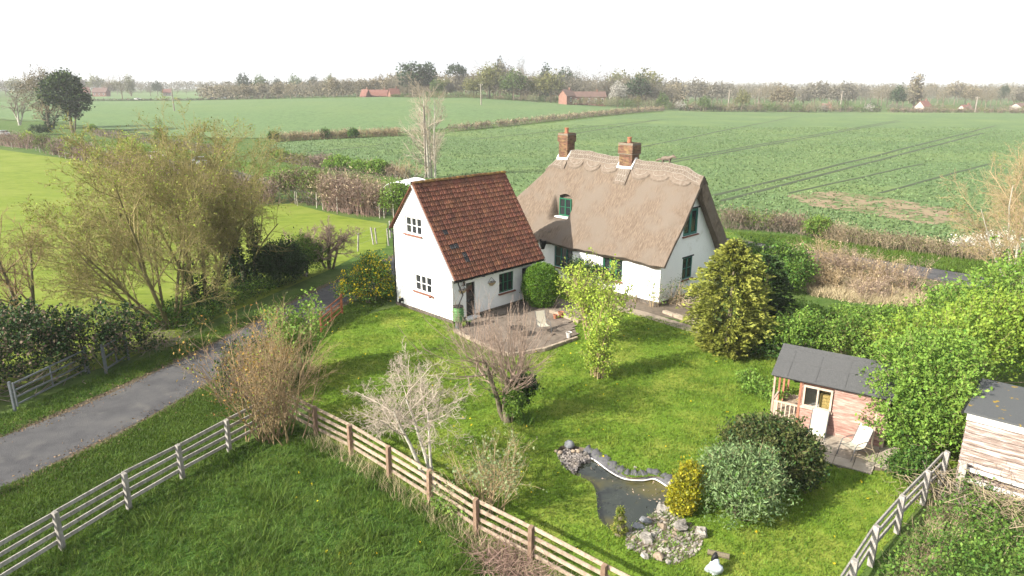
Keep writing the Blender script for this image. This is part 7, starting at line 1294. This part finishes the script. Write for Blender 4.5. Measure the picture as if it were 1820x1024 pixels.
M['roof_red'] = mat('far_red_roof', (.14, .066, .052), (.17, .08, .062), scale=.6); M['wall_brick'] = mat('far_brick_wall', (.17, .09, .066), (.22, .12, .09), scale=.8); M['roof_dark'] = mat('far_dark_roof', (.09, .06, .05), (.13, .08, .065), scale=.6); M['wall_white'] = mat('far_pale_wall', (.34, .31, .27), scale=.6)
def far_house(label, px, D, wpx, hw, hr, wm, rm, rz=.3, dz=0, gable=True):
    X, Y = far_xy(px, D); r = empty('house', label, 'house', (X, Y, float(hterr(X, Y)) + dz), rz); w_ = wpx * D / FPX / 2; d = min(w_, 4.0)
    b = MB(); b.box(-w_, w_, -d, d, -.3, hw); b.prism([(-d, hw), (d, hw), (0, hr - .1)], lambda y, z: (-w_, y, z), lambda y, z: (w_, y, z)); b.build('wall', wm, r)
    k = (hr - hw) / d
    rf = MB()
    for sg in (-1, 1): V = [(x, sg * t, hr - k * t + h) for x in (-w_ - .4, w_ + .4) for t in (0, d + .4) for h in (.0, .18)]; rf.add(V, [(0, 1, 3, 2), (4, 6, 7, 5), (0, 4, 5, 1), (2, 3, 7, 6), (0, 2, 6, 4), (1, 5, 7, 3)])
    rf = rf.build('roof', rm, r); MB().box(w_ * .5, w_ * .5 + .7, -.35, .35, hr - .5, hr + 1.2).build('chimney', M['wall_brick'], rf)
    n = max(1, int(w_ / 1.6))
    for i in range(n):
        x = -w_ + (i + .5) * 2 * w_ / n; f = MB().box(x - .55, x + .55, -d - .04, -d - .005, hw * .35, hw * .8).build('window', M['white_paint'], r); MB().box(x - .42, x + .42, -d - .06, -d - .042, hw * .38, hw * .77).build('pane', M['glass'], f)
far_house('long red roofed barn left of the dark pines', 680, 415, 44, 2.2, 5.4, M['wall_brick'], M['roof_red'], .05, -1.6); far_house('small red roofed barn at the right end of the red roofs', 708, 405, 16, 2.2, 5.4, M['wall_brick'], M['roof_red'], .5, -1.0); far_house('red hipped barn at the left end of the red roofs', 659, 408, 12, 2.0, 5.2, M['wall_brick'], M['roof_red'], -.5, -1.0)
far_house('brick house with pale gable end beside the wood', 1004, 372, 20, 4.6, 7.4, M['wall_brick'], M['roof_dark'], .7, 0); far_house('long dark brick terrace right of the brick gable', 1040, 384, 58, 4.5, 7.0, M['wall_brick'], M['roof_dark'], .05)
far_house('red roofed house below the narrow poplar', 1617, 388, 18, 2.6, 5.4, M['wall_white'], M['roof_red'], .4); far_house('low pale house with dark roof at the far right edge', 1790, 392, 30, 2.4, 4.2, M['wall_white'], M['roof_dark'], .1); far_house('pale house half hidden in the far right trees', 1690, 400, 16, 2.6, 4.6, M['wall_white'], M['roof_red'], .2, -1.6); far_house('pale house with reddish roof beyond the middle of the right field', 1450, 420, 14, 2.6, 4.8, M['wall_white'], M['roof_red'], -.2, -1.6)
far_house('far house with steep red roof on the left skyline', 180, 640, 14, 4, 8, M['wall_brick'], M['roof_red'], .4); far_house('far long dark roofed house on the left skyline', 207, 640, 22, 4, 7.5, M['wall_brick'], M['roof_dark'], .1); far_house('far low roof beside the round dark yew', 320, 650, 12, 3, 6, M['wall_white'], M['roof_red'], .3)
def car(label, x, y, rz, m, z=0.0):
    r = empty('parked_car' if 'parked' in label else 'car', label, 'car', (x, y, z), rz); b = MB()
    prof = [(-2.1, .35), (-2.12, .75), (-1.95, .95), (-1.55, 1.0), (-1.1, 1.42), (.55, 1.45), (1.05, 1.0), (1.95, .85), (2.1, .6), (2.08, .35)]
    low = [(p, z_) for p, z_ in prof if z_ <= 1.0] ; V = []
    b.prism([(-2.1, .35), (-2.12, .75), (-1.95, .95), (-1.5, 1.0), (1.0, 1.0), (1.95, .86), (2.1, .6), (2.08, .35)], lambda p, q: (p, -.86, q), lambda p, q: (p, .86, q)); b.build('body', m, r)
    c = MB(); c.prism([(-1.55, 1.0), (-1.05, 1.40), (.5, 1.42), (1.02, 1.0)], lambda p, q: (p, -.8 + (q - 1) * .3, q), lambda p, q: (p, .8 - (q - 1) * .3, q)); c.build('windscreen', M['glass'], r)
    MB().bar((-1.08, 0, 1.43), (.5, 0, 1.445), 1.34, .05).build('roof', m, r)
    for wx in (-1.3, 1.35):
        for wy in (-.8, .8): MB().tube([(wx, wy - .1, .32), (wx, wy + .1, .32)], .32, 12).build('wheel', M['black'], r)
    for wy in (-.62, .62): MB().box(2.06, 2.125, wy - .16, wy + .16, .62, .76).build('headlight', M['white_paint'], r)
M['car_silver'] = mat('silver_paint', (.45, .47, .5), rough=.3, metal=.5); M['car_pink'] = mat('pale_pink_silver_paint', (.45, .36, .38), rough=.3, metal=.3); M['car_white'] = mat('white_car_paint', (.75, .75, .75), rough=.3); M['car_dark'] = mat('dark_car_paint', (.03, .035, .05), rough=.3)
sdir = lambda i: math.atan2(*(side_lane[i + 1] - side_lane[i])[::-1])
def on_lane(px): k = min(range(59), key=lambda i: abs((CX + FPX * side_lane[i][0] / (side_lane[i][1] * CP + CAMZ * SP)) - px)); return side_lane[k], sdir(k)
for px, l, m in ((268, 'pinkish silver car on the lane behind the hedge', 'car_pink'), (358, 'silver car on the lane behind the spreading tree top', 'car_silver'), (2, 'car at the far left end of the lane', 'car_silver')):
    q, a = on_lane(px); car(l, q[0], q[1], a, M[m], .02)
for px, l, m in ((268, 'white car on the far road beside the ivied bare tree', 'car_white'), (398, 'dark car on the far road in the middle of the field', 'car_dark'), (418, 'silver car following the dark car on the far road', 'car_silver')):
    X, Y = far_xy(px, 484); car(l, X, Y, .02, M[m], float(hterr(X, Y)) + .3)
# arched white shelter behind the hedge
X, Y = GT(716, 352); tn = empty('polytunnel', 'white arched garden tunnel with open end behind the pinkish brown hedge', 'polytunnel', (X - .6, Y, 0), 1.15)
a = np.linspace(0, math.pi, 15); hoop = lambda x, r=1.0: [(x, -2.2 * math.cos(t) * r, 1.75 * math.sin(t) ** .8 * r + .1) for t in a]
Vt = np.array(sum([hoop(x) for x in (0, 1.5, 3, 4.5)], [])); Vi = np.array(sum([hoop(x, .985) for x in (0, 1.5, 3, 4.5)], [])); Ft = [(k * 15 + i, k * 15 + i + 1, k * 15 + 16 + i, k * 15 + 15 + i) for k in range(3) for i in range(14)]
M['poly'] = mat('polythene', (.62, .66, .7), (.72, .75, .78), rough=.35, scale=2); mesh('cover', np.concatenate([Vt, Vi]), [Ft, np.array(Ft)[:, ::-1] + 60], M['poly'], tn, True)
for x in (0, 1.5, 3, 4.5): MB().tube(hoop(x, 1.0), .04, 6).build('hoop', M['white_paint'], tn)
MB().box(.1, .5, -2.0, 2.0, 0, .8).build('end_wall', M['white_paint'], tn)

# ------------------------------------------------------------------ haze
hm = bpy.data.materials.new('haze_air'); hm.use_nodes = True; t = hm.node_tree; t.nodes.clear(); o = t.nodes.new('ShaderNodeOutputMaterial'); pv = t.nodes.new('ShaderNodeVolumePrincipled')
pv.inputs['Color'].default_value = (.97, .985, 1, 1); pv.inputs['Density'].default_value = .00024; pv.inputs['Anisotropy'].default_value = 0.0; t.links.new(pv.outputs[0], o.inputs['Volume']); hm.cycles.homogeneous_volume = True
hz = MB().box(-2900, 2900, -60, 3000, -2.5, 42).build('haze', hm); tag(hz, kind='stuff')
